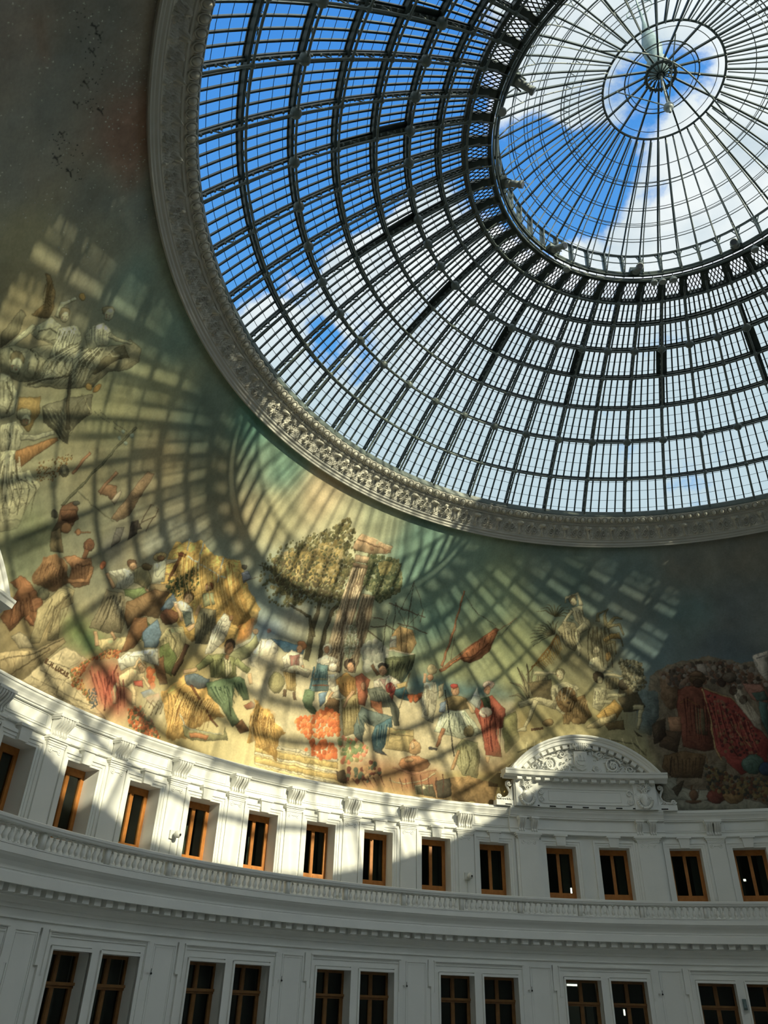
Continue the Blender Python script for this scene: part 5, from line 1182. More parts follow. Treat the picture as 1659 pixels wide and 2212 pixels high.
1 0 136 66 52 -6156 1473 -6150 1480 -6152 1481 -6158 1474
1 0 150 108 72 -6181 1470 -6164 1465 -6161 1469 -6178 1473
1 0 92 62 42 -6026 1645 -6021 1651 -6024 1652 -6029 1646
1 0 92 62 42 -6012 1660 -6007 1665 -6011 1666 -6015 1661
1 0 140 98 66 -6018 1655 -6008 1654 -6006 1656 -6016 1658
1 0 136 66 52 -6006 1646 -5999 1654 -6002 1655 -6009 1647
1 0 150 108 72 -6035 1643 -6015 1638 -6012 1642 -6032 1647
1 0 92 62 42 -6159 1208 -6153 1214 -6157 1216 -6163 1209
1 0 92 62 42 -6143 1224 -6137 1230 -6140 1232 -6146 1225
1 0 140 98 66 -6149 1219 -6138 1216 -6136 1219 -6147 1222
1 0 136 66 52 -6138 1207 -6129 1216 -6132 1218 -6141 1209
1 0 150 108 72 -6169 1205 -6149 1198 -6145 1202 -6165 1210
1 0 92 62 42 -5930 1133 -5925 1137 -5928 1139 -5933 1134
1 0 92 62 42 -5916 1144 -5911 1149 -5914 1151 -5919 1146
1 0 140 98 66 -5922 1141 -5913 1138 -5912 1140 -5920 1143
1 0 136 66 52 -5914 1131 -5906 1137 -5909 1139 -5916 1132
1 0 150 108 72 -5938 1132 -5923 1124 -5920 1127 -5935 1135
1 0 112 106 76 -6126 1439 -6093 1400 -6048 1371 -6046 1372 -6089 1403 -6121 1442
1 0 112 106 76 -6113 1442 -6085 1391 -6022 1364 -6021 1366 -6081 1394 -6107 1445
1 0 112 106 76 -6110 1456 -6076 1408 -6016 1377 -6015 1379 -6072 1410 -6105 1459
1 0 112 106 76 -6088 1449 -6066 1424 -6034 1406 -6032 1407 -6062 1426 -6082 1452
1 0 112 106 76 -6092 1464 -6069 1427 -6021 1408 -6020 1410 -6066 1429 -6086 1467
1 0 112 106 76 -6094 1477 -6061 1443 -6016 1417 -6015 1419 -6058 1445 -6088 1481
1 0 112 106 76 -6094 1494 -6060 1452 -6004 1427 -6003 1428 -6057 1455 -6088 1497
1 0 112 106 76 -6067 1487 -6041 1451 -5993 1431 -5992 1433 -6038 1453 -6061 1490
1 0 112 106 76 -6059 1494 -6030 1464 -5989 1444 -5987 1445 -6027 1467 -6053 1498
1 0 222 216 178 -6110 1430 -6084 1386 -6028 1361 -6027 1363 -6081 1388 -6105 1433
1 0 222 216 178 -6116 1452 -6082 1410 -6031 1382 -6029 1383 -6079 1412 -6111 1454
1 0 222 216 178 -6094 1452 -6068 1420 -6027 1398 -6026 1399 -6065 1422 -6090 1455
1 0 222 216 178 -6092 1467 -6060 1438 -6023 1413 -6021 1414 -6057 1440 -6087 1470
1 0 222 216 178 -6090 1486 -6045 1441 -5988 1405 -5987 1406 -6042 1443 -6085 1489
1 0 222 216 178 -6089 1501 -6052 1459 -5997 1430 -5996 1431 -6049 1462 -6084 1504
1 0 222 216 178 -6067 1503 -6019 1459 -5964 1421 -5962 1422 -6016 1461 -6062 1506
1 0 104 98 70 -6032 1465 -6065 1341 -6039 1232 -6036 1232 -6060 1342 -6025 1465
1 0 104 98 70 -6024 1442 -6064 1337 -6027 1249 -6025 1250 -6060 1338 -6017 1442
1 0 104 98 70 -6016 1485 -6045 1390 -6012 1310 -6009 1311 -6040 1391 -6009 1485
1 0 104 98 70 -6003 1452 -6017 1383 -5996 1323 -5994 1324 -6012 1384 -5996 1453
1 0 104 98 70 -6000 1491 -6029 1397 -5988 1321 -5985 1322 -6024 1398 -5993 1491
1 0 104 98 70 -5983 1459 -5990 1402 -5971 1352 -5969 1353 -5985 1403 -5976 1460
1 0 104 98 70 -5981 1496 -5999 1418 -5961 1356 -5959 1357 -5994 1419 -5973 1496
1 0 104 98 70 -5968 1492 -5986 1405 -5942 1336 -5940 1337 -5981 1406 -5961 1492
1 0 104 98 70 -5954 1497 -5967 1420 -5925 1361 -5922 1362 -5962 1422 -5947 1498
1 0 104 98 70 -5951 1515 -5946 1430 -5912 1356 -5909 1357 -5941 1432 -5943 1516
1 0 104 98 70 -5939 1516 -5935 1444 -5901 1383 -5898 1384 -5930 1446 -5932 1517
1 0 104 98 70 -5929 1522 -5931 1462 -5892 1418 -5890 1419 -5926 1464 -5921 1524
1 0 104 98 70 -5920 1525 -5911 1457 -5873 1402 -5870 1403 -5906 1459 -5912 1526
1 0 104 98 70 -5917 1549 -5902 1481 -5860 1423 -5858 1425 -5897 1483 -5909 1552
1 0 104 98 70 -5904 1552 -5888 1478 -5836 1419 -5833 1421 -5883 1480 -5896 1554
1 0 104 98 70 -5892 1550 -5863 1482 -5819 1420 -5817 1421 -5858 1484 -5885 1553
1 0 214 206 166 -6030 1419 -6049 1349 -6030 1287 -6028 1288 -6045 1350 -6024 1419
1 0 214 206 166 -6019 1465 -6043 1368 -6016 1284 -6014 1284 -6040 1369 -6014 1465
1 0 214 206 166 -6007 1463 -6030 1377 -5999 1304 -5997 1305 -6026 1378 -6001 1463
1 0 214 206 166 -5998 1492 -6006 1409 -5985 1333 -5983 1334 -6002 1410 -5993 1493
1 0 214 206 166 -5979 1487 -5989 1396 -5959 1316 -5958 1317 -5985 1397 -5974 1488
1 0 214 206 166 -5968 1482 -5983 1421 -5951 1373 -5949 1374 -5979 1422 -5962 1482
1 0 214 206 166 -5955 1510 -5966 1436 -5927 1378 -5926 1379 -5962 1437 -5949 1511
1 0 214 206 166 -5939 1505 -5944 1450 -5913 1406 -5912 1407 -5941 1451 -5933 1506
1 0 214 206 166 -5931 1512 -5940 1442 -5897 1389 -5895 1390 -5936 1443 -5925 1513
1 0 214 206 166 -5923 1549 -5924 1459 -5868 1390 -5866 1391 -5920 1460 -5917 1550
1 0 214 206 166 -5912 1558 -5900 1479 -5853 1415 -5851 1415 -5896 1481 -5906 1559
1 0 214 206 166 -5880 1531 -5862 1474 -5829 1423 -5828 1424 -5858 1475 -5875 1533
1 0 118 112 82 -6038 1553 -6000 1538 -5964 1521 -5963 1522 -5997 1540 -6035 1556
1 0 118 112 82 -6027 1562 -5999 1551 -5972 1538 -5970 1539 -5996 1554 -6024 1566
1 0 118 112 82 -6020 1578 -5992 1563 -5959 1551 -5958 1552 -5989 1565 -6016 1582
1 0 118 112 82 -5997 1584 -5971 1575 -5949 1562 -5947 1563 -5968 1578 -5994 1588
1 0 118 112 82 -5979 1590 -5956 1576 -5929 1566 -5928 1567 -5954 1578 -5975 1593
1 0 118 112 82 -5977 1606 -5950 1589 -5920 1577 -5918 1578 -5948 1592 -5972 1609
1 0 118 112 82 -5955 1612 -5931 1603 -5911 1589 -5909 1590 -5928 1605 -5952 1616
1 0 220 214 174 -6039 1554 -6006 1537 -5967 1526 -5966 1527 -6004 1539 -6036 1557
1 0 220 214 174 -6014 1567 -5989 1554 -5960 1544 -5959 1545 -5986 1556 -6011 1570
1 0 220 214 174 -5999 1579 -5977 1569 -5954 1559 -5953 1560 -5974 1571 -5995 1582
1 0 220 214 174 -5987 1599 -5962 1588 -5939 1574 -5937 1575 -5959 1590 -5983 1602
1 0 220 214 174 -5962 1616 -5940 1603 -5917 1590 -5916 1591 -5937 1605 -5958 1619
1 0 108 102 74 -5888 970 -5819 883 -5717 818 -5716 819 -5816 886 -5882 973
1 0 108 102 74 -5885 976 -5805 893 -5706 822 -5704 823 -5801 896 -5879 980
1 0 108 102 74 -5860 962 -5794 893 -5711 836 -5709 837 -5790 896 -5854 965
1 0 108 102 74 -5851 963 -5802 898 -5719 856 -5718 858 -5798 900 -5845 966
1 0 108 102 74 -5857 977 -5805 900 -5703 858 -5702 860 -5801 903 -5851 981
1 0 108 102 74 -5860 990 -5789 927 -5703 875 -5701 876 -5786 930 -5855 993
1 0 108 102 74 -5876 1007 -5814 933 -5710 893 -5708 894 -5811 936 -5870 1010
1 0 108 102 74 -5840 989 -5779 928 -5691 887 -5690 889 -5776 931 -5834 993
1 0 108 102 74 -5865 1013 -5787 930 -5663 882 -5662 884 -5783 933 -5859 1016
1 0 108 102 74 -5862 1020 -5773 956 -5668 903 -5667 905 -5769 959 -5856 1024
1 0 108 102 74 -5835 1010 -5760 961 -5676 918 -5675 920 -5757 964 -5830 1014
1 0 108 102 74 -5827 1016 -5761 950 -5653 921 -5652 923 -5757 953 -5821 1019
1 0 224 218 176 -5881 976 -5813 876 -5693 808 -5692 809 -5810 877 -5876 978
1 0 224 218 176 -5850 960 -5786 892 -5704 835 -5703 836 -5783 894 -5846 963
1 0 224 218 176 -5890 999 -5811 925 -5712 863 -5711 864 -5808 927 -5886 1002
1 0 224 218 176 -5872 997 -5814 939 -5733 899 -5732 900 -5812 941 -5868 999
1 0 224 218 176 -5865 1001 -5805 946 -5722 908 -5720 909 -5803 948 -5861 1004
1 0 224 218 176 -5865 1012 -5795 943 -5684 908 -5683 909 -5793 945 -5860 1015
1 0 224 218 176 -5841 1008 -5777 958 -5689 928 -5688 930 -5774 961 -5837 1011
1 0 224 218 176 -5818 1007 -5757 972 -5685 946 -5684 947 -5754 974 -5815 1010
1 0 224 218 176 -5814 1013 -5769 981 -5706 969 -5705 971 -5767 983 -5810 1016
1 0 224 218 176 -5831 1028 -5776 997 -5702 987 -5702 989 -5774 1000 -5828 1032
1 0 120 114 84 -6145 1148 -6097 1123 -6054 1094 -6052 1095 -6095 1126 -6142 1152
1 0 120 114 84 -6126 1145 -6099 1124 -6065 1109 -6064 1110 -6096 1126 -6122 1148
1 0 120 114 84 -6141 1168 -6078 1139 -6028 1098 -6027 1099 -6075 1141 -6137 1171
1 0 120 114 84 -6130 1173 -6071 1141 -6018 1102 -6017 1103 -6068 1143 -6127 1176
1 0 120 114 84 -6120 1181 -6064 1154 -6020 1116 -6019 1117 -6061 1157 -6117 1185
1 0 120 114 84 -6101 1176 -6055 1143 -6005 1112 -6004 1114 -6052 1145 -6097 1179
1 0 120 114 84 -5975 1050 -5943 1030 -5919 1004 -5918 1005 -5941 1032 -5972 1053
1 0 120 114 84 -5979 1067 -5943 1040 -5911 1010 -5909 1011 -5940 1042 -5975 1070
1 0 120 114 84 -5967 1075 -5930 1045 -5896 1014 -5895 1015 -5928 1047 -5963 1078
1 0 120 114 84 -5958 1085 -5925 1056 -5891 1026 -5890 1027 -5922 1057 -5954 1088
1 0 120 114 84 -5934 1087 -5908 1066 -5887 1044 -5885 1045 -5906 1068 -5930 1090
1 0 120 114 84 -5924 1090 -5898 1057 -5861 1031 -5860 1032 -5895 1059 -5919 1092
1 0 214 208 168 -5971 1051 -5945 1025 -5911 1004 -5910 1005 -5943 1026 -5967 1053
1 0 214 208 168 -5972 1063 -5944 1037 -5912 1014 -5910 1015 -5941 1039 -5969 1065
1 0 214 208 168 -5952 1073 -5916 1049 -5889 1018 -5888 1019 -5913 1051 -5949 1076
1 0 214 208 168 -5933 1076 -5913 1063 -5897 1045 -5896 1046 -5910 1064 -5930 1079
1 0 214 208 168 -5917 1088 -5897 1074 -5883 1056 -5882 1057 -5895 1075 -5914 1090
1 0 104 82 42 -6361 1459 -6317 1429 -6258 1415 -6257 1416 -6315 1431 -6357 1463
1 0 104 82 42 -6352 1460 -6316 1443 -6277 1429 -6276 1430 -6314 1445 -6348 1464
1 0 104 82 42 -6341 1461 -6295 1432 -6237 1416 -6236 1417 -6293 1434 -6337 1464
1 0 104 82 42 -6360 1472 -6323 1445 -6269 1435 -6268 1436 -6321 1447 -6356 1476
1 0 104 82 42 -6346 1472 -6300 1445 -6244 1428 -6243 1430 -6298 1447 -6342 1475
1 0 104 82 42 -6345 1477 -6308 1447 -6252 1438 -6251 1440 -6306 1450 -6341 1480
1 0 104 82 42 -6351 1483 -6306 1455 -6248 1441 -6247 1442 -6304 1457 -6348 1487
1 0 104 82 42 -6338 1484 -6299 1457 -6244 1446 -6243 1447 -6296 1459 -6335 1488
1 0 100 94 70 -5870 1234 -5823 1224 -5773 1219 -5772 1221 -5822 1226 -5867 1238
1 0 100 94 70 -5867 1252 -5814 1240 -5763 1224 -5762 1225 -5812 1243 -5864 1256
1 0 100 94 70 -5835 1267 -5785 1244 -5735 1221 -5733 1223 -5782 1247 -5831 1271
1 0 100 94 70 -5823 1276 -5784 1258 -5750 1236 -5749 1237 -5781 1261 -5819 1280
1 0 100 94 70 -5801 1288 -5767 1265 -5736 1239 -5735 1240 -5764 1267 -5797 1292
1 0 100 94 70 -5785 1306 -5751 1278 -5726 1244 -5724 1245 -5748 1280 -5781 1309
1 0 100 94 70 -5779 1326 -5753 1287 -5720 1251 -5718 1252 -5749 1288 -5773 1329
1 0 100 94 70 -5779 1355 -5747 1298 -5707 1244 -5705 1245 -5743 1299 -5774 1357
1 0 100 94 70 -5753 1353 -5732 1314 -5712 1276 -5710 1276 -5728 1316 -5748 1355
1 0 100 94 70 -5754 1399 -5708 1321 -5686 1236 -5684 1236 -5704 1323 -5749 1401
1 0 126 86 40 -5830 1041 -5814 1026 -5794 1014 -5793 1015 -5812 1027 -5827 1043
1 0 126 86 40 -5807 1072 -5797 1065 -5786 1059 -5785 1060 -5795 1067 -5804 1075
1 0 126 86 40 -5785 1115 -5775 1109 -5763 1104 -5762 1105 -5773 1111 -5782 1118
1 0 126 86 40 -5760 1143 -5750 1139 -5741 1136 -5740 1137 -5748 1141 -5757 1146
1 0 126 86 40 -5746 1166 -5740 1165 -5732 1165 -5732 1166 -5738 1167 -5744 1169
1 0 200 192 152 -6136 1307 -6117 1293 -6086 1299 -6086 1301 -6116 1296 -6132 1310
1 0 200 192 152 -6104 1342 -6084 1329 -6055 1340 -6055 1342 -6083 1332 -6100 1345
1 0 200 192 152 -6065 1378 -6037 1366 -6003 1382 -6004 1383 -6037 1369 -6061 1382
1 0 200 192 152 -6038 1416 -6007 1410 -5975 1427 -5976 1428 -6007 1413 -6035 1420
1 0 200 192 152 -6003 1441 -5968 1434 -5934 1456 -5935 1457 -5968 1436 -6001 1445
1 0 200 192 152 -5984 1470 -5945 1466 -5910 1490 -5911 1491 -5945 1469 -5982 1474
1 0 200 192 152 -5927 1519 -5893 1518 -5866 1541 -5868 1542 -5893 1520 -5925 1524
1 0 200 192 152 -5907 1550 -5865 1549 -5837 1579 -5839 1580 -5866 1551 -5905 1555
1 0 200 192 152 -5885 1582 -5820 1586 -5779 1630 -5780 1631 -5822 1589 -5884 1586
1 0 200 192 152 -5863 1602 -5810 1605 -5779 1643 -5781 1643 -5811 1607 -5862 1606
1 0 112 104 76 -6120 1271 -6091 1246 -6039 1258 -6039 1260 -6089 1249 -6115 1275
1 0 112 104 76 -6079 1297 -6049 1280 -6005 1288 -6005 1290 -6047 1283 -6074 1301
1 0 112 104 76 -6071 1317 -6043 1302 -6002 1311 -6002 1312 -6041 1305 -6067 1321
1 0 112 104 76 -6041 1350 -6007 1330 -5958 1346 -5958 1347 -6005 1334 -6037 1354
1 0 112 104 76 -6023 1371 -5981 1351 -5924 1369 -5924 1371 -5980 1354 -6018 1376
1 0 112 104 76 -5994 1398 -5958 1385 -5913 1400 -5914 1401 -5957 1389 -5990 1403
1 0 112 104 76 -5974 1431 -5927 1411 -5867 1437 -5868 1438 -5926 1414 -5970 1435
1 0 112 104 76 -5953 1456 -5910 1439 -5858 1465 -5859 1467 -5909 1443 -5949 1461
1 0 112 104 76 -5936 1475 -5887 1464 -5833 1487 -5834 1488 -5887 1468 -5933 1480
1 0 112 104 76 -5910 1505 -5855 1496 -5797 1522 -5797 1524 -5855 1499 -5907 1510
1 0 92 62 42 -1767 1613 -1760 1614 -1760 1616 -1767 1616
1 0 92 62 42 -1749 1614 -1743 1614 -1743 1617 -1750 1616
1 0 140 98 66 -1755 1614 -1753 1607 -1750 1608 -1753 1615
1 0 136 66 52 -1758 1602 -1749 1602 -1750 1605 -1759 1604
1 0 150 108 72 -1772 1617 -1769 1602 -1765 1602 -1768 1618
1 0 92 62 42 -1851 1148 -1843 1149 -1844 1152 -1851 1151
1 0 92 62 42 -1831 1149 -1824 1150 -1824 1153 -1832 1152
1 0 140 98 66 -1838 1150 -1835 1141 -1832 1142 -1835 1150
1 0 136 66 52 -1842 1134 -1832 1135 -1832 1138 -1842 1137
1 0 150 108 72 -1857 1153 -1854 1134 -1849 1135 -1852 1154
1 0 92 62 42 -1592 1314 -1587 1314 -1587 1316 -1592 1316
1 0 92 62 42 -1578 1314 -1573 1314 -1573 1317 -1578 1316
1 0 140 98 66 -1583 1314 -1581 1308 -1579 1309 -1581 1315
1 0 136 66 52 -1586 1304 -1579 1304 -1579 1306 -1586 1306
1 0 150 108 72 -1596 1317 -1595 1304 -1591 1304 -1593 1318
1 0 112 104 74 -1739 1559 -1724 1519 -1709 1479 -1707 1480 -1720 1520 -1731 1560
1 0 112 104 74 -1718 1552 -1700 1513 -1686 1474 -1683 1474 -1696 1514 -1711 1554
1 0 112 104 74 -1712 1565 -1695 1524 -1676 1483 -1674 1484 -1690 1526 -1705 1568
1 0 112 104 74 -1693 1567 -1674 1529 -1656 1491 -1654 1491 -1670 1530 -1686 1569
1 0 108 100 72 -1874 1065 -1859 1023 -1850 981 -1847 981 -1855 1024 -1868 1067
1 0 108 100 72 -1852 1080 -1842 1033 -1839 985 -1837 985 -1838 1034 -1846 1082
1 0 108 100 72 -1822 1063 -1826 1032 -1823 1001 -1821 1001 -1821 1032 -1815 1063
1 0 108 100 72 -1800 1075 -1811 1033 -1813 991 -1810 991 -1807 1033 -1793 1073
1 0 108 100 72 -1775 1074 -1789 1037 -1797 999 -1794 999 -1785 1036 -1769 1072
1 0 108 100 72 -1749 1079 -1762 1039 -1781 1002 -1779 1001 -1758 1038 -1742 1077
1 0 216 208 168 -1857 1064 -1854 1026 -1844 990 -1842 990 -1850 1027 -1851 1064
1 0 216 208 168 -1825 1065 -1829 1031 -1827 996 -1825 996 -1825 1031 -1819 1065
1 0 216 208 168 -1784 1082 -1794 1036 -1808 992 -1806 991 -1790 1036 -1778 1081
1 0 216 208 168 -1765 1064 -1775 1040 -1785 1015 -1783 1014 -1771 1039 -1760 1063
1 0 108 100 72 -1600 1060 -1606 1024 -1604 988 -1601 988 -1601 1024 -1593 1059
1 0 108 100 72 -1579 1061 -1584 1030 -1588 999 -1585 999 -1580 1029 -1572 1060
1 0 108 100 72 -1571 1050 -1577 1009 -1587 969 -1585 969 -1573 1009 -1564 1049
1 0 108 100 72 -1552 1056 -1570 1012 -1577 967 -1575 967 -1566 1011 -1546 1054
1 0 108 100 72 -1526 1070 -1539 1014 -1565 962 -1563 961 -1535 1013 -1519 1068
1 0 94 74 40 -1767 981 -1798 934 -1797 880 -1795 880 -1793 933 -1761 978
1 0 94 74 40 -1758 975 -1779 933 -1782 888 -1779 887 -1775 932 -1752 973
1 0 94 74 40 -1742 995 -1756 955 -1761 913 -1758 913 -1752 954 -1735 993
1 0 94 74 40 -1727 1000 -1753 946 -1748 890 -1746 890 -1749 946 -1720 997
1 0 94 74 40 -1717 991 -1731 948 -1730 904 -1728 904 -1726 947 -1711 989
1 0 94 74 40 -1709 987 -1731 940 -1721 891 -1719 892 -1726 939 -1703 985
1 0 94 74 40 -1697 978 -1708 931 -1704 884 -1702 884 -1704 931 -1690 977
1 0 94 74 40 -1680 989 -1697 936 -1683 884 -1681 885 -1692 936 -1674 987
1 0 94 74 40 -1672 999 -1682 950 -1671 901 -1669 902 -1677 950 -1665 999
1 0 94 74 40 -1661 982 -1668 941 -1658 902 -1656 902 -1663 941 -1655 981
1 0 190 160 102 -1758 998 -1778 957 -1778 912 -1776 912 -1775 956 -1753 996
1 0 190 160 102 -1746 996 -1758 957 -1762 918 -1760 918 -1754 957 -1741 995
1 0 190 160 102 -1729 991 -1750 941 -1746 888 -1744 889 -1747 940 -1724 989
1 0 190 160 102 -1712 995 -1724 956 -1720 916 -1718 916 -1720 955 -1706 994
1 0 190 160 102 -1690 1004 -1704 957 -1694 911 -1692 911 -1700 957 -1684 1003
1 0 190 160 102 -1675 992 -1689 948 -1675 905 -1673 906 -1686 948 -1670 991
1 0 190 160 102 -1658 1001 -1670 954 -1652 911 -1650 911 -1667 955 -1652 1000
1 0 96 88 62 -1856 1422 -1835 1362 -1806 1304 -1804 1305 -1829 1363 -1848 1425
1 0 96 88 62 -1837 1414 -1829 1367 -1799 1326 -1797 1328 -1823 1369 -1828 1416
1 0 96 88 62 -1816 1428 -1805 1365 -1769 1311 -1766 1312 -1800 1367 -1808 1430
1 0 96 88 62 -1796 1428 -1780 1377 -1756 1328 -1753 1329 -1774 1378 -1788 1430
1 0 96 88 62 -1774 1414 -1756 1362 -1734 1312 -1731 1313 -1751 1364 -1765 1416
1 0 96 88 62 -1768 1442 -1755 1379 -1722 1323 -1719 1324 -1749 1381 -1760 1444
1 0 96 88 62 -1747 1442 -1740 1382 -1705 1331 -1703 1333 -1734 1384 -1739 1442
1 0 96 88 62 -1724 1438 -1715 1381 -1684 1330 -1681 1332 -1709 1382 -1715 1439
1 0 188 178 134 -1851 1406 -1837 1371 -1819 1337 -1817 1338 -1833 1372 -1844 1408
1 0 188 178 134 -1831 1436 -1818 1388 -1791 1345 -1789 1346 -1813 1389 -1824 1437
1 0 188 178 134 -1806 1440 -1797 1372 -1753 1316 -1751 1317 -1792 1373 -1799 1440
1 0 188 178 134 -1775 1430 -1770 1383 -1739 1345 -1737 1346 -1766 1384 -1768 1431
1 0 188 178 134 -1759 1444 -1753 1394 -1721 1353 -1719 1354 -1748 1396 -1752 1445
1 0 188 178 134 -1728 1448 -1723 1395 -1689 1351 -1687 1352 -1718 1396 -1721 1449
1 0 92 84 58 -1628 1417 -1620 1327 -1616 1238 -1614 1238 -1615 1328 -1619 1418
1 0 92 84 58 -1613 1440 -1599 1349 -1596 1258 -1593 1258 -1594 1350 -1604 1441
1 0 92 84 58 -1595 1442 -1591 1355 -1575 1271 -1572 1271 -1585 1356 -1587 1443
1 0 92 84 58 -1581 1438 -1564 1334 -1553 1229 -1550 1230 -1559 1334 -1572 1439
1 0 92 84 58 -1562 1412 -1553 1316 -1532 1223 -1529 1224 -1548 1317 -1553 1413
1 0 92 84 58 -1548 1426 -1525 1335 -1514 1242 -1511 1242 -1519 1336 -1539 1428
1 0 92 84 58 -1526 1410 -1512 1329 -1492 1249 -1489 1250 -1506 1330 -1517 1411
1 0 92 84 58 -1516 1428 -1503 1354 -1481 1281 -1478 1282 -1498 1355 -1508 1430
1 0 92 84 58 -1494 1409 -1480 1340 -1459 1274 -1456 1275 -1475 1342 -1486 1410
1 0 70 36 30 -1027 1009 -1028 881 -1044 754 -1041 754 -1021 881 -1018 1009
1 0 70 36 30 -1003 1019 -1025 900 -1019 784 -1016 784 -1019 900 -994 1018
1 0 70 36 30 -993 961 -999 886 -1002 812 -999 812 -993 886 -984 961
1 0 70 36 30 -970 962 -978 869 -983 777 -979 777 -972 869 -960 962
1 0 70 36 30 -953 963 -963 852 -969 742 -966 743 -957 852 -943 963
1 0 70 36 30 -939 964 -948 860 -955 756 -952 757 -942 860 -929 964
1 0 70 36 30 -911 1001 -916 866 -933 733 -930 733 -910 866 -902 1001
1 0 70 36 30 -902 936 -909 855 -914 774 -911 774 -903 855 -892 936
1 0 142 80 58 -1015 1002 -1021 907 -1021 814 -1019 815 -1017 908 -1008 1002
1 0 142 80 58 -982 981 -993 888 -991 797 -989 797 -989 888 -976 981
1 0 142 80 58 -959 1014 -964 889 -973 766 -971 766 -960 889 -952 1014
1 0 142 80 58 -934 944 -950 853 -946 763 -944 763 -946 853 -927 944
1 0 142 80 58 -907 954 -909 877 -919 801 -917 801 -905 877 -901 955
1 0 84 30 32 -886 970 -870 844 -863 720 -860 720 -864 846 -877 972
1 0 84 30 32 -872 986 -844 865 -847 741 -844 742 -838 867 -863 988
1 0 84 30 32 -847 948 -833 859 -827 769 -824 769 -827 860 -838 950
1 0 84 30 32 -819 910 -802 830 -799 749 -796 749 -796 832 -810 913
1 0 84 30 32 -814 966 -804 828 -781 696 -778 697 -798 829 -804 967
1 0 84 30 32 -788 920 -759 811 -758 696 -755 697 -753 812 -779 923
1 0 84 30 32 -758 877 -750 800 -735 726 -732 727 -744 802 -749 879
1 0 84 30 32 -744 900 -717 784 -708 665 -705 666 -711 785 -736 903
1 0 84 30 32 -727 890 -718 788 -694 692 -691 693 -712 790 -718 892
1 0 84 30 32 -703 856 -676 751 -665 643 -662 644 -670 752 -694 859
1 0 84 30 32 -687 845 -681 768 -658 698 -655 700 -675 770 -678 846
1 0 84 30 32 -668 841 -657 752 -632 669 -629 670 -651 754 -659 843
1 0 166 84 66 -867 957 -854 867 -849 777 -846 778 -850 868 -861 959
1 0 166 84 66 -843 976 -841 836 -815 705 -813 705 -837 837 -837 977
1 0 166 84 66 -819 950 -813 850 -797 754 -795 755 -809 851 -813 951
1 0 166 84 66 -790 909 -786 832 -770 758 -768 759 -782 832 -784 910
1 0 166 84 66 -754 893 -734 819 -732 742 -730 742 -730 820 -748 895
1 0 166 84 66 -724 851 -718 770 -699 694 -697 695 -715 771 -718 852
1 0 166 84 66 -708 889 -698 806 -680 727 -678 728 -694 807 -702 890
1 0 166 84 66 -676 858 -663 763 -641 672 -639 672 -659 764 -670 859
1 0 112 104 92 -706 1025 -695 989 -683 954 -681 955 -691 991 -700 1028
1 0 112 104 92 -695 1016 -680 976 -670 934 -668 934 -676 977 -689 1018
1 0 112 104 92 -687 1016 -673 963 -657 911 -655 912 -669 964 -681 1018
1 0 112 104 92 -675 1001 -656 934 -639 866 -637 867 -652 935 -669 1004
1 0 112 104 92 -660 981 -646 908 -624 838 -622 839 -642 909 -654 983
1 0 112 104 92 -645 953 -628 888 -613 824 -611 824 -625 889 -639 955
1 0 66 50 36 -1162 656 -1160 612 -1158 569 -1156 569 -1155 613 -1155 657
1 0 66 50 36 -1137 652 -1142 605 -1138 559 -1136 559 -1138 605 -1130 652
1 0 66 50 36 -1117 666 -1114 621 -1121 575 -1118 575 -1109 621 -1110 667
1 0 66 50 36 -1089 648 -1090 612 -1096 575 -1093 575 -1085 612 -1082 649
1 0 66 50 36 -1067 642 -1074 601 -1078 561 -1075 561 -1069 601 -1060 641
1 0 66 50 36 -1044 652 -1051 611 -1058 571 -1055 571 -1047 611 -1037 652
1 0 66 50 36 -1023 636 -1036 595 -1042 552 -1039 552 -1031 594 -1017 635
1 0 66 50 36 -1005 657 -1018 604 -1031 550 -1029 550 -1014 603 -998 656
1 0 66 50 36 -977 655 -993 604 -1007 553 -1005 553 -988 603 -971 653
1 0 132 122 84 -2078 666 -2077 603 -2065 542 -2063 543 -2072 604 -2070 667
1 0 132 122 84 -2049 659 -2050 607 -2039 558 -2036 558 -2045 608 -2041 659
1 0 132 122 84 -1990 647 -1997 607 -1982 570 -1979 571 -1992 607 -1982 646
1 0 132 122 84 -1942 662 -1946 622 -1934 584 -1932 585 -1941 622 -1935 662
1 0 132 122 84 -1887 664 -1891 624 -1879 586 -1877 587 -1886 624 -1879 664
1 0 132 122 84 -1849 678 -1857 624 -1839 575 -1837 576 -1852 625 -1841 677
1 0 132 122 84 -1814 684 -1817 628 -1805 574 -1802 575 -1812 628 -1806 684
1 0 132 122 84 -1764 670 -1774 628 -1757 589 -1754 590 -1769 628 -1757 669
1 0 132 122 84 -1707 696 -1711 637 -1698 581 -1695 582 -1706 637 -1699 696
1 0 132 122 84 -1653 678 -1654 627 -1645 579 -1642 579 -1649 628 -1645 678
1 0 132 122 84 -1624 677 -1626 640 -1618 605 -1615 605 -1621 641 -1616 677
1 0 132 122 84 -1578 702 -1592 645 -1571 593 -1568 594 -1587 645 -1571 700
1 0 132 122 84 -1525 700 -1529 640 -1517 582 -1515 582 -1524 640 -1517 700
1 0 132 122 84 -1471 691 -1473 634 -1464 579 -1461 580 -1468 635 -1463 691
1 0 132 122 84 -1427 701 -1432 641 -1420 585 -1417 586 -1427 642 -1419 700
1 0 132 122 84 -1377 710 -1392 652 -1371 600 -1369 601 -1387 652 -1370 709
1 0 132 122 84 -1342 707 -1355 643 -1336 583 -1334 584 -1350 643 -1335 707
1 0 132 122 84 -1301 712 -1306 660 -1296 612 -1293 613 -1301 661 -1294 711
1 0 206 196 146 -2062 731 -2066 689 -2049 651 -2047 651 -2062 690 -2055 731
1 0 206 196 146 -2012 743 -2014 701 -1998 663 -1996 663 -2009 702 -2006 743
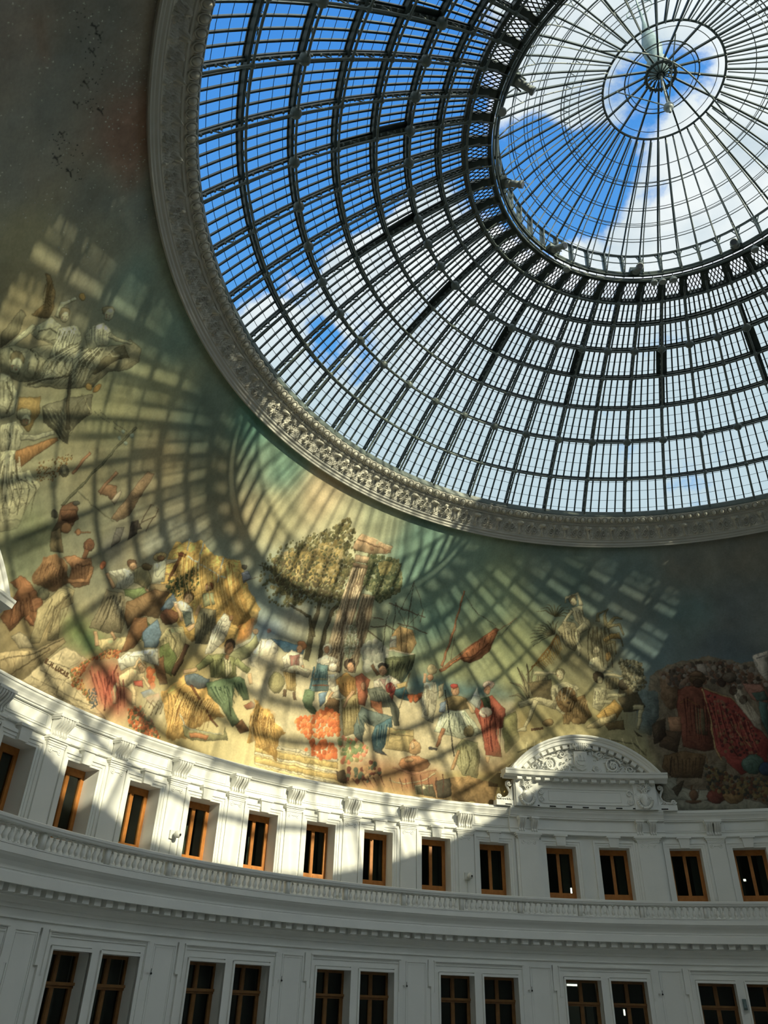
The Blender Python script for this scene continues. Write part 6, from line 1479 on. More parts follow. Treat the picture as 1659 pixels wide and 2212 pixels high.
1 0 206 196 146 -1971 744 -1972 708 -1957 676 -1955 677 -1968 709 -1964 744
1 0 206 196 146 -1917 759 -1915 709 -1896 662 -1894 663 -1911 710 -1910 760
1 0 206 196 146 -1852 761 -1855 716 -1831 678 -1829 679 -1851 717 -1845 761
1 0 206 196 146 -1797 756 -1798 717 -1778 684 -1776 686 -1794 718 -1791 756
1 0 206 196 146 -1732 767 -1731 729 -1712 698 -1710 699 -1727 730 -1725 767
1 0 206 196 146 -1685 753 -1681 728 -1669 705 -1667 705 -1676 729 -1679 754
1 0 206 196 146 -1618 757 -1617 720 -1596 690 -1594 692 -1612 722 -1612 758
1 0 206 196 146 -1555 763 -1554 733 -1536 710 -1534 711 -1549 735 -1549 764
1 0 206 196 146 -1522 778 -1512 744 -1497 712 -1495 713 -1508 745 -1515 780
1 0 206 196 146 -1444 775 -1435 743 -1419 713 -1417 714 -1431 744 -1438 777
1 0 206 196 146 -1388 771 -1375 729 -1355 690 -1353 691 -1371 730 -1382 773
1 0 206 196 146 -1357 780 -1346 744 -1328 712 -1326 713 -1342 746 -1351 782
1 0 150 128 60 -2022 1212 -2005 1195 -1984 1183 -1983 1185 -2002 1198 -2017 1216
1 0 150 128 60 -2008 1228 -1993 1206 -1969 1191 -1967 1193 -1989 1209 -2002 1231
1 0 150 128 60 -1992 1239 -1974 1214 -1951 1192 -1949 1193 -1970 1216 -1986 1242
1 0 150 128 60 -1978 1254 -1961 1226 -1939 1201 -1937 1203 -1956 1228 -1971 1257
1 0 150 128 60 -1955 1259 -1945 1230 -1923 1207 -1921 1208 -1941 1232 -1948 1261
1 0 150 128 60 -1943 1280 -1936 1243 -1909 1214 -1907 1215 -1931 1245 -1936 1281
1 0 150 128 60 -1926 1275 -1913 1238 -1894 1204 -1892 1205 -1909 1240 -1919 1277
1 0 150 128 60 -1915 1295 -1911 1250 -1883 1214 -1881 1215 -1907 1252 -1907 1296
1 0 150 128 60 -1890 1292 -1887 1263 -1872 1238 -1870 1239 -1882 1264 -1883 1293
1 0 150 128 60 -1874 1308 -1877 1275 -1858 1247 -1856 1248 -1872 1276 -1867 1307
1 0 150 128 60 -1859 1314 -1860 1278 -1844 1245 -1841 1246 -1855 1278 -1851 1314
1 0 150 128 60 -1841 1324 -1848 1282 -1828 1244 -1825 1244 -1843 1283 -1834 1324
1 0 130 124 88 -1581 895 -1579 870 -1570 846 -1568 847 -1575 871 -1576 896
1 0 130 124 88 -1561 905 -1554 878 -1552 850 -1550 851 -1550 879 -1556 907
1 0 130 124 88 -1511 917 -1507 885 -1508 853 -1506 853 -1504 886 -1506 918
1 0 130 124 88 -1482 910 -1482 888 -1482 865 -1480 865 -1478 888 -1477 911
1 0 130 124 88 -1436 908 -1437 888 -1439 867 -1437 867 -1433 888 -1430 908
1 0 130 124 88 -1399 927 -1402 891 -1411 857 -1409 856 -1398 891 -1393 927
1 0 130 124 88 -1364 927 -1367 903 -1375 879 -1373 878 -1363 902 -1359 927
1 0 130 124 88 -1337 931 -1348 903 -1353 874 -1351 874 -1345 902 -1332 929
"""
MBASE=[(-147.1,29.4,112,105,100),(-145.6,35.0,108,103,96),(-144.8,39.2,112,104,96),(-140.9,32.4,112,106,98),(-136.4,38.2,124,96,82),(-137.4,30.0,116,112,104),(-132.1,34.6,114,110,100),(-128.3,39.6,112,112,104),(-130.8,28.7,150,140,112),(-127.3,33.7,128,122,104),(-120.8,36.5,116,126,112),(-112.2,37.4,112,132,120),(-127.3,27.5,150,136,104),(-109.9,33.3,158,158,124),(-102.6,35.2,112,128,114),(-111.5,28.7,160,156,118),(-109.7,24.9,160,150,116),(-103.3,28.6,174,160,124),(-95.9,31.3,124,124,102),(-95.5,39.7,98,138,124),(-87.4,37.9,128,158,138),(-89.1,30.2,150,140,112),(-84.2,32.4,164,160,128),(-79.7,37.7,196,180,146),(-74.2,34.9,188,184,150),(-68.8,37.2,170,176,146),(-61.6,36.1,112,142,128),(-54.6,34.5,120,144,130),(-47.8,31.3,140,158,130),(-44.2,25.9,164,168,124),(-50.8,24.0,160,166,128),(-55.2,28.5,116,142,126),(-38.2,36.3,112,130,122),(-27.3,36.0,114,128,124),(-16.8,36.6,120,124,118),(-8.7,36.8,118,120,114),(-18.9,30.3,112,128,126),(-11.4,30.2,114,120,120),(-22.1,25.3,108,124,126),(-14.9,24.8,100,114,120),(-80.8,22.1,150,160,150),(-80.1,26.2,140,152,138),(-88.9,26.0,150,154,134),(-95.9,26.9,160,154,128),(-110.0,15.6,132,136,108),(-104.8,20.2,134,132,108),(-99.9,22.8,150,144,118),(-73.5,19.5,150,146,118),(-107.6,11.1,140,126,92),(-81.1,13.5,196,180,134),(-71.0,10.9,206,190,142),(-58.9,12.9,176,158,110),(-44.8,14.5,150,132,88),(-34.3,17.9,150,140,100),(-17.2,15.0,92,76,62),(-15.5,9.6,104,100,90),(-97.1,8.7,176,158,118),(-87.1,12.7,160,140,92)]
MTEXT=[('E.H.LUCAS.', -103.27, 9.31, -100.03, 9.05), ('MAZEROLLE', -40.58, 16.05, -38.98, 16.36)]

# ------------------------------------------------------------ helpers
def pos(az,r,h):
    a=az*D2R; return (r*math.sin(a),r*math.cos(a),h)
class MB:
    """collects geometry for ONE mesh object; o = origin subtracted from every vertex"""
    def __init__(s,o=(0,0,0)): s.v=[];s.f=[];s.o=o
    def add(s,vs,fs):
        n=len(s.v); ox,oy,oz=s.o
        s.v+=[(x-ox,y-oy,z-oz) for x,y,z in vs]; s.f+=[tuple(i+n for i in f) for f in fs]
    def box(s,x0,x1,y0,y1,z0,z1):
        s.add([(x0,y0,z0),(x1,y0,z0),(x1,y1,z0),(x0,y1,z0),(x0,y0,z1),(x1,y0,z1),(x1,y1,z1),(x0,y1,z1)],
              [(0,3,2,1),(4,5,6,7),(0,1,5,4),(1,2,6,5),(2,3,7,6),(3,0,4,7)])
    def cbox(s,a0,a1,r0,r1,h0,h1,n=None):
        """box bent round the axis; a in degrees"""
        n=n or max(1,int(abs(a1-a0)/1.2)+1); vs=[];fs=[]
        for i in range(n+1):
            a=a0+(a1-a0)*i/n
            vs+=[pos(a,r0,h0),pos(a,r1,h0),pos(a,r1,h1),pos(a,r0,h1)]
        for i in range(n):
            k=4*i
            for j in range(4): fs.append((k+j,k+(j+1)%4,k+4+(j+1)%4,k+4+j))
        fs+=[(3,2,1,0),(4*n,4*n+1,4*n+2,4*n+3)]
        s.add(vs,fs)
    def revolve(s,prof,a0=0,a1=360,n=360,cap=False):
        vs=[];fs=[];m=len(prof); full=abs(a1-a0)>=360
        k=n if full else n+1
        for i in range(k):
            a=a0+(a1-a0)*i/n
            vs+=[pos(a,r,h) for r,h in prof]
        for i in range(n):
            b=m*((i+1)%k) if full else m*(i+1)
            for j in range(m-1): fs.append((m*i+j,b+j,b+j+1,m*i+j+1))
        if cap: fs+=[tuple(range(m)),tuple(range(m*n+m-1,m*n-1,-1))]
        s.add(vs,fs)
    def tube(s,pts,r,n=6,r2=None,closed=False):
        P=[np.array(p,float) for p in pts]; N=len(P); vs=[];fs=[]; prev=None
        for i,p in enumerate(P):
            a=P[(i-1)%N] if (closed or i) else P[0]; b=P[(i+1)%N] if (closed or i<N-1) else P[-1]
            t=b-a; t/=np.linalg.norm(t)+1e-12
            if prev is None:
                u=np.cross(t,[0,0,1.]); 
                if np.linalg.norm(u)<.1: u=np.cross(t,[1.,0,0])
            else: u=prev-t*(prev@t)
            u/=np.linalg.norm(u)+1e-12; prev=u; w=np.cross(t,u)
            rr=r if r2 is None else r+(r2-r)*i/(N-1)
            for k in range(n):
                c=2*PI*k/n; vs.append(tuple(p+rr*(math.cos(c)*u+math.sin(c)*w)))
        for i in range(N if closed else N-1):
            j=(i+1)%N
            for k in range(n): fs.append((i*n+k,i*n+(k+1)%n,j*n+(k+1)%n,j*n+k))
        if not closed: fs+=[tuple(range(n))[::-1],tuple(range((N-1)*n,N*n))]
        s.add(vs,fs)
    def bar(s,pts,w,d,up):
        """rectangular bar along pts; up(p) gives the depth direction"""
        P=[np.array(p,float) for p in pts]; N=len(P); vs=[];fs=[]
        for i,p in enumerate(P):
            t=P[min(i+1,N-1)]-P[max(i-1,0)]; t/=np.linalg.norm(t); u=np.array(up(p),float); u-=t*(u@t); u/=np.linalg.norm(u); x=np.cross(t,u)
            for a,b in ((-1,0),(1,0),(1,1),(-1,1)): vs.append(tuple(p+x*a*w/2+u*b*d))
        for i in range(N-1):
            for k in range(4): fs.append((4*i+k,4*i+(k+1)%4,4*i+4+(k+1)%4,4*i+4+k))
        fs+=[(3,2,1,0),(4*N-4,4*N-3,4*N-2,4*N-1)]
        s.add(vs,fs)
    def lathe(s,prof,c=(0,0),n=12,axis=None):
        vs=[];fs=[];m=len(prof)
        for i in range(n):
            a=2*PI*i/n
            vs+=[(c[0]+r*math.cos(a),c[1]+r*math.sin(a),z) for r,z in prof]
        for i in range(n):
            b=m*((i+1)%n)
            for j in range(m-1): fs.append((m*i+j,b+j,b+j+1,m*i+j+1))
        s.add(vs,fs)
    def ball(s,c,r,n=8,m=6,sq=(1,1,1)):
        vs=[];fs=[]
        for j in range(m+1):
            t=PI*j/m
            for i in range(n):
                a=2*PI*i/n; vs.append((c[0]+r*sq[0]*math.sin(t)*math.cos(a),c[1]+r*sq[1]*math.sin(t)*math.sin(a),c[2]+r*sq[2]*math.cos(t)))
        for j in range(m):
            for i in range(n): fs.append((j*n+i,j*n+(i+1)%n,(j+1)*n+(i+1)%n,(j+1)*n+i))
        s.add(vs,fs)
    def build(s,name,m,parent=None,smooth=False,kind=None,mesh_name=None):
        me=bpy.data.meshes.new(name); me.from_pydata(s.v,[],s.f); me.update()
        if smooth: me.polygons.foreach_set('use_smooth',[True]*len(me.polygons))
        me.materials.append(m); o=bpy.data.objects.new(name,me); COL.objects.link(o)
        if parent: o.parent=parent
        if kind: o['kind']=kind
        return o
def tag(o,label,cat,group=None):
    o['label']=label; o['category']=cat
    if group: o['group']=group
    return o
def empty(name,loc=(0,0,0),rz=0.):
    o=bpy.data.objects.new(name,None); COL.objects.link(o); o.location=loc; o.rotation_euler=(0,0,rz); return o
KIDS={}
def build_under(mb,name,m,parent,**k):
    o=mb.build(name,m,parent,**k); KIDS.setdefault(parent.name,[]).append(o); return o
def dup(root,loc,rz):
    """a copy of a thing with copies of its parts and sub-parts"""
    def rec(o,par):
        c=o.copy(); COL.objects.link(c); c.parent=par
        for ch in KIDS.get(o.name,[]): KIDS.setdefault(c.name,[]).append(rec(ch,c))
        return c
    r=rec(root,None); r.location=loc; r.rotation_euler=(0,0,rz); return r
# ------------------------------------------------------------ materials
def mat(name,col,rough=.6,metal=0.,noise=None,bump=0.,col2=None,scale=3.,spec=.4):
    m=bpy.data.materials.new(name); m.use_nodes=True; nt=m.node_tree; b=nt.nodes['Principled BSDF']
    b.inputs['Base Color'].default_value=(*col,1); b.inputs['Roughness'].default_value=rough; b.inputs['Metallic'].default_value=metal
    b.inputs['Specular IOR Level'].default_value=spec
    tc=nt.nodes.new('ShaderNodeTexCoord')
    if col2:
        n=nt.nodes.new('ShaderNodeTexNoise'); n.inputs['Scale'].default_value=scale; n.inputs['Detail'].default_value=5
        nt.links.new(tc.outputs['Object'],n.inputs['Vector'])
        r=nt.nodes.new('ShaderNodeValToRGB'); r.color_ramp.elements[0].position=.35; r.color_ramp.elements[1].position=.68
        r.color_ramp.elements[0].color=(*col2,1); r.color_ramp.elements[1].color=(*col,1)
        nt.links.new(n.outputs['Fac'],r.inputs['Fac']); nt.links.new(r.outputs['Color'],b.inputs['Base Color'])
    if bump:
        n2=nt.nodes.new('ShaderNodeTexNoise'); n2.inputs['Scale'].default_value=scale*8; n2.inputs['Detail'].default_value=3
        nt.links.new(tc.outputs['Object'],n2.inputs['Vector'])
        bp=nt.nodes.new('ShaderNodeBump'); bp.inputs['Strength'].default_value=bump; bp.inputs['Distance'].default_value=.02
        nt.links.new(n2.outputs['Fac'],bp.inputs['Height']); nt.links.new(bp.outputs['Normal'],b.inputs['Normal'])
    return m
M={}
M['plaster']=mat('white_plaster',(.80,.80,.76),.75,col2=(.76,.765,.73),scale=1.3,bump=.06)
M['plaster2']=mat('white_plaster_ornament',(.80,.80,.76),.7,col2=(.75,.75,.71),scale=2.5,bump=.1)
M['ringplaster']=mat('aged_cream_plaster',(.60,.585,.51),.7,col2=(.50,.485,.42),scale=2.5,bump=.15)
M['ringplain']=mat('grey_painted_moulding',(.46,.455,.41),.65,col2=(.42,.415,.37),scale=2.)
M['metal']=mat('dark_green_painted_iron',(.055,.075,.068),.45,metal=0.,col2=(.04,.055,.05),scale=4.)
M['tube']=mat('grey_green_painted_steel',(.15,.185,.17),.4,col2=(.12,.15,.14),scale=4.)
M['tubelight']=mat('pale_grey_painted_steel',(.30,.33,.32),.4,col2=(.25,.28,.27),scale=4.)
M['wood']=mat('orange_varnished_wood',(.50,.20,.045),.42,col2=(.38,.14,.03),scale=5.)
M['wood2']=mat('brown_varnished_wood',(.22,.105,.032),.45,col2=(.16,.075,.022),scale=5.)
M['dark']=mat('dark_opening',(.02,.022,.022),.9)
M['room']=mat('corridor_grey_paint',(.17,.18,.16),.8,col2=(.14,.15,.135),scale=1.)
M['curtain']=mat('grey_green_roller_blind',(.24,.26,.23),.85)
M['concrete']=mat('grey_concrete',(.45,.45,.43),.7,col2=(.40,.40,.385),scale=1.5,bump=.05)
M['camwhite']=mat('white_camera_plastic',(.62,.63,.60),.4)
M['lens']=mat('black_lens_glass',(.01,.01,.012),.1,spec=.8)
M['zinc']=mat('weathered_green_metal',(.16,.22,.22),.5,col2=(.11,.16,.16),scale=6.)
M['blackslot']=mat('black_vent_slot',(.012,.012,.012),.9)
def emis(name,col,st):
    m=bpy.data.materials.new(name); m.use_nodes=True; nt=m.node_tree; nt.nodes.remove(nt.nodes['Principled BSDF'])
    e=nt.nodes.new('ShaderNodeEmission'); e.inputs[0].default_value=(*col,1); e.inputs[1].default_value=st
    nt.links.new(e.outputs[0],nt.nodes['Material Output'].inputs[0]); return m
M['lamp']=emis('lit_lamp',(1.,.98,.9),6.)
def glass(name,tint,gloss):
    m=bpy.data.materials.new(name); m.use_nodes=True; nt=m.node_tree; nt.nodes.remove(nt.nodes['Principled BSDF'])
    t=nt.nodes.new('ShaderNodeBsdfTransparent'); t.inputs[0].default_value=(*tint,1)
    g=nt.nodes.new('ShaderNodeBsdfGlossy'); g.inputs['Roughness'].default_value=.05; g.inputs[0].default_value=(.9,.95,.95,1)
    f=nt.nodes.new('ShaderNodeFresnel'); f.inputs[0].default_value=1.35
    mu=nt.nodes.new('ShaderNodeMath'); mu.operation='MULTIPLY'; mu.inputs[1].default_value=gloss
    mx=nt.nodes.new('ShaderNodeMixShader'); nt.links.new(f.outputs[0],mu.inputs[0]); nt.links.new(mu.outputs[0],mx.inputs[0])
    nt.links.new(t.outputs[0],mx.inputs[1]); nt.links.new(g.outputs[0],mx.inputs[2]); nt.links.new(mx.outputs[0],nt.nodes['Material Output'].inputs[0]); return m
M['glass']=glass('clear_roof_glass',(.93,.975,.97),.5)
M['wglass']=glass('window_glass',(.62,.66,.62),1.)
# ------------------------------------------------------------ dimensions (metres; heights above the viewer's eye)
PC=-34.43            # azimuth of the pediment and of the rib above it
PC2=PC-86.9          # the next pediment round the hall
RW=19.08             # upper wall
RL=18.6              # lower wall
SR,SH=19.24,4.56     # sphere of the vault and of the glass dome
FLOOR=-11.
NR=51; RIB=360/NR
def sph(az,al,R=SR):
    return pos(az,R*math.cos(al*D2R),SH+R*math.sin(al*D2R))
# ------------------------------------------------------------ floor and walls
m=MB(); m.revolve([(.01,FLOOR),(RL+3.2,FLOOR)],n=96); o=m.build('floor',M['concrete']); o['kind']='structure'
# window azimuths
UPW=[-110.57]+[-45.77-7.2*k for k in range(8,-1,-1)]+[-37.6,-31.26,-23.09,-16.06,-8.9,-1.7]
UPW+= [PC2-3.17,PC2+3.17,PC2-11.34]
UPW=sorted(UPW)
LOB=[PC-.05+14.4*k for k in range(-5,3)]
HW,WT,WB=1.79,5.53,3.55
LHW,LWT,LWB=1.97,1.03,-2.3
def wall_with_openings(name,r,h0,h1,ops,t0,t1,depth):
    """cylindrical wall; ops = (azL,azR); reveals run back to r+depth"""
    m=MB(); st=[]; cuts=sorted(ops); a=-180.; segs=[]
    for l,q in cuts: segs.append((a,l,False)); segs.append((l,q,True)); a=q
    segs.append((a,180.,False))
    for l,q,op in segs:
        n=max(1,int((q-l)/1.2)+1)
        if not op: m.revolve([(r,h0),(r,t0),(r,t1),(r,h1)],l,q,n)
        else:
            m.revolve([(r,h0),(r,t0)],l,q,n); m.revolve([(r,t1),(r,h1)],l,q,n)
            m.revolve([(r,t0),(r+depth,t0)],l,q,n); m.revolve([(r,t1),(r+depth,t1)],l,q,n)
            for z in (l,q): m.add([pos(z,r,t0),pos(z,r+depth,t0),pos(z,r+depth,t1),pos(z,r,t1)],[(0,1,2,3)])
    # closing skin behind the wall (the rear face of the masonry)
    for l,q,op in segs:
        n=max(1,int((q-l)/1.2)+1); R2=r+depth+.12
        if not op: m.revolve([(R2,h0),(R2,h1)],l,q,n)
        else: m.revolve([(R2,h0),(R2,t0)],l,q,n); m.revolve([(R2,t1),(R2,h1)],l,q,n)
    o=m.build(name,M['plaster']); o['kind']='structure'; return o
wall_with_openings('wall_upper',RW,2.9,6.95,[(a-HW,a+HW) for a in UPW],WB,WT,.62)
wall_with_openings('wall_lower',RL,FLOOR,2.1,[(b+s*2.52-LHW,b+s*2.52+LHW) for b in LOB for s in (-1,1)],LWB,LWT,.5)
# corridors behind the windows
m=MB(); m.revolve([(RW+.75,2.95),(RW+3.,2.95),(RW+3.,6.6),(RW+.75,6.6)],n=180); o=m.build('wall_upper_corridor',M['room']); o['kind']='structure'
m=MB(); m.revolve([(RL+.63,-3.),(RL+3.2,-3.),(RL+3.2,1.9),(RL+.63,1.9)],n=180); o=m.build('wall_lower_corridor',M['room']); o['kind']='structure'
# ------------------------------------------------------------ continuous mouldings
def ring(name,prof,mt,n=360,**k):
    m=MB(); m.revolve(prof,n=n,**k); o=m.build(name,M[mt]); o['kind']='structure'; return o
ring('trim_1',[(19.14,6.93),(18.86,6.87),(18.84,6.82),(18.845,6.79),(18.87,6.78),(18.88,6.73),(18.93,6.66),(18.96,6.6),(18.97,6.56),(19.0,6.55),(19.0,6.51),(RW+.01,6.5)],'plaster')
ring('trim_2',[(RW,6.14),(19.05,6.13),(19.05,6.11),(RW,6.10),(RW,6.04),(19.03,6.03),(19.02,5.99),(19.0,5.97),(19.0,5.93),(RW+.01,5.92)],'plaster')
# balcony slab, cornice with its deep soffit, frieze line and architrave of the lower storey
cor=ring('trim_3',[(RW,2.98),(18.35,2.98),(18.30,2.98),(17.98,2.96),(17.97,2.80),(17.99,2.79),(18.02,2.74),(18.10,2.66),(18.16,2.57),(18.17,2.54),(18.14,2.54),(18.14,2.50),(18.16,2.49),(18.16,2.46),(18.13,2.45),(18.09,2.44),(18.08,2.22),(18.12,2.21),(18.12,2.31),(18.42,2.31),(18.42,2.02),(18.46,2.00),(18.50,1.95),(18.53,1.90),(18.56,1.88),(18.56,1.80),(RL+.01,1.79)],'plaster')
ring('trim_4',[(RL+.01,1.64),(18.56,1.63),(18.55,1.585),(RL+.01,1.58)],'plaster')
base=MB((0,18.2,2.24)); base.cbox(-.36,.36,18.2,18.43,2.06,2.305,1); base.cbox(-.40,.40,18.18,18.43,2.27,2.306,1)
mod0=build_under(base,'modillion',M['plaster'],cor); MODS=[]
for k in range(0,100):
    a=-112+1.29*k
    o=mod0 if k==0 else mod0.copy()
    if k: COL.objects.link(o)
    o.location=pos(a,18.2,2.24); o.rotation_euler=(0,0,-a*D2R)
m=MB()
for k in range(100,110):
    a=-112+1.29*k; m.cbox(a-.36,a+.36,18.2,18.43,2.06,2.305,1)
m.build('modillion',M['plaster'],cor,kind='stuff')
# ------------------------------------------------------------ the painted vault
A0,A1,B0,B1,ST=-153.,4.,6.4,41.4,.065
NA=int((A1-A0)/ST)+1; NB=int((B1-B0)/ST)+1
rng=np.random.default_rng(3)
def fbm(na,nb,cells,octs=4,seed=0):
    g=np.random.default_rng(seed); out=np.zeros((na,nb),np.float32); amp=1.;tot=0
    for o in range(octs):
        ca=max(2,int(cells*2**o)); cb=max(2,int(ca*nb/na)+2); G=g.random((ca+2,cb+2)).astype(np.float32)
        x=np.linspace(0,ca,na,endpoint=False); y=np.linspace(0,cb,nb,endpoint=False)
        xi=x.astype(int); yi=y.astype(int); fx=x-xi; fy=y-yi; fx=(fx*fx*(3-2*fx))[:,None]; fy=(fy*fy*(3-2*fy))[None]
        X0=G[xi][:,yi]; X1=G[xi+1][:,yi]; Y0=G[xi][:,yi+1]; Y1=G[xi+1][:,yi+1]
        out+=amp*((X0*(1-fx)+X1*fx)*(1-fy)+(Y0*(1-fx)+Y1*fx)*fy); tot+=amp; amp*=.55
    return out/tot-.5
def lin(c): c=np.asarray(c,float)/255.; return np.where(c<.04045,c/12.92,((c+.055)/1.055)**2.4)
def mute(c):
    g=c@np.array([.3,.5,.2]); return (c*.80+.20*g)*np.array([.93,.90,.84])
AZ=A0+ST*np.arange(NA); AL=B0+ST*np.arange(NB)
# soft ground colours between the control points
cp=np.array(MBASE,float); ccol=lin(cp[:,2:5])
sa=AZ[::10]; sb=AL[::10]; GA,GB=np.meshgrid(sa,sb,indexing='ij'); W=0;C=0
for (a,b),c in zip(cp[:,:2],ccol):
    w=1/(((GA-a)*.93)**2+(GB-b)**2+1.2)**1.7; W=W+w; C=C+w[...,None]*c
C=C/W[...,None]
ia=np.clip((AZ-A0)/(ST*10),0,len(sa)-1.001); ib=np.clip((AL-B0)/(ST*10),0,len(sb)-1.001)
i0=ia.astype(int); j0=ib.astype(int); fa=(ia-i0)[:,None,None]; fb=(ib-j0)[None,:,None]
IMG=((C[i0][:,j0]*(1-fa)+C[i0+1][:,j0]*fa)*(1-fb)+(C[i0][:,j0+1]*(1-fa)+C[i0+1][:,j0+1]*fa)*fb).astype(np.float32)
n1=fbm(NA,NB,14,5,1); n2=fbm(NA,NB,60,4,2); n3=fbm(NA,NB,220,3,3); nh=fbm(NA,NB,26,4,4)
IMG*=(1+.75*n1[...,None]*np.array([1.1,.95,.8],np.float32)); IMG+=(nh[...,None]*np.array([.05,.005,-.025],np.float32))
IMG*=(1+.35*n2[...,None]); IMG*=np.array([1.01,1.0,.99],np.float32)
w1=fbm(NA,NB,150,3,5); w2=fbm(NA,NB,150,3,6)
def poly_mask(pts,wob,mg=3):
    P=np.array(pts,float); a=(P[:,0]-A0)/ST; b=(P[:,1]-B0)/ST
    x0=max(0,int(a.min())-mg); x1=min(NA,int(a.max())+mg+1); y0=max(0,int(b.min())-mg); y1=min(NB,int(b.max())+mg+1)
    if x1<=x0 or y1<=y0: return None
    X,Y=np.meshgrid(np.arange(x0,x1),np.arange(y0,y1),indexing='ij')
    X=X+wob*w1[x0:x1,y0:y1]; Y=Y+wob*w2[x0:x1,y0:y1]; ins=np.zeros(X.shape,bool); n=len(a)
    for i in range(n):
        xa,ya,xb,yb=a[i],b[i],a[(i+1)%n],b[(i+1)%n]
        if ya==yb: continue
        c=((ya>Y)!=(yb>Y))&(X<(xb-xa)*(Y-ya)/(yb-ya)+xa); ins^=c
    return x0,x1,y0,y1,ins
def blur(a,r):
    # separable box blur, run twice
    for _ in range(2):
        for ax in (0,1):
            c=np.cumsum(np.pad(a,[(r+1,r) if k==ax else (0,0) for k in (0,1)],mode='edge'),axis=ax); n=a.shape[ax]
            a=(np.take(c,range(2*r+1,2*r+1+n),axis=ax)-np.take(c,range(0,n),axis=ax))/(2*r+1)
    return a
def blob(x,y,rx,ry,rot,col,al=1.):
    R=int(max(rx,ry)+2); xi,yi=int(x),int(y); x0,x1,y0,y1=max(0,xi-R),min(NA,xi+R+1),max(0,yi-R),min(NB,yi+R+1)
    if x1<=x0 or y1<=y0: return
    X,Y=np.meshgrid(np.arange(x0,x1)-x,np.arange(y0,y1)-y,indexing='ij'); c,s=math.cos(rot),math.sin(rot)
    d=((X*c+Y*s)/rx)**2+((-X*s+Y*c)/ry)**2; a=np.clip((1.25-d)*2,0,1)[...,None]*al
    sh=np.clip(1.0-.20*((X+Y*-.8)/max(rx,ry)),.6,1.3)[...,None]
    IMG[x0:x1,y0:y1]=IMG[x0:x1,y0:y1]*(1-a)+a*np.array(col)*sh
for ln in MURAL.strip().split('\n'):
    t=[float(q) for q in ln.split()]
    if t[0]==1:
        tx=int(t[1]); v=[q/50 for q in t[5:]]; col=mute(lin(t[2:5])); pts=list(zip(v[::2],v[1::2]))
        r=poly_mask(pts,[0,5,14,26,9,16][tx],(3,3,16,30,3,3)[tx])
        if r is None: continue
        x0,x1,y0,y1,ins=r; h=max(1,y1-y0); w=max(1,x1-x0)
        # painted modelling: warm light falling across the form, brushed texture
        gy=(np.arange(y0,y1)-y0)/h; gx=(np.arange(x0,x1)-x0)/w
        mod=1+.16*(gy[None,:]-.5)-.14*(gx[:,None]-.5)+.5*n2[x0:x1,y0:y1]+(.9 if tx in(4,5) else .45)*n3[x0:x1,y0:y1]
        soft=ins.astype(np.float32)
        if tx in (1,4,5) and h>5 and w>5:
            # modelling of the painted form: light from the upper left, turned edges, drapery creases
            area=ins.sum(); rr_=int(max(1,min(9,.20*math.sqrt(area)*min(1,area/(h*w*.35))))); pad=rr_+2
            Bm=blur(np.pad(soft,pad),rr_); gxm=np.gradient(Bm,axis=0)[pad:-pad,pad:-pad]*rr_; gym=np.gradient(Bm,axis=1)[pad:-pad,pad:-pad]*rr_; Bi=Bm[pad:-pad,pad:-pad]
            mod=mod*(1+np.clip(.85*gxm-1.1*gym,-.55,.45))*(.70+.36*np.clip(Bi*1.05,0,1))
            if area>260:
                nf=n2[x0:x1,y0:y1]+.45*n1[x0:x1,y0:y1]*4; fr=np.abs(((nf*5.5)%1)-.5)*2
                fs_=.17+.9*max(0.,float(col.mean())-.25); mod=mod*(1-min(.6,fs_)*np.exp(-(fr/.20)**2)+.16*np.exp(-((fr-.5)/.2)**2))
        if tx in (2,3):
            k_=5 if tx==2 else 10; soft=blur(np.pad(soft,k_+1),k_)[k_+1:-k_-1,k_+1:-k_-1]*(.82+.5*n2[x0:x1,y0:y1])*.9
        else:
            q=soft.copy(); q[1:-1,1:-1]=(soft[1:-1,1:-1]*4+soft[2:,1:-1]+soft[:-2,1:-1]+soft[1:-1,2:]+soft[1:-1,:-2])/8; soft=q*.93
        # thin darker contour as a painter's edge
        e=np.zeros_like(soft); e[1:-1,1:-1]=np.abs(soft[2:,1:-1]-soft[:-2,1:-1])+np.abs(soft[1:-1,2:]-soft[1:-1,:-2])
        if tx==1 and h>14 and w>14: mod=mod*(1-.55*np.clip(e,0,1))
        a=soft[...,None]; IMG[x0:x1,y0:y1]=IMG[x0:x1,y0:y1]*(1-a)+a*(col*mod[...,None])
    else:
        n=int(t[1]); size=t[2]/100/ST; asp=t[3]/100; nc=int(t[4]); cols=[mute(lin(t[5+3*q:8+3*q])) for q in range(nc)]; v=[q/50 for q in t[5+3*nc:]]
        P=list(zip(v[::2],v[1::2])); r=poly_mask(P,0)
        if r is None: continue
        x0,x1,y0,y1,ins=r; xs,ys=np.nonzero(ins)
        if len(xs)==0: continue
        for k in rng.integers(0,len(xs),n):
            s_=size*rng.uniform(.6,1.25); blob(x0+xs[k]+rng.random(),y0+ys[k]+rng.random(),max(.8,s_/.95),max(.8,s_*asp),rng.uniform(0,PI),cols[rng.integers(len(cols))]*rng.uniform(.82,1.15),.92)
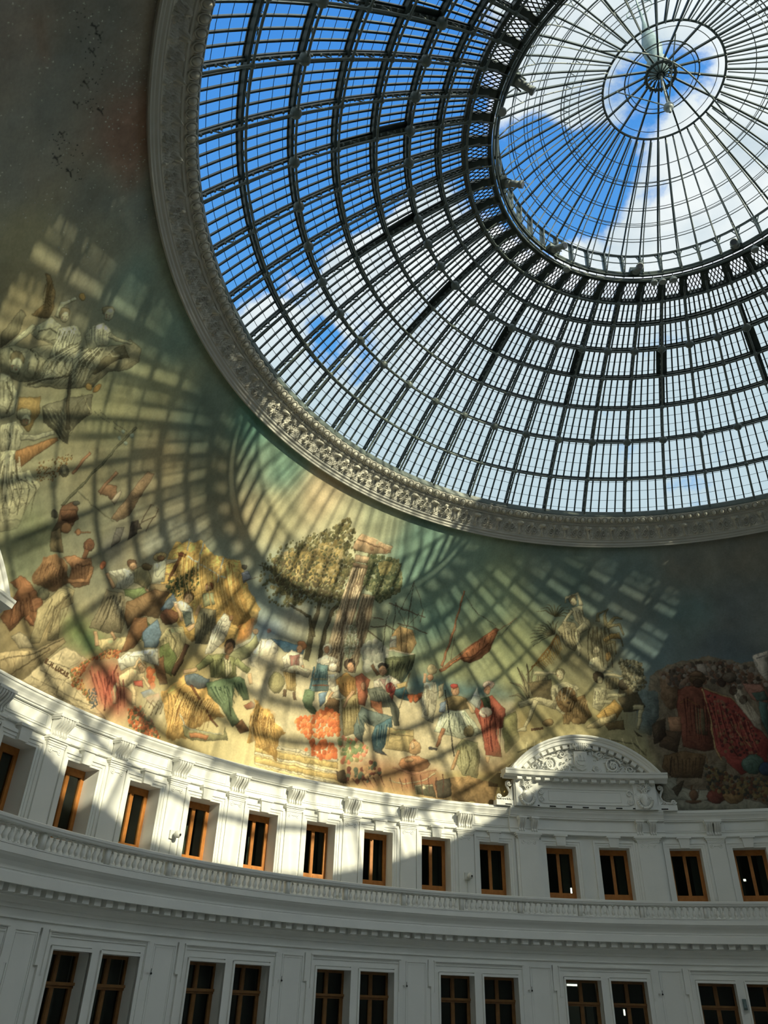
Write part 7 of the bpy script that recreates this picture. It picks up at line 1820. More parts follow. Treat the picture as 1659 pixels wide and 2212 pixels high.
# painted letters
GL={'E':[(0,0,0,2),(0,2,1,2),(0,1,.8,1),(0,0,1,0)],'.':[(.3,0,.45,.1)],'H':[(0,0,0,2),(1,0,1,2),(0,1,1,1)],'L':[(0,0,0,2),(0,0,1,0)],'U':[(0,2,0,.4),(0,.4,.5,0),(.5,0,1,.4),(1,.4,1,2)],'C':[(1,1.8,.4,2),(.4,2,0,1.5),(0,1.5,0,.5),(0,.5,.4,0),(.4,0,1,.2)],'A':[(0,0,.5,2),(.5,2,1,0),(.2,.8,.8,.8)],'S':[(1,1.8,.5,2),(.5,2,0,1.6),(0,1.6,1,.5),(1,.5,.5,0),(.5,0,0,.2)],'M':[(0,0,.1,2),(.1,2,.5,.7),(.5,.7,.9,2),(.9,2,1,0)],'Z':[(0,2,1,2),(1,2,0,0),(0,0,1,0)],'R':[(0,0,0,2),(0,2,.8,1.8),(.8,1.8,.8,1.2),(.8,1.2,0,1),(.3,1,1,0)],'O':[(.5,2,0,1.4),(0,1.4,0,.6),(0,.6,.5,0),(.5,0,1,.6),(1,.6,1,1.4),(1,1.4,.5,2)]}
for txt,a0_,b0_,a1_,b1_ in MTEXT:
    n=len(txt); dx=(a1_-a0_)/n; dy=(b1_-b0_)/n; L_=math.hypot(dx,dy); ux,uy=dx/L_,dy/L_
    cw=L_*.62; chh=(L_*.95 if n==10 else L_*.9)
    for i,ch in enumerate(txt):
        for (p,q,r_,s_) in GL[ch]:
            for k in range(9):
                u=(p+(r_-p)*k/8)*cw; v=(q+(s_-q)*k/8)*chh/2
                x=a0_+dx*i+ux*u-uy*v; y=b0_+dy*i+uy*u+ux*v
                blob((x-A0)/ST,(y-B0)/ST,1.15,1.15,0,lin((86,66,46)),.8)
IMG*=(1+.22*n3[...,None]); IMG*=1.18; IMG*=1+np.clip((-AZ-100)/25,0,1)[:,None,None]*np.clip((AL-16)/8,0,1)[None,:,None]*np.array([-.08,.03,.06]); IMG*=(1+.75*np.clip((-AZ-108)/25,0,1)[:,None,None]*np.clip((AL-20)/10,0,1)[None,:,None]); IMG=np.clip(IMG,.004,.85)  # upper left end lightened in the paint, in place of missing ambient light
vault_base=lin((112,108,98))
def vault():
    aA=AZ*D2R; aL=AL*D2R
    X=SR*np.cos(aL)[None]*np.sin(aA)[:,None]; Y=SR*np.cos(aL)[None]*np.cos(aA)[:,None]; Z=np.broadcast_to(SH+SR*np.sin(aL)[None],X.shape)
    V=np.stack([X,Y,Z],-1).reshape(-1,3)
    ii,jj=np.meshgrid(np.arange(NA-1),np.arange(NB-1),indexing='ij'); k=(ii*NB+jj).ravel()
    F=np.stack([k,k+1,k+NB+1,k+NB],1)
    # the unseen rest of the vault
    ra=np.linspace(A1,A0+360,160); rb=np.linspace(B0,B1,24)
    X=SR*np.cos(rb*D2R)[None]*np.sin(ra*D2R)[:,None]; Y=SR*np.cos(rb*D2R)[None]*np.cos(ra*D2R)[:,None]; Z=np.broadcast_to(SH+SR*np.sin(rb*D2R)[None],X.shape)
    V2=np.stack([X,Y,Z],-1).reshape(-1,3); ii,jj=np.meshgrid(np.arange(159),np.arange(23),indexing='ij'); k=(ii*24+jj).ravel()+len(V)
    F=np.concatenate([F,np.stack([k,k+1,k+25,k+24],1)]); 
    me=bpy.data.meshes.new('ceiling'); VV=np.concatenate([V,V2]).astype(np.float32)
    me.vertices.add(len(VV)); me.vertices.foreach_set('co',VV.ravel()); me.loops.add(F.size); me.loops.foreach_set('vertex_index',F.ravel().astype(np.int32))
    me.polygons.add(len(F)); me.polygons.foreach_set('loop_start',np.arange(0,F.size,4,dtype=np.int32)); me.polygons.foreach_set('use_smooth',np.ones(len(F),bool))
    me.update(calc_edges=True)
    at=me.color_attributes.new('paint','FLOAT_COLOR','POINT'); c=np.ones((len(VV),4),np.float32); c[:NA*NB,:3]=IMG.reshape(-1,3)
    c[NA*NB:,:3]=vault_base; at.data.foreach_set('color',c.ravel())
    mt=bpy.data.materials.new('painted_canvas'); mt.use_nodes=True; nt=mt.node_tree; b=nt.nodes['Principled BSDF']; b.inputs['Roughness'].default_value=.8; b.inputs['Specular IOR Level'].default_value=.2
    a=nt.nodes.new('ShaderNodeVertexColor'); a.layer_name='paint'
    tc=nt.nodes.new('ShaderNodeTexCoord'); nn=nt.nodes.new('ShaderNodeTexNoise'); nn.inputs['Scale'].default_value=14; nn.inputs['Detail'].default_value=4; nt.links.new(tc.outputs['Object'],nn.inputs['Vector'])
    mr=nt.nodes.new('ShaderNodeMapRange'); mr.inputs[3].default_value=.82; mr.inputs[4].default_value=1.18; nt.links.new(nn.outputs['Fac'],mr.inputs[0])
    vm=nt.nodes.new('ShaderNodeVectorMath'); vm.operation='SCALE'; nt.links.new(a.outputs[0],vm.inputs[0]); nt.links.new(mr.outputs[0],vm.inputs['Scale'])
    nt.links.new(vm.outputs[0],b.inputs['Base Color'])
    me.materials.append(mt); o=bpy.data.objects.new('ceiling',me); COL.objects.link(o); o['kind']='structure'; return o
vault()
# ------------------------------------------------------------ ring cornice at the foot of the glass dome
ringp=[(14.86,16.90),(14.77,16.70),(14.72,16.69),(14.70,16.745),(14.66,16.77),(14.64,16.83),(14.58,16.86),(14.555,16.92),(14.53,16.93)]
rc=ring('trim_5',ringp,'ringplain',n=420)
m=MB(); m.revolve([(14.17,17.40),(14.13,17.385),(14.09,17.42),(14.085,17.46),(14.05,17.475)],n=420); build_under(m,'bead_moulding',M['ringplain'],rc,smooth=False)
m=MB(); m.revolve([(14.05,17.475),(14.02,17.49),(13.93,17.54),(13.85,17.60),(13.82,17.64)],n=420); build_under(m,'egg_band',M['ringplaster'],rc,smooth=True)
m=MB(); m.revolve([(13.82,17.64),(13.80,17.66),(13.79,17.70),(13.79,17.86),(13.9,17.95),(14.4,17.85),(15.2,17.2),(15.3,16.6)],n=420); build_under(m,'glass_curb',M['tube'],rc)
# acanthus cove: a deep S of leaves and scrolls
def acanthus():
    NM=91; ns,nt=64,30; P0=np.array([14.53,16.93]); P1=np.array([14.17,17.40])
    def mid(t):
        # concave cove between the two mouldings
        c=np.array([14.28,17.02]); q=(1-t)**2*P0[None].T+2*t*(1-t)*(P0*.25+P1*.25+np.array([14.47,17.28])*.5)[:,None]+t*t*P1[:,None]; return q
    T=np.linspace(0,1,nt); base=mid(T)
    d=np.array([-(P1-P0)[1],(P1-P0)[0]]); d/=np.linalg.norm(d)
    if d[0]>0: d=-d       # towards the hall
    u=np.arange(ns)/ns
    U,TT=np.meshgrid(u,T,indexing='ij'); H=np.zeros_like(U)
    x=(((U*2)%1)-.5)*2; first=U<.5
    w=.72*np.sin(PI*np.clip(TT*.9+.1,0,1))**.5*(1+.22*np.cos(17*TT)); leaf=np.clip(1-np.abs(x)/(w+1e-3),0,1)**.6
    curl=np.exp(-((TT-.80)/.10)**2-(x/.42)**2)
    H1=.055*leaf*(.6+.4*np.cos(x*11+TT*3))+.10*curl*(1+.3*np.cos(x*16))
    rr=np.hypot(np.abs(x)-.5,(TT-.45)*1.5); th=np.arctan2((TT-.45)*1.5,np.abs(x)-.5)
    H2=.05*np.clip(np.cos(rr*26-th),0,1)*(rr<.48)+.075*np.exp(-((TT-.78)/.12)**2-(x/.26)**2)+.045*np.exp(-(x/.10)**2)*(TT<.75)
    fine=.022*np.clip(np.cos(rr*44-th*2+TT*9),0,1)+.018*np.cos(x*23)*np.cos(TT*31)
    H=(1.9*np.where(first,H1,H2)+fine)*np.clip(TT*9,0,1)*np.clip((1-TT)*12,0,1)
    Hh=np.tile(H,(NM,1)); n=NM*ns; az=PC+np.arange(n)*360/n
    Rr=base[0][None]+d[0]*Hh; Zz=base[1][None]+d[1]*Hh
    X=Rr*np.sin(az*D2R)[:,None]; Y=Rr*np.cos(az*D2R)[:,None]; V=np.stack([X,Y,Zz],-1).reshape(-1,3).astype(np.float32)
    i,j=np.meshgrid(np.arange(n),np.arange(nt-1),indexing='ij'); i2=(i+1)%n
    F=np.stack([i*nt+j,i2*nt+j,i2*nt+j+1,i*nt+j+1],-1).reshape(-1,4)
    me=bpy.data.meshes.new('acanthus_frieze'); me.from_pydata(V.tolist(),[],F.tolist()); me.polygons.foreach_set('use_smooth',[True]*len(F)); me.materials.append(M['ringplaster'])
    o=bpy.data.objects.new('acanthus_frieze',me); COL.objects.link(o); o.parent=rc
acanthus()
def eggmesh(m,a):
    az=a; c=np.array(pos(az,13.925,17.54)); e1=np.array(pos(az+90,1,0)); rin=np.array(pos(az,1,0)); 
    up=rin*-.84+np.array([0,0,.54])*-1; nrm=np.array([-rin[0]*.5,-rin[1]*.5,-.86]); v=np.cross(nrm,e1); v/=np.linalg.norm(v)
    vs=[];fs=[];n,k=10,5
    for j in range(k+1):
        t=PI/2*j/k
        for i in range(n):
            q=2*PI*i/n; vs.append(tuple(c+e1*.088*math.cos(t)*math.cos(q)+v*.115*math.cos(t)*math.sin(q)+nrm*.125*math.sin(t)))
    for j in range(k):
        for i in range(n): fs.append((j*n+i,j*n+(i+1)%n,(j+1)*n+(i+1)%n,(j+1)*n+i))
    m.add(vs,fs)
    m.tube([tuple(c+e1*.118*math.cos(q)+v*.145*math.sin(q)+nrm*.02) for q in [2*PI*i/12 for i in range(12)]],.024,4,closed=True)
    c2=c+e1*.157; m.tube([tuple(c2-v*.1+nrm*.02),tuple(c2+v*.03+nrm*.05),tuple(c2+v*.1+nrm*.02)],.02,4)
em=MB(pos(0,13.925,17.54)); eggmesh(em,0.)
e0=build_under(em,'egg',M['ringplaster'],rc,smooth=True); NE=279; vis=list(range(100)); 
for k in range(NE):
    a=-138+360*k/NE
    if k<100:
        o=e0 if k==0 else e0.copy()
        if k: COL.objects.link(o)
        o.location=pos(a,13.925,17.54); o.rotation_euler=(0,0,-a*D2R)
m=MB()
for k in range(100,NE): eggmesh(m,-138+360*k/NE)
build_under(m,'egg',M['ringplaster'],rc,smooth=True,kind='stuff')
# ------------------------------------------------------------ upper storey: windows
def local(R=RW,h=0.): return (0,R,h)
def upper_window(idx,a,first):
    if first:
        root=empty('window_1'); KIDS[root.name]=[]
        O=local(RW,WB)
        m=MB(O)
        for k,(w0,w1,t,hh) in enumerate([(1.79,2.02,.035,.0),(2.0,2.28,.055,.0),(2.26,2.46,.085,.0)]):
            top=WT+(w1-1.79)*.333*.98+.02
            m.cbox(-w1,-w0,RW-t,RW+.01,WB-.3,top,1); m.cbox(w0,w1,RW-t,RW+.01,WB-.3,top,1); m.cbox(-w1,w1,RW-t,RW+.01,WT+(w0-1.79)*.333,top,3)
        build_under(m,'window_surround',M['plaster'],root)
        m=MB(O); 
        vs=[]
        for (w,h,r) in ((.50,WT-.0,.13),(.66,5.93,.17)):
            vs+= [pos(-w,RW+.01,h),pos(w,RW+.01,h),pos(w,RW-r,h),pos(-w,RW-r,h)]
        m.add(vs,[(0,1,2,3),(7,6,5,4),(0,4,5,1),(1,5,6,2),(2,6,7,3),(3,7,4,0)]); m.cbox(-.82,.82,RW-.2,RW,5.87,5.94,1)
        build_under(m,'keystone',M['plaster'],root)
        # timber frame
        rf=RW+.55; m=MB(O); t=.075/rf/D2R
        for s in (-1,1): m.cbox(s*HW-(t if s>0 else 0),s*HW+(t if s<0 else 0),rf-.04,rf+.08,WB,WT,1)
        m.cbox(-HW,HW,rf-.04,rf+.08,WT-.1,WT,2); m.cbox(-HW,HW,rf-.04,rf+.08,WB,WB+.15,2)
        fr=build_under(m,'frame',M['wood'],root)
        for s in (-1,1):
            lo_,hi_=(-HW+t,0) if s<0 else (0,HW-t); q=.06/rf/D2R
            m=MB(O); m.cbox(lo_,lo_+q,rf-.06,rf+.05,WB+.15,WT-.1,1); m.cbox(hi_-q,hi_,rf-.06,rf+.05,WB+.15,WT-.1,1)
            m.cbox(lo_,hi_,rf-.06,rf+.05,WB+.15,WB+.38,1); m.cbox(lo_,hi_,rf-.06,rf+.05,WT-.2,WT-.1,1)
            m.cbox(lo_+q*1.5,hi_-q*1.5,rf-.075,rf,WB+.2,WB+.33,1)
            sa_=build_under(m,'sash',M['wood'],root)
            g=MB(O); g.cbox(lo_+q,hi_-q,rf-.005,rf+.005,WB+.38,WT-.2,1); build_under(g,'pane',M['wglass'],sa_)
        m=MB(O); m.cbox(-HW,HW*-.45,rf+.75,rf+.78,WB,WT+.3,1); m.cbox(HW*.55,HW,rf+.75,rf+.78,WB,WT+.3,1); build_under(m,'curtain',M['curtain'],root)
        return root
W1=None
def rename_root(o,n): o.name=n
wins=[a for a in UPW]
for i,a in enumerate(wins):
    if W1 is None: W1=upper_window(1,a,True); o=W1
    else: o=dup(W1,(0,0,0),0)
    o.location=pos(a,RW,WB); o.rotation_euler=(0,0,-a*D2R); o.name='window_%d'%(i+1); o['kind']='structure'
# ------------------------------------------------------------ pilasters with consoles between the windows
def console(m,x,w,R=19.02,top=6.50,bot=5.98,proj=.27):
    """S-shaped bracket with flutes; x,w in degrees"""
    n=14; prof=[]
    for i in range(n+1):
        t=i/n; h=top-.07-(top-.07-bot)*t
        p=proj*(.92*(1-t)**1.1+.14*math.sin(PI*2*t)*(1-t*.4)+.18*math.exp(-((t-.9)/.1)**2)); prof.append((p+.03,h))
    k=5
    for j in range(k):
        a0=x-w/2+w*j/k+.012; a1=x-w/2+w*(j+1)/k-.012; ex=.018 if j%2==0 else -.012
        vs=[];fs=[]
        for p,h in prof: vs+=[pos(a0,R-p-ex,h),pos(a1,R-p-ex,h),pos(a1,R+.03,h),pos(a0,R+.03,h)]
        for i in range(n):
            q=4*i
            for z in range(4): fs.append((q+z,q+(z+1)%4,q+4+(z+1)%4,q+4+z))
        fs+=[(3,2,1,0),(4*n,4*n+1,4*n+2,4*n+3)]; m.add(vs,fs)
    for j in range(4): m.cbox(x-w/2+w*j/4+.02,x-w/2+w*(j+1)/4-.03,R-.05,R,bot-.05,bot,1)
def pilaster(name,wide=False):
    root=empty(name); KIDS[root.name]=[]; O=local(RW,2.98); s=1.35 if wide else 1.
    dr=.07 if wide else 0.
    m=MB(O); m.cbox(-.9*s,.9*s,18.99-dr,RW+.01,2.98,5.7,2); m.cbox(-1.12*s,1.12*s,19.04-dr,RW+.01,2.98,5.72,2)
    build_under(m,'shaft',M['plaster'],root)
    m=MB(O)
    for (w,r,h0,h1) in ((.92,18.985,5.66,5.71),(.96,18.965,5.71,5.76),(1.0,18.95,5.76,5.82),(1.1,18.92,5.82,5.87),(1.2,18.89,5.87,5.94)): m.cbox(-w*s,w*s,r-dr,RW,h0,h1,2)
    build_under(m,'capital',M['plaster'],root)
    for x in ((-.5,.5) if not wide else (-.72,0,.72)):
        m=MB(O); c=pos(x,18.985-dr,5.6); m.tube([(c[0]+.062*math.cos(q),c[1],c[2]+.062*math.sin(q)) for q in [2*PI*i/12 for i in range(12)]],.013,5,closed=True); m.ball(c,.026,8,4)
        if x<.5: m.tube([pos(x+.2,18.98-dr,5.6),pos(x+(1. if not wide else .72)-.2,18.98-dr,5.6)],.009,4)
        build_under(m,'roundel',M['plaster'],root,smooth=True)
    for x in ((-.45,.45) if not wide else (-.78,.78)):
        m=MB(O); console(m,x,.74,R=19.02-dr); build_under(m,'console',M['plaster2'],root)
    m=MB(O)
    if not wide: m.cbox(-.98,.98,18.72,RW,6.44,6.515,2); m.cbox(-.93,.93,18.76,RW,6.40,6.44,2)
    else:
        for x in (-.78,.78): m.cbox(x-.5,x+.5,18.64,RW,6.44,6.515,1); m.cbox(x-.45,x+.45,18.69,RW,6.40,6.44,1)
    build_under(m,'abacus',M['plaster'],root)
    return root
def ordinal(n): return ['first','second','third','fourth','fifth','sixth','seventh','eighth','ninth','tenth','eleventh','twelfth','thirteenth','fourteenth','fifteenth'][n-1]
VIS=[a for a in UPW if a>-106]     # windows the photo shows, left to right
p0=pilaster('pilaster'); pw=pilaster('pilaster',True); first=True
pil=[]
S_=sorted(UPW)
for a,b in zip(S_,S_[1:]):
    c=(a+b)/2
    if abs(c-PC)<1 or abs(c-PC2)<1 or b-a>9: continue
    wide= abs(abs(c-PC)-7.2)<1 or abs(abs(c-PC2)-7.2)<1
    if wide: c= (PC+7.15*(1 if c>PC else -1)) if abs(c-PC)<12 else PC2+7.15*(1 if c>PC2 else -1)
    pil.append((c,wide))
un=uw=False
for c,wide in pil:
    if wide: o=pw if not uw else dup(pw,(0,0,0),0); uw=True
    else: o=p0 if not un else dup(p0,(0,0,0),0); un=True
    o.location=pos(c,RW,2.98); o.rotation_euler=(0,0,-c*D2R)
    k=sum(1 for v in VIS if v<c)
    if c<VIS[0]: lab=('white pilaster with paired consoles at the far left edge' if not wide else 'broad white pilaster under the far left pediment, %s side'%('left' if c<PC2 else 'right'))
    elif wide: lab='broad white pilaster with three roundels under the %s end of the arched pediment'%('left' if c<PC else 'right')
    elif k>=len(VIS): lab='white pilaster with paired consoles at the far right edge'
    else: lab='white pilaster with paired consoles between the %s and %s upper windows from the left'%(ordinal(k),ordinal(k+1))
    tag(o,lab,'pilaster','pilasters of the upper storey')
# frieze panels between the consoles: a thin raised frame each
fp=[c for c,w in pil]; m=MB()
for c0,c1 in zip(fp,fp[1:]):
    if c1-c0<5 or c1-c0>16: continue
    l,q=c0+1.35,c1-1.35
    for (a0,a1,h0,h1) in ((l,q,6.455,6.475),(l,q,6.17,6.19),(l,l+.06,6.17,6.475),(q-.06,q,6.17,6.475)): m.cbox(a0,a1,RW-.018,RW+.005,h0,h1)
o=m.build('trim_6',M['plaster']); o['kind']='structure'
# strip pilaster-side panels
# ------------------------------------------------------------ balustrade
bal=empty('balustrade',(0,0,0)); KIDS[bal.name]=[]
m=MB(); m.revolve([(18.26,3.40),(17.97,3.40),(17.95,3.42),(17.94,3.46),(17.92,3.48),(17.92,3.54),(17.95,3.56),(18.27,3.56),(18.28,3.54),(18.28,3.48),(18.26,3.46),(18.26,3.40)],n=360); build_under(m,'handrail',M['plaster'],bal)
m=MB(); m.revolve([(18.24,2.97),(18.24,3.0),(17.99,3.0),(17.99,2.97)],n=360); build_under(m,'base_rail',M['plaster'],bal)
bp=[(.0,3.0),(.075,3.0),(.075,3.035),(.05,3.045),(.045,3.06),(.06,3.085),(.085,3.12),(.092,3.15),(.082,3.19),(.055,3.235),(.04,3.27),(.036,3.30),(.05,3.305),(.05,3.32),(.036,3.325),(.04,3.35),(.06,3.365),(.075,3.37),(.075,3.40),(0,3.40)]
bp=[(r*(.74 if r<.074 or r>.08 else .95),z) for r,z in bp]
m=MB((0,18.12,3.0)); m.lathe(bp,(0,18.12),12); m.cbox(-.25,.25,18.04,18.2,3.0,3.03,1); m.cbox(-.25,.25,18.04,18.2,3.375,3.4,1)
b0=build_under(m,'baluster',M['plaster'],bal,smooth=True); SP=.652
tot=int(360/SP); kk=0; st=MB()
for k in range(tot):
    a=-108+k*SP
    if a>12: break
    if k%11==10:      # small square die between the runs
        st.cbox(a-.2,a+.2,18.03,18.2,3.0,3.4,1); continue
    if -100<a<-34.0 or False:
        if kk<100:
            o=b0 if kk==0 else b0.copy()
            if kk: COL.objects.link(o)
            o.location=pos(a,18.12,3.0); o.rotation_euler=(0,0,-a*D2R); kk+=1; continue
    c=pos(a,18.12,0); st.lathe(bp,(c[0],c[1]),10)
build_under(st,'baluster',M['plaster'],bal,smooth=True,kind='stuff')
tag(bal,'long curved white balustrade with vase-shaped balusters running under the upper windows','balustrade')
# ------------------------------------------------------------ lower storey: paired windows
def lower_bay():
    root=empty('window_40'); KIDS[root.name]=[]; O=local(RL,0)
    m=MB(O); t=.07
    # eared architrave round the pair
    for s in (-1,1):
        m.cbox(min(s*5.55,s*5.0),max(s*5.55,s*5.0),RL-t,RL+.01,-2.6,1.46,1); m.cbox(min(s*5.85,s*5.5),max(s*5.85,s*5.5),RL-t,RL+.01,.68,1.46,1)
    m.cbox(-5.85,5.85,RL-t,RL+.01,1.30,1.46,8)
    m.cbox(-5.2,5.2,RL-t-.035,RL,1.385,1.41,8); m.cbox(-5.25,5.25,RL-t-.06,RL,1.41,1.44,8); m.cbox(-5.05,5.05,RL-t-.02,RL,1.355,1.37,8)
    for s in (-1,1): m.cbox(min(s*5.2,s*5.05),max(s*5.2,s*5.05),RL-t-.035,RL,.5,1.41,1)
    m.cbox(-5.05,5.05,RL-.045,RL+.01,1.13,1.33,8)
    for s in (-1,1): m.cbox(min(s*5.05,s*4.6),max(s*5.05,s*4.6),RL-.045,RL+.01,-2.6,1.2,1)
    m.cbox(-.5,.5,RL-.045,RL+.01,-2.6,1.2,1)
    build_under(m,'window_surround',M['plaster'],root)
    for s in (-1,1):
        c=s*2.52; m=MB(O)
        for (w,tt,dh) in ((2.06,.03,.04),(2.16,.06,.075)):
            q=LHW
            m.cbox(c-w,c-q,RL-.045-tt,RL,-2.6,LWT+dh,1); m.cbox(c+q,c+w,RL-.045-tt,RL,-2.6,LWT+dh,1); m.cbox(c-w,c+w,RL-.045-tt,RL,LWT,LWT+dh,2)
        build_under(m,'opening_moulding',M['plaster'],root)
        rf=RL+.42; m=MB(O); q=.07/rf/D2R
        m.cbox(c-LHW,c-LHW+q,rf-.05,rf+.08,LWB,LWT,1); m.cbox(c+LHW-q,c+LHW,rf-.05,rf+.08,LWB,LWT,1); m.cbox(c-LHW,c+LHW,rf-.05,rf+.08,LWT-.08,LWT,1)
        m.cbox(c-LHW,c+LHW,rf-.12,rf+.08,.30,.37,1); m.cbox(c-LHW,c+LHW,rf-.08,rf+.08,.24,.30,1); m.cbox(c-LHW,c+LHW,rf-.05,rf+.08,LWB,LWB+.2,1)
        m.cbox(c-.13,c+.13,rf-.07,rf+.06,LWB,LWT,1)
        for z in (-1,1):
            e=c+z*(LHW-q)/1.; m.cbox(min(e,e-z*q*.8),max(e,e-z*q*.8),rf-.065,rf+.05,LWB,.24,1)
            mid_=c+z*.13; m.cbox(min(mid_,mid_+z*.08),max(mid_,mid_+z*.08),rf-.055,rf+.05,LWB,LWT-.08,1)
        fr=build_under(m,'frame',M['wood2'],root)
        g=MB(O)
        for z in (-1,1):
            l,qq=sorted((c+z*.21,c+z*(LHW-q)))
            g.cbox(l,qq,rf-.005,rf+.005,.37,LWT-.08,1); g.cbox(l,qq,rf-.005,rf+.005,LWB+.2,.24,1)
        build_under(g,'pane',M['wglass'],fr)
    return root
L0=lower_bay()
for i,b in enumerate(LOB):
    o=L0 if i==0 else dup(L0,(0,0,0),0)
    o.location=pos(b,RL,0); o.rotation_euler=(0,0,-b*D2R); o.name='window_%d'%(40+i); o['kind']='structure'
m=MB()
for b in LOB:      # narrow sunk panels between the bays
    c=b+7.2
    for (a0,a1,h0,h1) in ((c-1.22,c+1.22,1.36,1.385),(c-1.22,c-1.1,-2.6,1.385),(c+1.1,c+1.22,-2.6,1.385)): m.cbox(a0,a1,RL-.025,RL+.01,h0,h1)
    for (a0,a1,h0,h1) in ((c-1.0,c+1.0,1.30,1.315),(c-1.0,c-.95,-2.6,1.315),(c+.95,c+1.0,-2.6,1.315)): m.cbox(a0,a1,RL-.012,RL+.01,h0,h1)
o=m.build('trim_7',M['plaster']); o['kind']='structure'
# lit things seen inside the rooms
def room_lamp(az,r,h,w,hh,label):
    root=empty('corridor_lamp',pos(az,r,h),-az*D2R); KIDS[root.name]=[]
    m=MB(); m.box(-w,w,0,.03,-hh,hh); build_under(m,'lamp_tube',M['lamp'],root)
    m=MB(); m.box(-w-.02,w+.02,.03,.06,-hh-.02,hh+.02); build_under(m,'housing',M['camwhite'],root); tag(root,label,'lamp')
# ------------------------------------------------------------ arched pediment
def pediment(name):
    root=empty(name); KIDS[root.name]=[]; O=local(RW,6.87); HX=1/18.5/D2R    # degrees per metre of width
    def A(x): return x*HX
    # projecting entablature under it
    m=MB(O); W=9.35
    m.revolve([(19.14,6.94),(18.72,6.88),(18.70,6.83),(18.705,6.80),(18.73,6.79),(18.74,6.74),(18.79,6.67),(18.82,6.61),(18.83,6.57),(18.86,6.56),(18.86,6.51),(18.96,6.5),(18.96,6.14),(18.93,6.13),(18.93,6.10),(18.96,6.09),(18.96,6.04),(18.91,6.03),(18.89,5.97),(18.88,5.93),(19.08,5.92)],-W,W,20,cap=True)
    build_under(m,'entablature',M['plaster'],root)
    m=MB(O); m.cbox(-8.85,8.85,18.62,19.16,6.88,7.9); 
    for s in (-1,1):
        m.cbox(min(s*8.6,s*11.1),max(s*8.6,s*11.1),18.70,19.16,6.88,7.08); 
        m.cbox(min(s*6.05,s*8.7),max(s*6.05,s*8.7),18.56,18.7,6.88,7.9)
    build_under(m,'attic_block',M['plaster'],root)
    m=MB(O)
    for k in range(-3,4): m.cbox(k*2.05-.38,k*2.05+.38,18.60,18.63,6.905,6.945,1)
    for s in (-1,1): m.cbox(s*9.6-.4,s*9.6+.4,18.69,18.72,6.905,6.945,1)
    build_under(m,'vent_slot',M['blackslot'],root)
    # name panel with rounded ends
    m=MB(O); x0,x1,h0,h1=1.72,1.40,7.03,7.62
    def P3(x,h,r): return pos(A(x),r,h)
    loop=[]
    for t in range(9):
        q=PI/2-PI*t/8; loop.append((x0+.14*math.cos(q)*1.2,7.325+.29*math.sin(q)))
    path=[(x,h) for x,h in loop]+[(-x,h) for x,h in loop[::-1]]
    def dense(path,closed=True,st=.2):
        out=[]; N=len(path)
        for i in range(N if closed else N-1):
            a,b=path[i],path[(i+1)%N]; n=max(1,int(math.dist(a,b)/st))
            out+=[(a[0]+(b[0]-a[0])*k/n,a[1]+(b[1]-a[1])*k/n) for k in range(n)]
        if not closed: out.append(path[-1])
        return out
    m.tube([P3(x,h,18.615) for x,h in dense(path)],.028,5,closed=True)
    m.tube([P3(x,h,18.618) for x,h in dense([(1.45,7.14),(1.45,7.52),(-1.45,7.52),(-1.45,7.14)])],.014,4,closed=True)
    build_under(m,'panel_moulding',M['plaster2'],root)
    def spiral(m,cx,cy,r0,turns,sg,r,rad=.022,start=0.,k=26):
        pts=[]
        for i in range(k+1):
            t=i/k; q=start+sg*turns*2*PI*t; rr=r0*(1-t*.88); pts.append(P3(cx+rr*math.cos(q),cy+rr*math.sin(q),r-.02-.05*t))
        m.tube(pts,rad,5,r2=rad*.7)
    for s in (-1,1):
        m=MB(O)
        spiral(m,s*1.78,7.47,.12,1.6,s,18.6); spiral(m,s*1.78,7.17,.12,1.6,-s,18.6)
        for k in range(7):
            q=(k-3)*.36; c=(s*1.93,7.32); m.tube([P3(c[0],c[1],18.6),P3(c[0]+s*.16*math.cos(q),c[1]+.17*math.sin(q),18.57),P3(c[0]+s*.27*math.cos(q),c[1]+.27*math.sin(q),18.6)],.02,5,r2=.035)
        build_under(m,'palmette',M['plaster2'],root,smooth=True)
    # level cornice with block dentils
    m=MB(O); W=10.3
    m.revolve([(18.62,7.88),(18.50,7.9),(18.45,7.97),(18.25,8.0),(18.22,8.01),(18.20,8.08),(18.19,8.12),(18.16,8.15),(18.15,8.21),(18.75,8.24)],-W,W,22,cap=True)
    for s in (-1,1): m.cbox(min(s*8.8,s*10.2),max(s*8.8,s*10.2),18.24,19.1,8.0,8.12)
    build_under(m,'level_cornice',M['plaster'],root)
    dm=MB(O); dm.cbox(-.33,.33,18.33,18.62,7.86,7.97,1); dm.cbox(-.36,.36,18.31,18.5,7.95,7.99,1)
    for k in range(15):
        q=MB(O); a=(k-7)*1.19; q.cbox(a-.32,a+.32,18.34,18.6,7.855,7.975,1); build_under(q,'dentil',M['plaster'],root)
    # arched cornice
    R=3.93; CZ=5.78; th=math.asin(3.08/R); NS=30
    prof=[(R,18.16),(R-.05,18.16),(R-.09,18.19),(R-.10,18.23),(R-.16,18.25),(R-.19,18.30),(R-.30,18.31),(R-.31,18.36),(R-.33,18.4),(R-.33,18.72),(R+.0,18.95)]
    m=MB(O); vs=[];fs=[];k=len(prof)
    for i in range(NS+1):
        q=-th+2*th*i/NS
        vs+=[P3(max(-3.12,min(3.12,rr*math.sin(q))),CZ+rr*math.cos(q),r) for rr,r in prof]
    for i in range(NS):
        for j in range(k-1): fs.append((i*k+j,(i+1)*k+j,(i+1)*k+j+1,i*k+j+1))
        fs.append((i*k+k-1,(i+1)*k+k-1,(i+1)*k,i*k))
    fs+=[tuple(range(k)),tuple(range(NS*k+k-1,NS*k-1,-1))]
    m.add(vs,fs); build_under(m,'arched_cornice',M['plaster'],root)
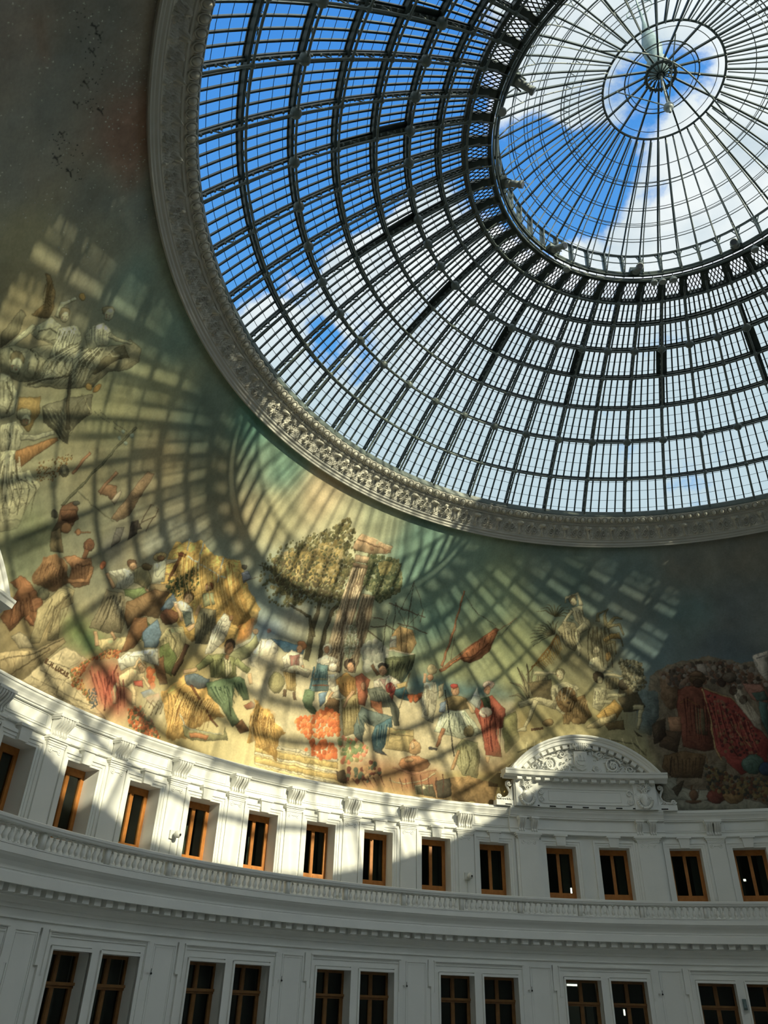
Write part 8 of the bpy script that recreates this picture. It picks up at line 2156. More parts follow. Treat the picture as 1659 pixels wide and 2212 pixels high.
    for i in range(17):
        q=(i-8)*th*1.72/17; 
        if abs(i-8)<1: continue
        m=MB(O); vs=[]
        for rr,r in ((R-.33,18.4),(R-.47,18.4),(R-.47,18.62),(R-.33,18.62)):
            for dq in (-.031,.031): vs.append(P3(rr*math.sin(q+dq),CZ+rr*math.cos(q+dq),r))
        m.add(vs,[(0,1,3,2),(2,3,5,4),(4,5,7,6),(6,7,1,0),(0,2,4,6),(1,7,5,3)]); build_under(m,'dentil',M['plaster'],root)
    # tympanum wall
    m=MB(O); vs=[];fs=[]; n=40
    for i in range(n+1):
        x=-2.95+5.9*i/n; top=CZ+math.sqrt(max(.01,(R-.2)**2-x*x)); vs+=[P3(x,8.15,18.64),P3(x,max(8.16,top),18.64)]
    for i in range(n): fs.append((2*i,2*i+2,2*i+3,2*i+1))
    m.add(vs,fs); 
    # closing back and haunches against the vault
    vs=[];fs=[]
    for i in range(n+1):
        x=-3.05+6.1*i/n; top=CZ+math.sqrt(max(.01,(R-.02)**2-x*x)); vs+=[P3(x,8.2,18.93),P3(x,top,18.93),P3(x,top,18.5)]
    for i in range(n): fs+=[(3*i,3*i+3,3*i+4,3*i+1),(3*i+1,3*i+4,3*i+5,3*i+2)]
    m.add(vs,fs); build_under(m,'tympanum',M['plaster'],root)
    # carved foliage: scrolls, rosettes and leaves
    m=MB(O); rnd=random.Random(4)
    for s in (-1,1):
        for (cx,cy,r0,tn,sg,rad) in ((1.28,8.58,.33,1.8,1,.05),(1.95,8.42,.20,1.6,-1,.038),(.78,8.98,.17,1.5,1,.034),(2.42,8.32,.11,1.4,1,.028),(.62,8.45,.18,1.3,-1,.034),(1.62,8.80,.13,1.3,-1,.03)):
            spiral(m,s*cx,cy,r0,tn,s*sg,18.61,rad,start=(0 if s>0 else PI))
        for q in range(6): m.ball(P3(s*1.28+.085*math.cos(q*PI/3),8.58+.085*math.sin(q*PI/3),18.57),.05,6,4)
        m.ball(P3(s*1.28,8.58,18.55),.045,6,4)
        m.tube([P3(s*x,h,18.6) for x,h in ((.3,8.32),(.7,8.27),(1.1,8.24),(1.7,8.24),(2.3,8.24),(2.75,8.25))],.035,5,r2=.015)
        m.tube([P3(s*x,h,18.59) for x,h in ((.35,9.2),(.6,9.22),(.8,9.15),(.95,8.95),(1.15,8.92),(1.5,8.85),(1.75,8.62))],.03,5,r2=.02)
        for _ in range(60):
            x=rnd.uniform(.3,2.6); top=CZ+math.sqrt((R-.52)**2-x*x); h=rnd.uniform(8.27,max(8.3,top-.02)); a=rnd.uniform(0,2*PI); l=rnd.uniform(.06,.13)
            m.tube([P3(s*x,h,18.63),P3(s*x+l*.5*math.cos(a),h+l*.5*math.sin(a),18.53),P3(s*x+l*math.cos(a),h+l*math.sin(a),18.60)],.036,4,r2=.01)
        for k in range(9): m.ball(P3(s*(.52+.055*(k%3)),9.02+.055*(k//3)-.03*(k%3),18.56),.035,6,4)
    build_under(m,'carved_foliage',M['plaster2'],root,smooth=True)
    # city shield with a sailing ship
    m=MB(O); out_=[(-.27,9.12),(.27,9.12),(.27,8.55),(.2,8.43),(0,8.36),(-.2,8.43),(-.27,8.55)]
    vs=[P3(x,h,18.52) for x,h in out_]+[P3(x,h,18.64) for x,h in out_]; n=len(out_)
    m.add(vs,[tuple(range(n))]+[(i,(i+1)%n,n+(i+1)%n,n+i) for i in range(n)])
    sh=build_under(m,'shield',M['plaster2'],root)
    m=MB(O); r=18.505
    def flat(m,pts,r0,r1):
        vs=[P3(x,h,r0) for x,h in pts]+[P3(x,h,r1) for x,h in pts]; n=len(pts); m.add(vs,[tuple(range(n))]+[(i,(i+1)%n,n+(i+1)%n,n+i) for i in range(n)])
    flat(m,[(-.21,8.72),(-.17,8.62),(-.08,8.56),(.1,8.56),(.18,8.64),(.22,8.76),(.12,8.70),(-.1,8.69)],18.48,18.52)
    for cx,w,hh in ((-.1,.07,.2),(.03,.08,.26),(.14,.05,.17)):
        flat(m,[(cx-w*.6,8.74),(cx+w*.7,8.74),(cx+w*1.0,8.74+hh*.5),(cx+w*.6,8.74+hh),(cx-w*.7,8.74+hh*.95),(cx-w*.3,8.74+hh*.5)],18.485,18.52); m.tube([P3(cx,8.7,18.49),P3(cx,8.78+hh,18.49)],.008,4)
    for k in range(3): m.tube([P3(-.22+.05*i,8.52-.045*k+.012*math.sin(i*1.7+k),18.51) for i in range(9 if k==0 else 8)],.009,4)
    build_under(m,'ship_emblem',M['plaster2'],sh,smooth=False)
    m=MB(O)
    for k in range(6):      # ribbed scroll crowning the shield
        x=-.2+.08*k; m.tube([P3(x+.0,9.50,18.45),P3(x,9.42,18.36),P3(x,9.30,18.36),P3(x,9.22,18.42),P3(x*.9,9.18,18.5)],.045,6,r2=.035)
    for s in (-1,1): m.tube([P3(s*x,h,18.5) for x,h in ((.2,9.38),(.33,9.36),(.46,9.26),(.6,9.2),(.72,9.22))],.04,5,r2=.02); spiral(m,s*.25,9.33,.1,1.5,s,18.38,.025)
    build_under(m,'crest_scroll',M['plaster2'],root,smooth=True)
    # hanging trophies: winged helmet, shield and wreath
    for s in (-1,1):
        m=MB(O); cx=s*2.36
        m.ball(P3(cx,7.26,18.52),.235,12,8,(.85,.45,1.15)); 
        m.tube([P3(cx+.28*math.cos(q),7.26+.3*math.sin(q)-.03,18.53) for q in [PI+PI*i/12 for i in range(13)]],.065,7)
        for k in range(13):
            q=PI+PI*k/12; m.ball(P3(cx+.28*math.cos(q),7.22+.3*math.sin(q),18.48),.045,5,4)
        m.tube([P3(cx,7.15,18.45),P3(cx,7.93,18.5)],.02,5); m.ball(P3(cx,7.95,18.5),.04,6,4)
        for t in (-1,1):
            for k in range(5): m.tube([P3(cx+t*.05,7.52+.05*k,18.5),P3(cx+t*.14,7.62+.055*k,18.46),P3(cx+t*(.27-.02*k),7.66+.06*k,18.5)],.026,4,r2=.012)
            m.tube([P3(cx+t*.09*math.sin(q),7.46+.4*q/(2.2*PI),18.46) for q in [2.2*PI*i/16 for i in range(17)]],.02,5)
            for k in range(4): m.tube([P3(cx+t*.03,7.44,18.47),P3(cx+t*(.1+.05*k),7.3+.0*k,18.43),P3(cx+t*(.05+.06*k),7.2-.0*k,18.44)],.02,4,r2=.008)
        build_under(m,'trophy_relief',M['plaster2'],root,smooth=True)
        # side scroll bracket
        m=MB(O)
        m.tube([P3(s*x,h,18.78) for x,h in ((2.98,7.78),(3.05,7.82),(3.12,7.78),(3.13,7.68),(3.06,7.55),(3.0,7.4),(3.06,7.25),(3.2,7.16),(3.4,7.14),(3.55,7.16))],.05,6)
        spiral(m,s*3.03,7.72,.09,1.5,s,18.74,.035); spiral(m,s*3.48,7.19,.1,1.6,-s,18.74,.035)
        flat(m,[(s*2.88,7.08),(s*3.5,7.08),(s*3.2,7.14),(s*3.02,7.3),(s*2.98,7.5),(s*2.88,7.7)],18.72,18.9)
        for k in range(5): m.tube([P3(s*(3.0+.09*k),7.1,18.7),P3(s*(3.04+.09*k),7.16,18.68)],.025,4)
        build_under(m,'scroll_bracket',M['plaster2'],root,smooth=True)
    return root
pd=pediment('pediment'); pd.location=pos(PC,RW,6.87); pd.rotation_euler=(0,0,-PC*D2R)
tag(pd,'white arched pediment with carved ship shield and scrolls above the balustraded storey','pediment','arched pediments')
p2=dup(pd,pos(PC2,RW,6.87),-PC2*D2R); tag(p2,'white arched pediment mostly cut off by the left edge, only its cornice tip showing','pediment','arched pediments')
# ------------------------------------------------------------ glass dome
RG=[(13.80,17.66),(12.91,18.96),(11.58,19.87),(10.45,20.72),(9.36,21.38),(8.38,21.94),(7.41,22.33),(6.60,22.72)]
def angl(r,h): return math.degrees(math.atan2(h-SH,r))
AN=[angl(r,h) for r,h in RG]        # elevation of each ring
RI,RO,RGL=19.12,19.36,19.50
def sp(az,al,R): return sph(az,al,R)
outw=lambda p: (p[0],p[1],p[2]-SH)
dome=empty('glass_dome',(0,0,17.66)); KIDS[dome.name]=[]
tag(dome,'huge glazed iron dome of radial ribs and ring purlins over the hall','dome')
OD=(0,0,17.66)
def rib():
    m=MB(OD); al=[AN[0]-.8+(AN[7]-AN[0]+.8)*i/24 for i in range(25)]
    m.bar([sp(0,a,RO+.05) for a in al],.06,.05,outw); m.bar([sp(0,a,RO-.04) for a in al],.025,.1,outw)
    m.bar([sp(0,a,RO-.06) for a in al],.065,.02,outw)
    return m
r0=build_under(rib(),'rib',M['metal'],dome)
tb=MB(OD); al=[AN[0]-.8+(AN[7]+1.3-AN[0]+.8)*i/24 for i in range(25)]; tb.tube([sp(0,a,RI-.02) for a in al],.036,8)
for i in range(7):
    am=(AN[i]+AN[i+1])/2; tb.tube([sp(0,am-.25,RO-.07),sp(0,am+.3,RI-.02)],.022,5); tb.tube([sp(0,am+.35,RO-.07),sp(0,am+.35,RI-.02)],.012,4)
    for f in (.2,.4,.6,.8): q=AN[i]+(AN[i+1]-AN[i])*f; tb.ball(sp(0,q,RO-.08),.045,6,4)
t0=build_under(tb,'lower_chord',M['tube'],r0,smooth=True)
ribs=[r0]
for k in range(1,NR):
    o=r0.copy(); COL.objects.link(o); t=t0.copy(); COL.objects.link(t); t.parent=o; KIDS[o.name]=[t]; ribs.append(o)
for k,o in enumerate(ribs): o.rotation_euler=(0,0,-(PC+RIB*k)*D2R)
for i in range(1,8):
    al=AN[i]; m=MB(OD); n=NR*3
    pts=lambda R:[sp(PC+360*j/n,al,R) for j in range(n)]
    def hoop(m,R,w,d,dal=0.):
        r=[(R*math.cos((al+dal+s)*D2R)) for s in (0,)]
        a=math.degrees(w/2/R); prof=[(q*math.cos((al+dal+e)*D2R),SH+q*math.sin((al+dal+e)*D2R)) for q,e in ((R,-a),(R,a),(R+d,a),(R+d,-a),(R,-a))]
        m.revolve(prof,n=n)
    hoop(m,RO-.1,.09,.03); hoop(m,RO-.07,.03,.20); hoop(m,RO+.10,.09,.03)
    pr_=build_under(m,'ring_purlin',M['metal'],dome)
    m=MB(OD); m.tube(pts(RI-.03),.036,6,closed=True)
    for j in range(NR):
        az=PC+RIB*(j+.45); m.tube([sp(az,al,RO-.1),sp(az+.9,al,RI-.03)],.02,4); m.tube([sp(az-1.6,al,RO-.1),sp(az-1.6,al,RI-.03)],.01,4)
        if i in (2,5):
            c=sp(PC+RIB*j,al,RI+.04); m.ball(c,.17,8,5)
        else: m.ball(sp(PC+RIB*j,al,RI-.02),.09,6,4)
    build_under(m,'lower_chord',M['tube'],pr_,smooth=True)
# glazing bars, four between two ribs
def gbar():
    m=MB(OD); al=[AN[0]-.8+(AN[7]+.2-AN[0]+.8)*i/16 for i in range(17)]
    m.bar([sp(0,a,RGL-.06) for a in al],.052,.06,outw); return m
g0=build_under(gbar(),'glazing_bar',M['metal'],dome); c=0; st=MB(OD); order=[]
for k in range(NR):
    for j in range(1,5): order.append((PC+RIB*k+RIB*j/5))
order=[((a+180)%360-180) for a in order]; order.sort(key=lambda a: abs(a+60))
for i,a in enumerate(order):
    if i<100:
        o=g0 if i==0 else g0.copy()
        if i: COL.objects.link(o)
        o.rotation_euler=(0,0,-a*D2R)
    else:
        al=[AN[0]-.8+(AN[7]+.2-AN[0]+.8)*q/12 for q in range(13)]; st.bar([sp(a,x,RGL-.06) for x in al],.052,.06,outw)
build_under(st,'glazing_bar',M['metal'],dome,kind='stuff')
m=MB(OD)
for i in range(7):
    n=4 if i<4 else 3
    for j in range(n):
        a=AN[i]+(AN[i+1]-AN[i])*((j+.55)/n if j else .16); m.tube([sp(PC+360*q/NR/2,a,RGL-.015) for q in range(NR*2)],.0105,3,closed=True)
build_under(m,'pane_joint',M['metal'],dome,kind='stuff')
m=MB(OD); m.revolve([(RGL*math.cos(a*D2R),SH+RGL*math.sin(a*D2R)) for a in [AN[0]-.9+(AN[7]+.4-AN[0]+.9)*i/20 for i in range(21)]],n=NR*5); build_under(m,'glass',M['glass'],dome)
# opaque ladder strips on every third rib
m=MB(OD)
for q,wd in ((3,.22),(4,.40),(5,.17)):
    al=[AN[q]+(AN[q+1]-AN[q])*i/5 for i in range(6)]; m.bar([sp(.25,a,RGL-.12) for a in al],wd,.05,outw)
s0=build_under(m,'ladder_strip',M['metal'],dome)
for k in range(17):
    o=s0 if k==0 else s0.copy()
    if k: COL.objects.link(o)
    o.rotation_euler=(0,0,-(PC+3*RIB*k-RIB)*D2R)
# ------------------------------------------------------------ service ring and cupola
RB=(6.60,22.72); 
svc=empty('service_ring',(0,0,22.7)); KIDS[svc.name]=[]; OS=(0,0,22.7)
tag(svc,'dark latticed walkway ring carrying projectors between the lower dome and the cupola','walkway ring')
m=MB(OS); m.revolve([(6.68,22.62),(6.60,22.60),(6.56,22.66),(6.56,22.80),(6.68,22.82),(6.68,22.62)],n=204); m.revolve([(5.86,22.86),(5.74,22.86),(5.72,22.98),(5.84,23.0),(5.86,22.86)],n=204)
m.revolve([(5.62,22.93),(5.55,22.93),(5.55,23.02),(5.62,23.02),(5.62,22.93)],n=204)
build_under(m,'ring_beam',M['metal'],svc)
m=MB(OS)     # diamond mesh
NL=NR*6
for k in range(NL):
    a=360*k/NL; 
    for s in (-1,1):
        m.bar([pos(a,6.58,22.72),pos(a+s*1.4,6.2,22.82),pos(a+s*2.9,5.82,22.92)],.032,.015,lambda p:(0,0,1))
build_under(m,'lattice_grille',M['metal'],svc,kind='stuff')
m=MB(OS); m.cbox(-1.25,1.25,5.78,6.62,22.86,22.95,1); m.add([pos(-1.2,6.6,22.7),pos(1.2,6.6,22.7),pos(1.2,5.8,22.9),pos(-1.2,5.8,22.9)],[(0,1,2,3)]); m.cbox(-.12,.12,5.75,6.6,22.55,22.62,1)
d0=build_under(m,'deck_plate',M['metal'],svc)
for k in range(NR):
    o=d0 if k==0 else d0.copy()
    if k: COL.objects.link(o)
    o.rotation_euler=(0,0,-(PC+RIB*k)*D2R)
m=MB(OS)
for s_,rr,h in ((1,5.66,23.06),(1,5.70,22.80),(1,5.6,22.74)): m.tube([pos(360*q/102,rr,h) for q in range(102)],.025,5,closed=True)
for k in range(NR*2): m.tube([pos(PC+RIB*k/2,5.7,22.78),pos(PC+RIB*k/2,5.66,23.06)],.014,4)
build_under(m,'cable_rail',M['tube'],svc,smooth=True)
cup=empty('cupola',(0,0,23.0)); KIDS[cup.name]=[]; OC=(0,0,23.)
tag(cup,'shallow glass cupola with fine radial ribs at the crown of the dome','cupola')
CP=[(5.50,23.95),(5.05,24.2),(4.6,24.47),(4.1,24.72),(3.35,25.08),(2.75,25.36),(1.93,25.71),(1.18,26.01),(.36,26.33),(.3,26.35)]
def ch(r,d=0.):
    for (r1,h1),(r2,h2) in zip(CP,CP[1:]):
        if r2<=r<=r1: return h1+(h2-h1)*(r1-r)/(r1-r2)-d
    return (CP[0][1] if r>5 else CP[-1][1])-d
# upright glazed drum
m=MB(OC); m.bar([pos(0,5.60,23.0),pos(0,5.52,24.0)],.11,.10,lambda p:(p[0],p[1],0)); m.bar([pos(0,5.50,23.0),pos(0,5.44,23.98)],.05,.06,lambda p:(p[0],p[1],0))
for z in (-1,1): m.tube([pos(z*.6,5.5,23.93),pos(z*1.6,5.53,23.95),pos(z*.2,5.5,23.6)],.02,4)
u0=build_under(m,'drum_post',M['tube'],cup)
m=MB(OC); m.bar([pos(0,r,ch(r)) for r in (5.5,5.05,4.6,4.1,3.35,2.75,1.93)],.045,.06,lambda p:(0,0,1)); f0=build_under(m,'cupola_rib',M['metal'],cup)
tb=MB(OC); tb.tube([pos(0,r,ch(r,d)) for r,d in ((5.5,.9),(5.2,.62),(4.6,.42),(3.9,.32),(3.1,.25),(2.4,.2),(1.96,.14))],.022,6)
for r in (5.05,3.35): tb.tube([pos(0,r,ch(r)),pos(0,r-.25,ch(r-.25,.5 if r>5 else .28))],.014,4)
tt=build_under(tb,'lower_chord',M['tubelight'],f0,smooth=True)
sp_=MB(OC); sp_.bar([pos(0,r,ch(r)) for r in (5.5,5.05,4.6,4.1,3.35,2.75,1.93,1.18,.3)],.055,.07,lambda p:(0,0,1)); 
for r in (1.18,1.93): sp_.ball(pos(0,r,ch(r)-.03),.05,6,4)
spk=build_under(sp_,'spoke',M['metal'],cup); t2=tb.build('lower_chord',M['tubelight'],spk,smooth=True); KIDS.setdefault(spk.name,[]).append(t2)
fs_=ss=False
for k in range(NR):
    o=u0 if k==0 else u0.copy()
    if k: COL.objects.link(o)
    az=PC+RIB*k; o.rotation_euler=(0,0,-az*D2R)
    if k%3==2:
        if not ss: o=spk; ss=True
        else:
            o=spk.copy(); COL.objects.link(o); t=t2.copy(); COL.objects.link(t); t.parent=o
    else:
        if not fs_: o=f0; fs_=True
        else:
            o=f0.copy(); COL.objects.link(o); t=tt.copy(); COL.objects.link(t); t.parent=o
    o.rotation_euler=(0,0,-az*D2R)
for r,w,nm in ((5.50,.05,'eaves_ring'),(5.05,.016,'cupola_ring'),(4.97,.012,'cupola_ring'),(4.6,.014,'cupola_ring'),(4.5,.012,'cupola_ring'),(4.1,.016,'cupola_ring'),(4.02,.012,'cupola_ring'),(3.35,.018,'cupola_ring'),(3.25,.014,'cupola_ring'),(2.75,.014,'cupola_ring'),(1.93,.04,'cupola_ring'),(1.72,.012,'cupola_ring'),(1.18,.022,'cupola_ring'),(1.06,.012,'cupola_ring')):
    m=MB(OC); m.tube([pos(PC+360*q/102,r,ch(r)-.01) for q in range(102)],w,5,closed=True); build_under(m,nm,M['metal'],cup)
for i in range(2):
    h=(23.62,23.08)[i]; m=MB(OC); m.tube([pos(PC+360*q/102,5.56,h) for q in range(102)],(.02,.045)[i],5,closed=True); build_under(m,'drum_rail',M['tube'],cup)
for r,d in ((5.15,.6),(4.35,.38),(3.1,.25)):
    m=MB(OC); m.tube([pos(PC+360*q/102,r,ch(r,d)) for q in range(102)],.012,4,closed=True); build_under(m,'lower_ring',M['tubelight'],cup)
m=MB(OC); m.revolve([(5.62,23.0),(5.53,23.97),(5.50,24.02)]+[(r,h+.06) for r,h in CP[1:]]+[(.05,26.42)],n=102); build_under(m,'glass',M['glass'],cup)
m=MB(OC)
m.tube([pos(360*q/28,.47,26.16) for q in range(28)],.055,8,closed=True)
for k in range(17): m.tube([pos(PC+21.176*k,.05,26.22),pos(PC+21.176*k,.47,26.16)],.022,5); m.ball(pos(PC+21.176*k,.53,26.14),.035,5,4)
m.ball((0,0,26.2),.1,10,6,(1,1,.7)); build_under(m,'hub_wheel',M['metal'],cup,smooth=True)
# hanging hoist under the hub
hz=empty('hoist_pulley',(0,0,26.1)); KIDS[hz.name]=[]
tag(hz,'small grey pulley head hanging below the hub of the cupola','pulley')
pt=np.array(pos(-10,.35,24.9)); m=MB((0,0,26.1)); m.tube([(0,0,26.15),tuple(pt)],.035,6); build_under(m,'hanger_rod',M['tubelight'],hz,smooth=True)
m=MB((0,0,26.1)); q=tuple(pt); m.lathe([(0,q[2]+.12),(.05,q[2]+.12),(.06,q[2]+.05),(.15,q[2]+.03),(.17,q[2]-.02),(.13,q[2]-.06),(.15,q[2]-.1),(.09,q[2]-.14),(.05,q[2]-.16),(.05,q[2]-.3),(.03,q[2]-.34),(0,q[2]-.34)],(q[0],q[1]),14); build_under(m,'pulley_head',M['tubelight'],hz,smooth=True)
m=MB((0,0,26.1))
for az in (150,-110): m.tube([q,pos(az,1.5,25.75)],.02,5)
build_under(m,'stay_rod',M['tube'],hz)
# curved service rail inside the cupola
rl=MB(pos(150,2.9,24.9)); R_=[]
for i in range(25):
    t=i/24; x=-2.9+5.4*t; y=-.25-.35*math.sin(PI*t)*1.2; a=math.hypot(x,y)
    R_.append((x*math.cos(1.0)-y*math.sin(1.0),x*math.sin(1.0)+y*math.cos(1.0),ch(min(5,max(.3,a)),.55)))
rl.tube(R_,.026,6); o=rl.build('service_rail',M['tube'],smooth=True); o.location=pos(150,2.9,24.9); tag(o,'thin curved maintenance rail crossing under the cupola hub','rail')
# spire outside, seen through the glass
m=MB((0,0,26.4)); fin=[(.0,26.4),(.34,26.5),(.36,26.9),(.2,27.3),(.3,27.5),(.34,27.9),(.25,28.6),(.12,29.3),(.05,29.8),(.03,31.5),(0,31.6)]
fin_e=empty('roof_finial',(0,0,26.4)); KIDS[fin_e.name]=[]; m.lathe(fin,(0,0),12); build_under(m,'spear',M['zinc'],fin_e,smooth=True)
m=MB((0,0,26.4)); 
for a in (0,90): m.tube([(.45*math.cos(t)*math.cos(a*D2R),.45*math.cos(t)*math.sin(a*D2R),30.7+.45*math.sin(t)) for t in [2*PI*i/20 for i in range(20)]],.02,4,closed=True)
build_under(m,'wire_hoop',M['zinc'],fin_e); tag(fin_e,'weathered green metal finial standing on top of the glass cupola','finial')
# projectors and lamps on the service ring
def projector():
    root=empty('projector'); KIDS[root.name]=[]
    m=MB(); m.tube([(0,0,.05),(0,-.12,-.02)],.1,10); m.tube([(0,-.1,0),(0,-.36,-.17)],.095,12,r2=.085); m.tube([(0,-.35,-.165),(0,-.42,-.2)],.105,12); build_under(m,'body',M['tubelight'],root,smooth=True)
    m=MB(); m.tube([(0,-.41,-.197),(0,-.428,-.207)],.085,12); build_under(m,'lens',M['lens'],root)
    m=MB(); m.box(-.15,.15,-.05,.12,.05,.2); m.tube([(-.14,0,.1),(-.14,-.16,-.08)],.02,5); m.tube([(.14,0,.1),(.14,-.16,-.08)],.02,5); build_under(m,'bracket',M['tube'],root)
    return root
pj=projector(); 
for i,(az,lab) in enumerate([(-138,'grey cylindrical projector on the left inner edge of the walkway ring, pointing right'),(-102.,'grey projector on the walkway ring below left of the cupola'),(-66.5,'grey projector on the lower left of the walkway ring'),(-30.8,'grey projector at the bottom of the walkway ring, under the cupola'),(6.6,'grey projector on the right side of the walkway ring')]):
    o=pj if i==0 else dup(pj,(0,0,0),0); o.location=pos(az,5.4,22.9); o.rotation_euler=(0,0,-az*D2R); o.scale=(1.25,)*3; tag(o,lab,'projector','projectors on the walkway ring')
m=MB(); m.lathe([(0,.02),(.11,.02),(.13,-.02),(.13,-.08),(.12,-.1),(0,-.1)],(0,0),14); m.tube([(0,0,.02),(0,0,.2)],.02,5)
dl=m.build('round_lamp',M['tubelight'],smooth=False)
for i,(az,lab) in enumerate([(-130.,'small round lamp on the left inner edge of the walkway ring'),(-58.7,'small round lamp right of the lower left projector'),(-24.,'first small round lamp right of the bottom projector'),(-21.,'second small round lamp right of the bottom projector'),(-17.1,'third small round lamp right of the bottom projector'),(11.5,'small round lamp right of the right-hand projector')]):
    o=dl if i==0 else dl.copy()
    if i: COL.objects.link(o)
    o.location=pos(az,5.6,22.62); tag(o,lab,'lamp','round lamps on the walkway ring')
# ------------------------------------------------------------ wall fixtures
def seccam():
    root=empty('security_camera'); KIDS[root.name]=[]
    m=MB(); m.box(-.11,.11,-.06,0,-.12,.12); m.tube([(0,-.05,0),(.03,-.16,.02)],.03,6); build_under(m,'bracket',M['camwhite'],root)
    m=MB(); m.ball((.04,-.22,0),.11,12,8); build_under(m,'housing',M['camwhite'],root,smooth=True)
    m=MB(); m.ball((.06,-.31,-.02),.04,8,6); build_under(m,'lens',M['lens'],root,smooth=True)
    m=MB(); m.tube([(0,-.01,-.12),(0,-.01,-.95)],.012,5); build_under(m,'cable',M['camwhite'],root)
    return root
s1=seccam(); s1.location=pos(-85.15,18.985,4.30); s1.rotation_euler=(0,0,85.15*D2R); tag(s1,'small white security camera on the sunlit pilaster right of the third upper window','security camera','wall cameras')
s2=dup(s1,pos(-49.3,18.985,4.25),49.3*D2R); tag(s2,'small white security camera on the shaded pilaster left of the pediment','security camera','wall cameras')
m=MB(); m.box(-.06,.06,-.08,0,-.16,.16); m.ball((0,-.1,-.1),.05,8,6); o=m.build('wall_light',M['zinc']); az=LOB[6]+.0
o.location=pos(LOB[6],RL-.05,.42); o.rotation_euler=(0,0,-LOB[6]*D2R); tag(o,'small grey wall light between the two windows at the lower right','wall light')
m=MB(); m.ball((0,-.03,0),.03,8,5); m.tube([(0,-.02,.02),(0,-.02,.12)],.008,4); sn=m.build('wall_hook',M['lens'])
hk=0
for i,b in enumerate(LOB[1:6]):
    o=sn if i==0 else sn.copy()
    if i: COL.objects.link(o)
    o.location=pos(b+6.05,RL-.02,.66); o.rotation_euler=(0,0,-(b+6.05)*D2R)
    tag(o,'tiny dark hook on the right edge of the %s lower window pair from the left'%ordinal(i+1),'hook','small hooks beside the lower windows')
room_lamp(-31.,RL+2.4,.1,.02,.09,'small upright lit lamp inside the right window of the fifth lower pair')
room_lamp(-35.25,RW+2.2,4.22,.13,.11,'bright small lamp low behind the upper window under the left half of the pediment')
room_lamp(-14.6,RW+2.2,4.47,.04,.04,'tiny bright lamp inside the right sash of the far right upper window')
room_lamp(-16.45,RW+2.2,4.69,.05,.03,'tiny bright lamp inside the left sash of the far right upper window')
# white panel standing in the room behind a lower window
m=MB((0,RL+1.6,-.6)); m.box(-.30,.30,RL+1.6,RL+1.64,-2.4,.25); m.box(.36,.62,RL+1.62,RL+1.66,-2.4,.27); az=-36.5
room_lamp(-37.,RL+1.1,.9,.25,.02,'slim lit ceiling lamp above the white panel behind the fifth lower window pair')
o=m.build('display_panel',M['camwhite']); o.location=pos(az,RL+1.6,-.6); o.rotation_euler=(0,0,-az*D2R); tag(o,'white panel standing inside the room behind the fifth lower window pair','panel')
# ------------------------------------------------------------ sky, sun, camera
w=bpy.data.worlds.new('sky'); sc.world=w; w.use_nodes=True; nt=w.node_tree; N=nt.nodes; K=nt.links
for n in list(N): N.remove(n)
out=N.new('ShaderNodeOutputWorld'); bg=N.new('ShaderNodeBackground'); tc=N.new('ShaderNodeTexCoord')
def math_(op,a,b=None,c=None):
    n=N.new('ShaderNodeMath'); n.operation=op
    for i,v in enumerate((a,b,c)):
        if v is None: continue
        if isinstance(v,(int,float)): n.inputs[i].default_value=v
        else: K.new(v,n.inputs[i])
    return n.outputs[0]
mp=N.new('ShaderNodeMapping'); mp.inputs['Location'].default_value=(.35,.1,0.2); K.new(tc.outputs['Generated'],mp.inputs[0])
no=N.new('ShaderNodeTexNoise'); no.inputs['Scale'].default_value=5.5; no.inputs['Detail'].default_value=9; no.inputs['Roughness'].default_value=.6; no.inputs['Distortion'].default_value=.25; K.new(mp.outputs[0],no.inputs[0])
no2=N.new('ShaderNodeTexNoise'); no2.inputs['Scale'].default_value=11; no2.inputs['Detail'].default_value=6; K.new(mp.outputs[0],no2.inputs[0])
def blobn(d,c0,c1,wt):
    v=N.new('ShaderNodeVectorMath'); v.operation='DOT_PRODUCT'; K.new(tc.outputs['Generated'],v.inputs[0]); L=math.sqrt(sum(q*q for q in d)); v.inputs[1].default_value=tuple(q/L for q in d)
    r=N.new('ShaderNodeMapRange'); r.interpolation_type='SMOOTHSTEP'; K.new(v.outputs['Value'],r.inputs[0]); r.inputs[1].default_value=math.cos(c0*D2R); r.inputs[2].default_value=math.cos(c1*D2R); r.inputs[3].default_value=0; r.inputs[4].default_value=wt; return r.outputs[0]
BL=[((-.47,.24,.86),17.5,11,.95),((-.30,.32,.895),13,6,.8),((-.34,.42,.845),6,3,.5),((-.435,.565,.70),3.8,1,.42),((-.47,.54,.70),3,1,.3),((-.116,.57,.812),4.5,1.,.46),((-.176,.585,.79),3.5,1,.45),((-.15,.52,.84),3,1,.3),((-.21,.53,.82),3.5,1,.35),((-.009,.638,.77),4,1.5,.35)]
s=None
for d,c0,c1,wt in BL:
    o_=blobn(d,c0,c1,wt); s=o_ if s is None else math_('ADD',s,o_)
s=math_('MINIMUM',s,.9)
v=math_('MULTIPLY_ADD',no.outputs['Fac'],2.6,-.66); v=math_('SUBTRACT',v,s)
mr=N.new('ShaderNodeMapRange'); mr.interpolation_type='SMOOTHSTEP'; K.new(v,mr.inputs[0]); mr.inputs[1].default_value=.12; mr.inputs[2].default_value=.40
# cloud brightness: soft grey modelling
cr=N.new('ShaderNodeValToRGB'); cr.color_ramp.elements[0].position=.3; cr.color_ramp.elements[0].color=(.62,.72,.80,1); cr.color_ramp.elements[1].position=.62; cr.color_ramp.elements[1].color=(.97,.99,1.,1); K.new(no2.outputs['Fac'],cr.inputs[0])
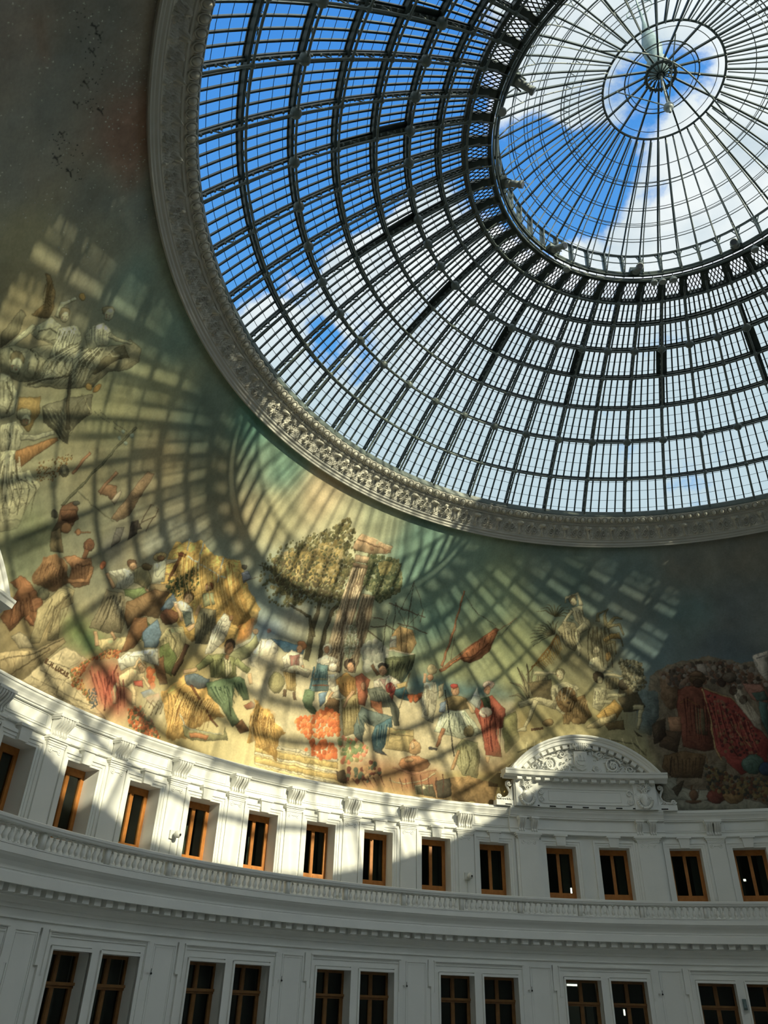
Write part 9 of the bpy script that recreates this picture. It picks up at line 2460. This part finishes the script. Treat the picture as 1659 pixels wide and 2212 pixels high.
# thin veil towards the horizon
sx=N.new('ShaderNodeSeparateXYZ'); K.new(tc.outputs['Generated'],sx.inputs[0])
hv=N.new('ShaderNodeMapRange'); hv.interpolation_type='SMOOTHSTEP'; K.new(sx.outputs[2],hv.inputs[0]); hv.inputs[1].default_value=.78; hv.inputs[2].default_value=.62
mc=N.new('ShaderNodeMixRGB'); K.new(hv.outputs[0],mc.inputs[0]); K.new(cr.outputs[0],mc.inputs[1]); mc.inputs[2].default_value=(.60,.73,.80,1)
bl=N.new('ShaderNodeMapRange'); K.new(sx.outputs[2],bl.inputs[0]); bl.inputs[1].default_value=.65; bl.inputs[2].default_value=.95; 
mb=N.new('ShaderNodeMixRGB'); K.new(bl.outputs[0],mb.inputs[0]); mb.inputs[1].default_value=(.13,.42,.88,1); mb.inputs[2].default_value=(.055,.27,.80,1)
mx=N.new('ShaderNodeMixRGB'); K.new(mr.outputs[0],mx.inputs[0]); K.new(mb.outputs[0],mx.inputs[1]); K.new(mc.outputs[0],mx.inputs[2])
fill_=blobn((math.sin(SUNAZ*D2R)*math.cos(SUNEL*D2R),math.cos(SUNAZ*D2R)*math.cos(SUNEL*D2R),math.sin(SUNEL*D2R)),78,8,GLOWFILL)  # added sky glow round the sun, brightens the unlit walls
ad=N.new('ShaderNodeMixRGB'); ad.blend_type='ADD'; ad.inputs[0].default_value=1.; K.new(mx.outputs[0],ad.inputs[1]); hc=N.new('ShaderNodeVectorMath'); hc.operation='SCALE'; hc.inputs[0].default_value=(.93,.98,1.); K.new(fill_,hc.inputs['Scale']); K.new(hc.outputs[0],ad.inputs[2])
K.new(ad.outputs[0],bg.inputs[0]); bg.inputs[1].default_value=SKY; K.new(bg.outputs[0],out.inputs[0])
L=bpy.data.lights.new('sun','SUN'); L.energy=SUN; L.angle=.0093; L.color=(1.,.89,.63); o=bpy.data.objects.new('sun',L); COL.objects.link(o)
az,el=SUNAZ*D2R,SUNEL*D2R; d=np.array([math.sin(az)*math.cos(el),math.cos(az)*math.cos(el),math.sin(el)])
from mathutils import Vector,Matrix
o.rotation_euler=Vector(d).to_track_quat('Z','Y').to_euler(); o.location=tuple(d*60)
cd=bpy.data.cameras.new('camera'); cam=bpy.data.objects.new('camera',cd); COL.objects.link(cam); sc.camera=cam
cy,yaw,pit,rol,f=15.9704043,-0.58040675,0.57441604,0.0283181,1657.50335
F=Vector((math.sin(yaw)*math.cos(pit),math.cos(yaw)*math.cos(pit),math.sin(pit))); Rt=Vector((math.cos(yaw),-math.sin(yaw),0)); U=Rt.cross(F)
R2=math.cos(rol)*Rt+math.sin(rol)*U; U2=-math.sin(rol)*Rt+math.cos(rol)*U
cam.matrix_world=Matrix(((R2.x,U2.x,-F.x,0),(R2.y,U2.y,-F.y,-cy),(R2.z,U2.z,-F.z,0),(0,0,0,1)))
cd.sensor_fit='HORIZONTAL'; cd.sensor_width=36; cd.lens=36*f/1659; cd.clip_end=500; cd.clip_start=.1
vs=sc.view_settings; vs.view_transform='Standard'; vs.look='None'; vs.exposure=EXPO; vs.gamma=1; vs.use_curve_mapping=False
cy_=sc.cycles; cy_.max_bounces=12; cy_.diffuse_bounces=6; cy_.glossy_bounces=3; cy_.transparent_max_bounces=16; cy_.use_denoising=True; cy_.sample_clamp_indirect=4
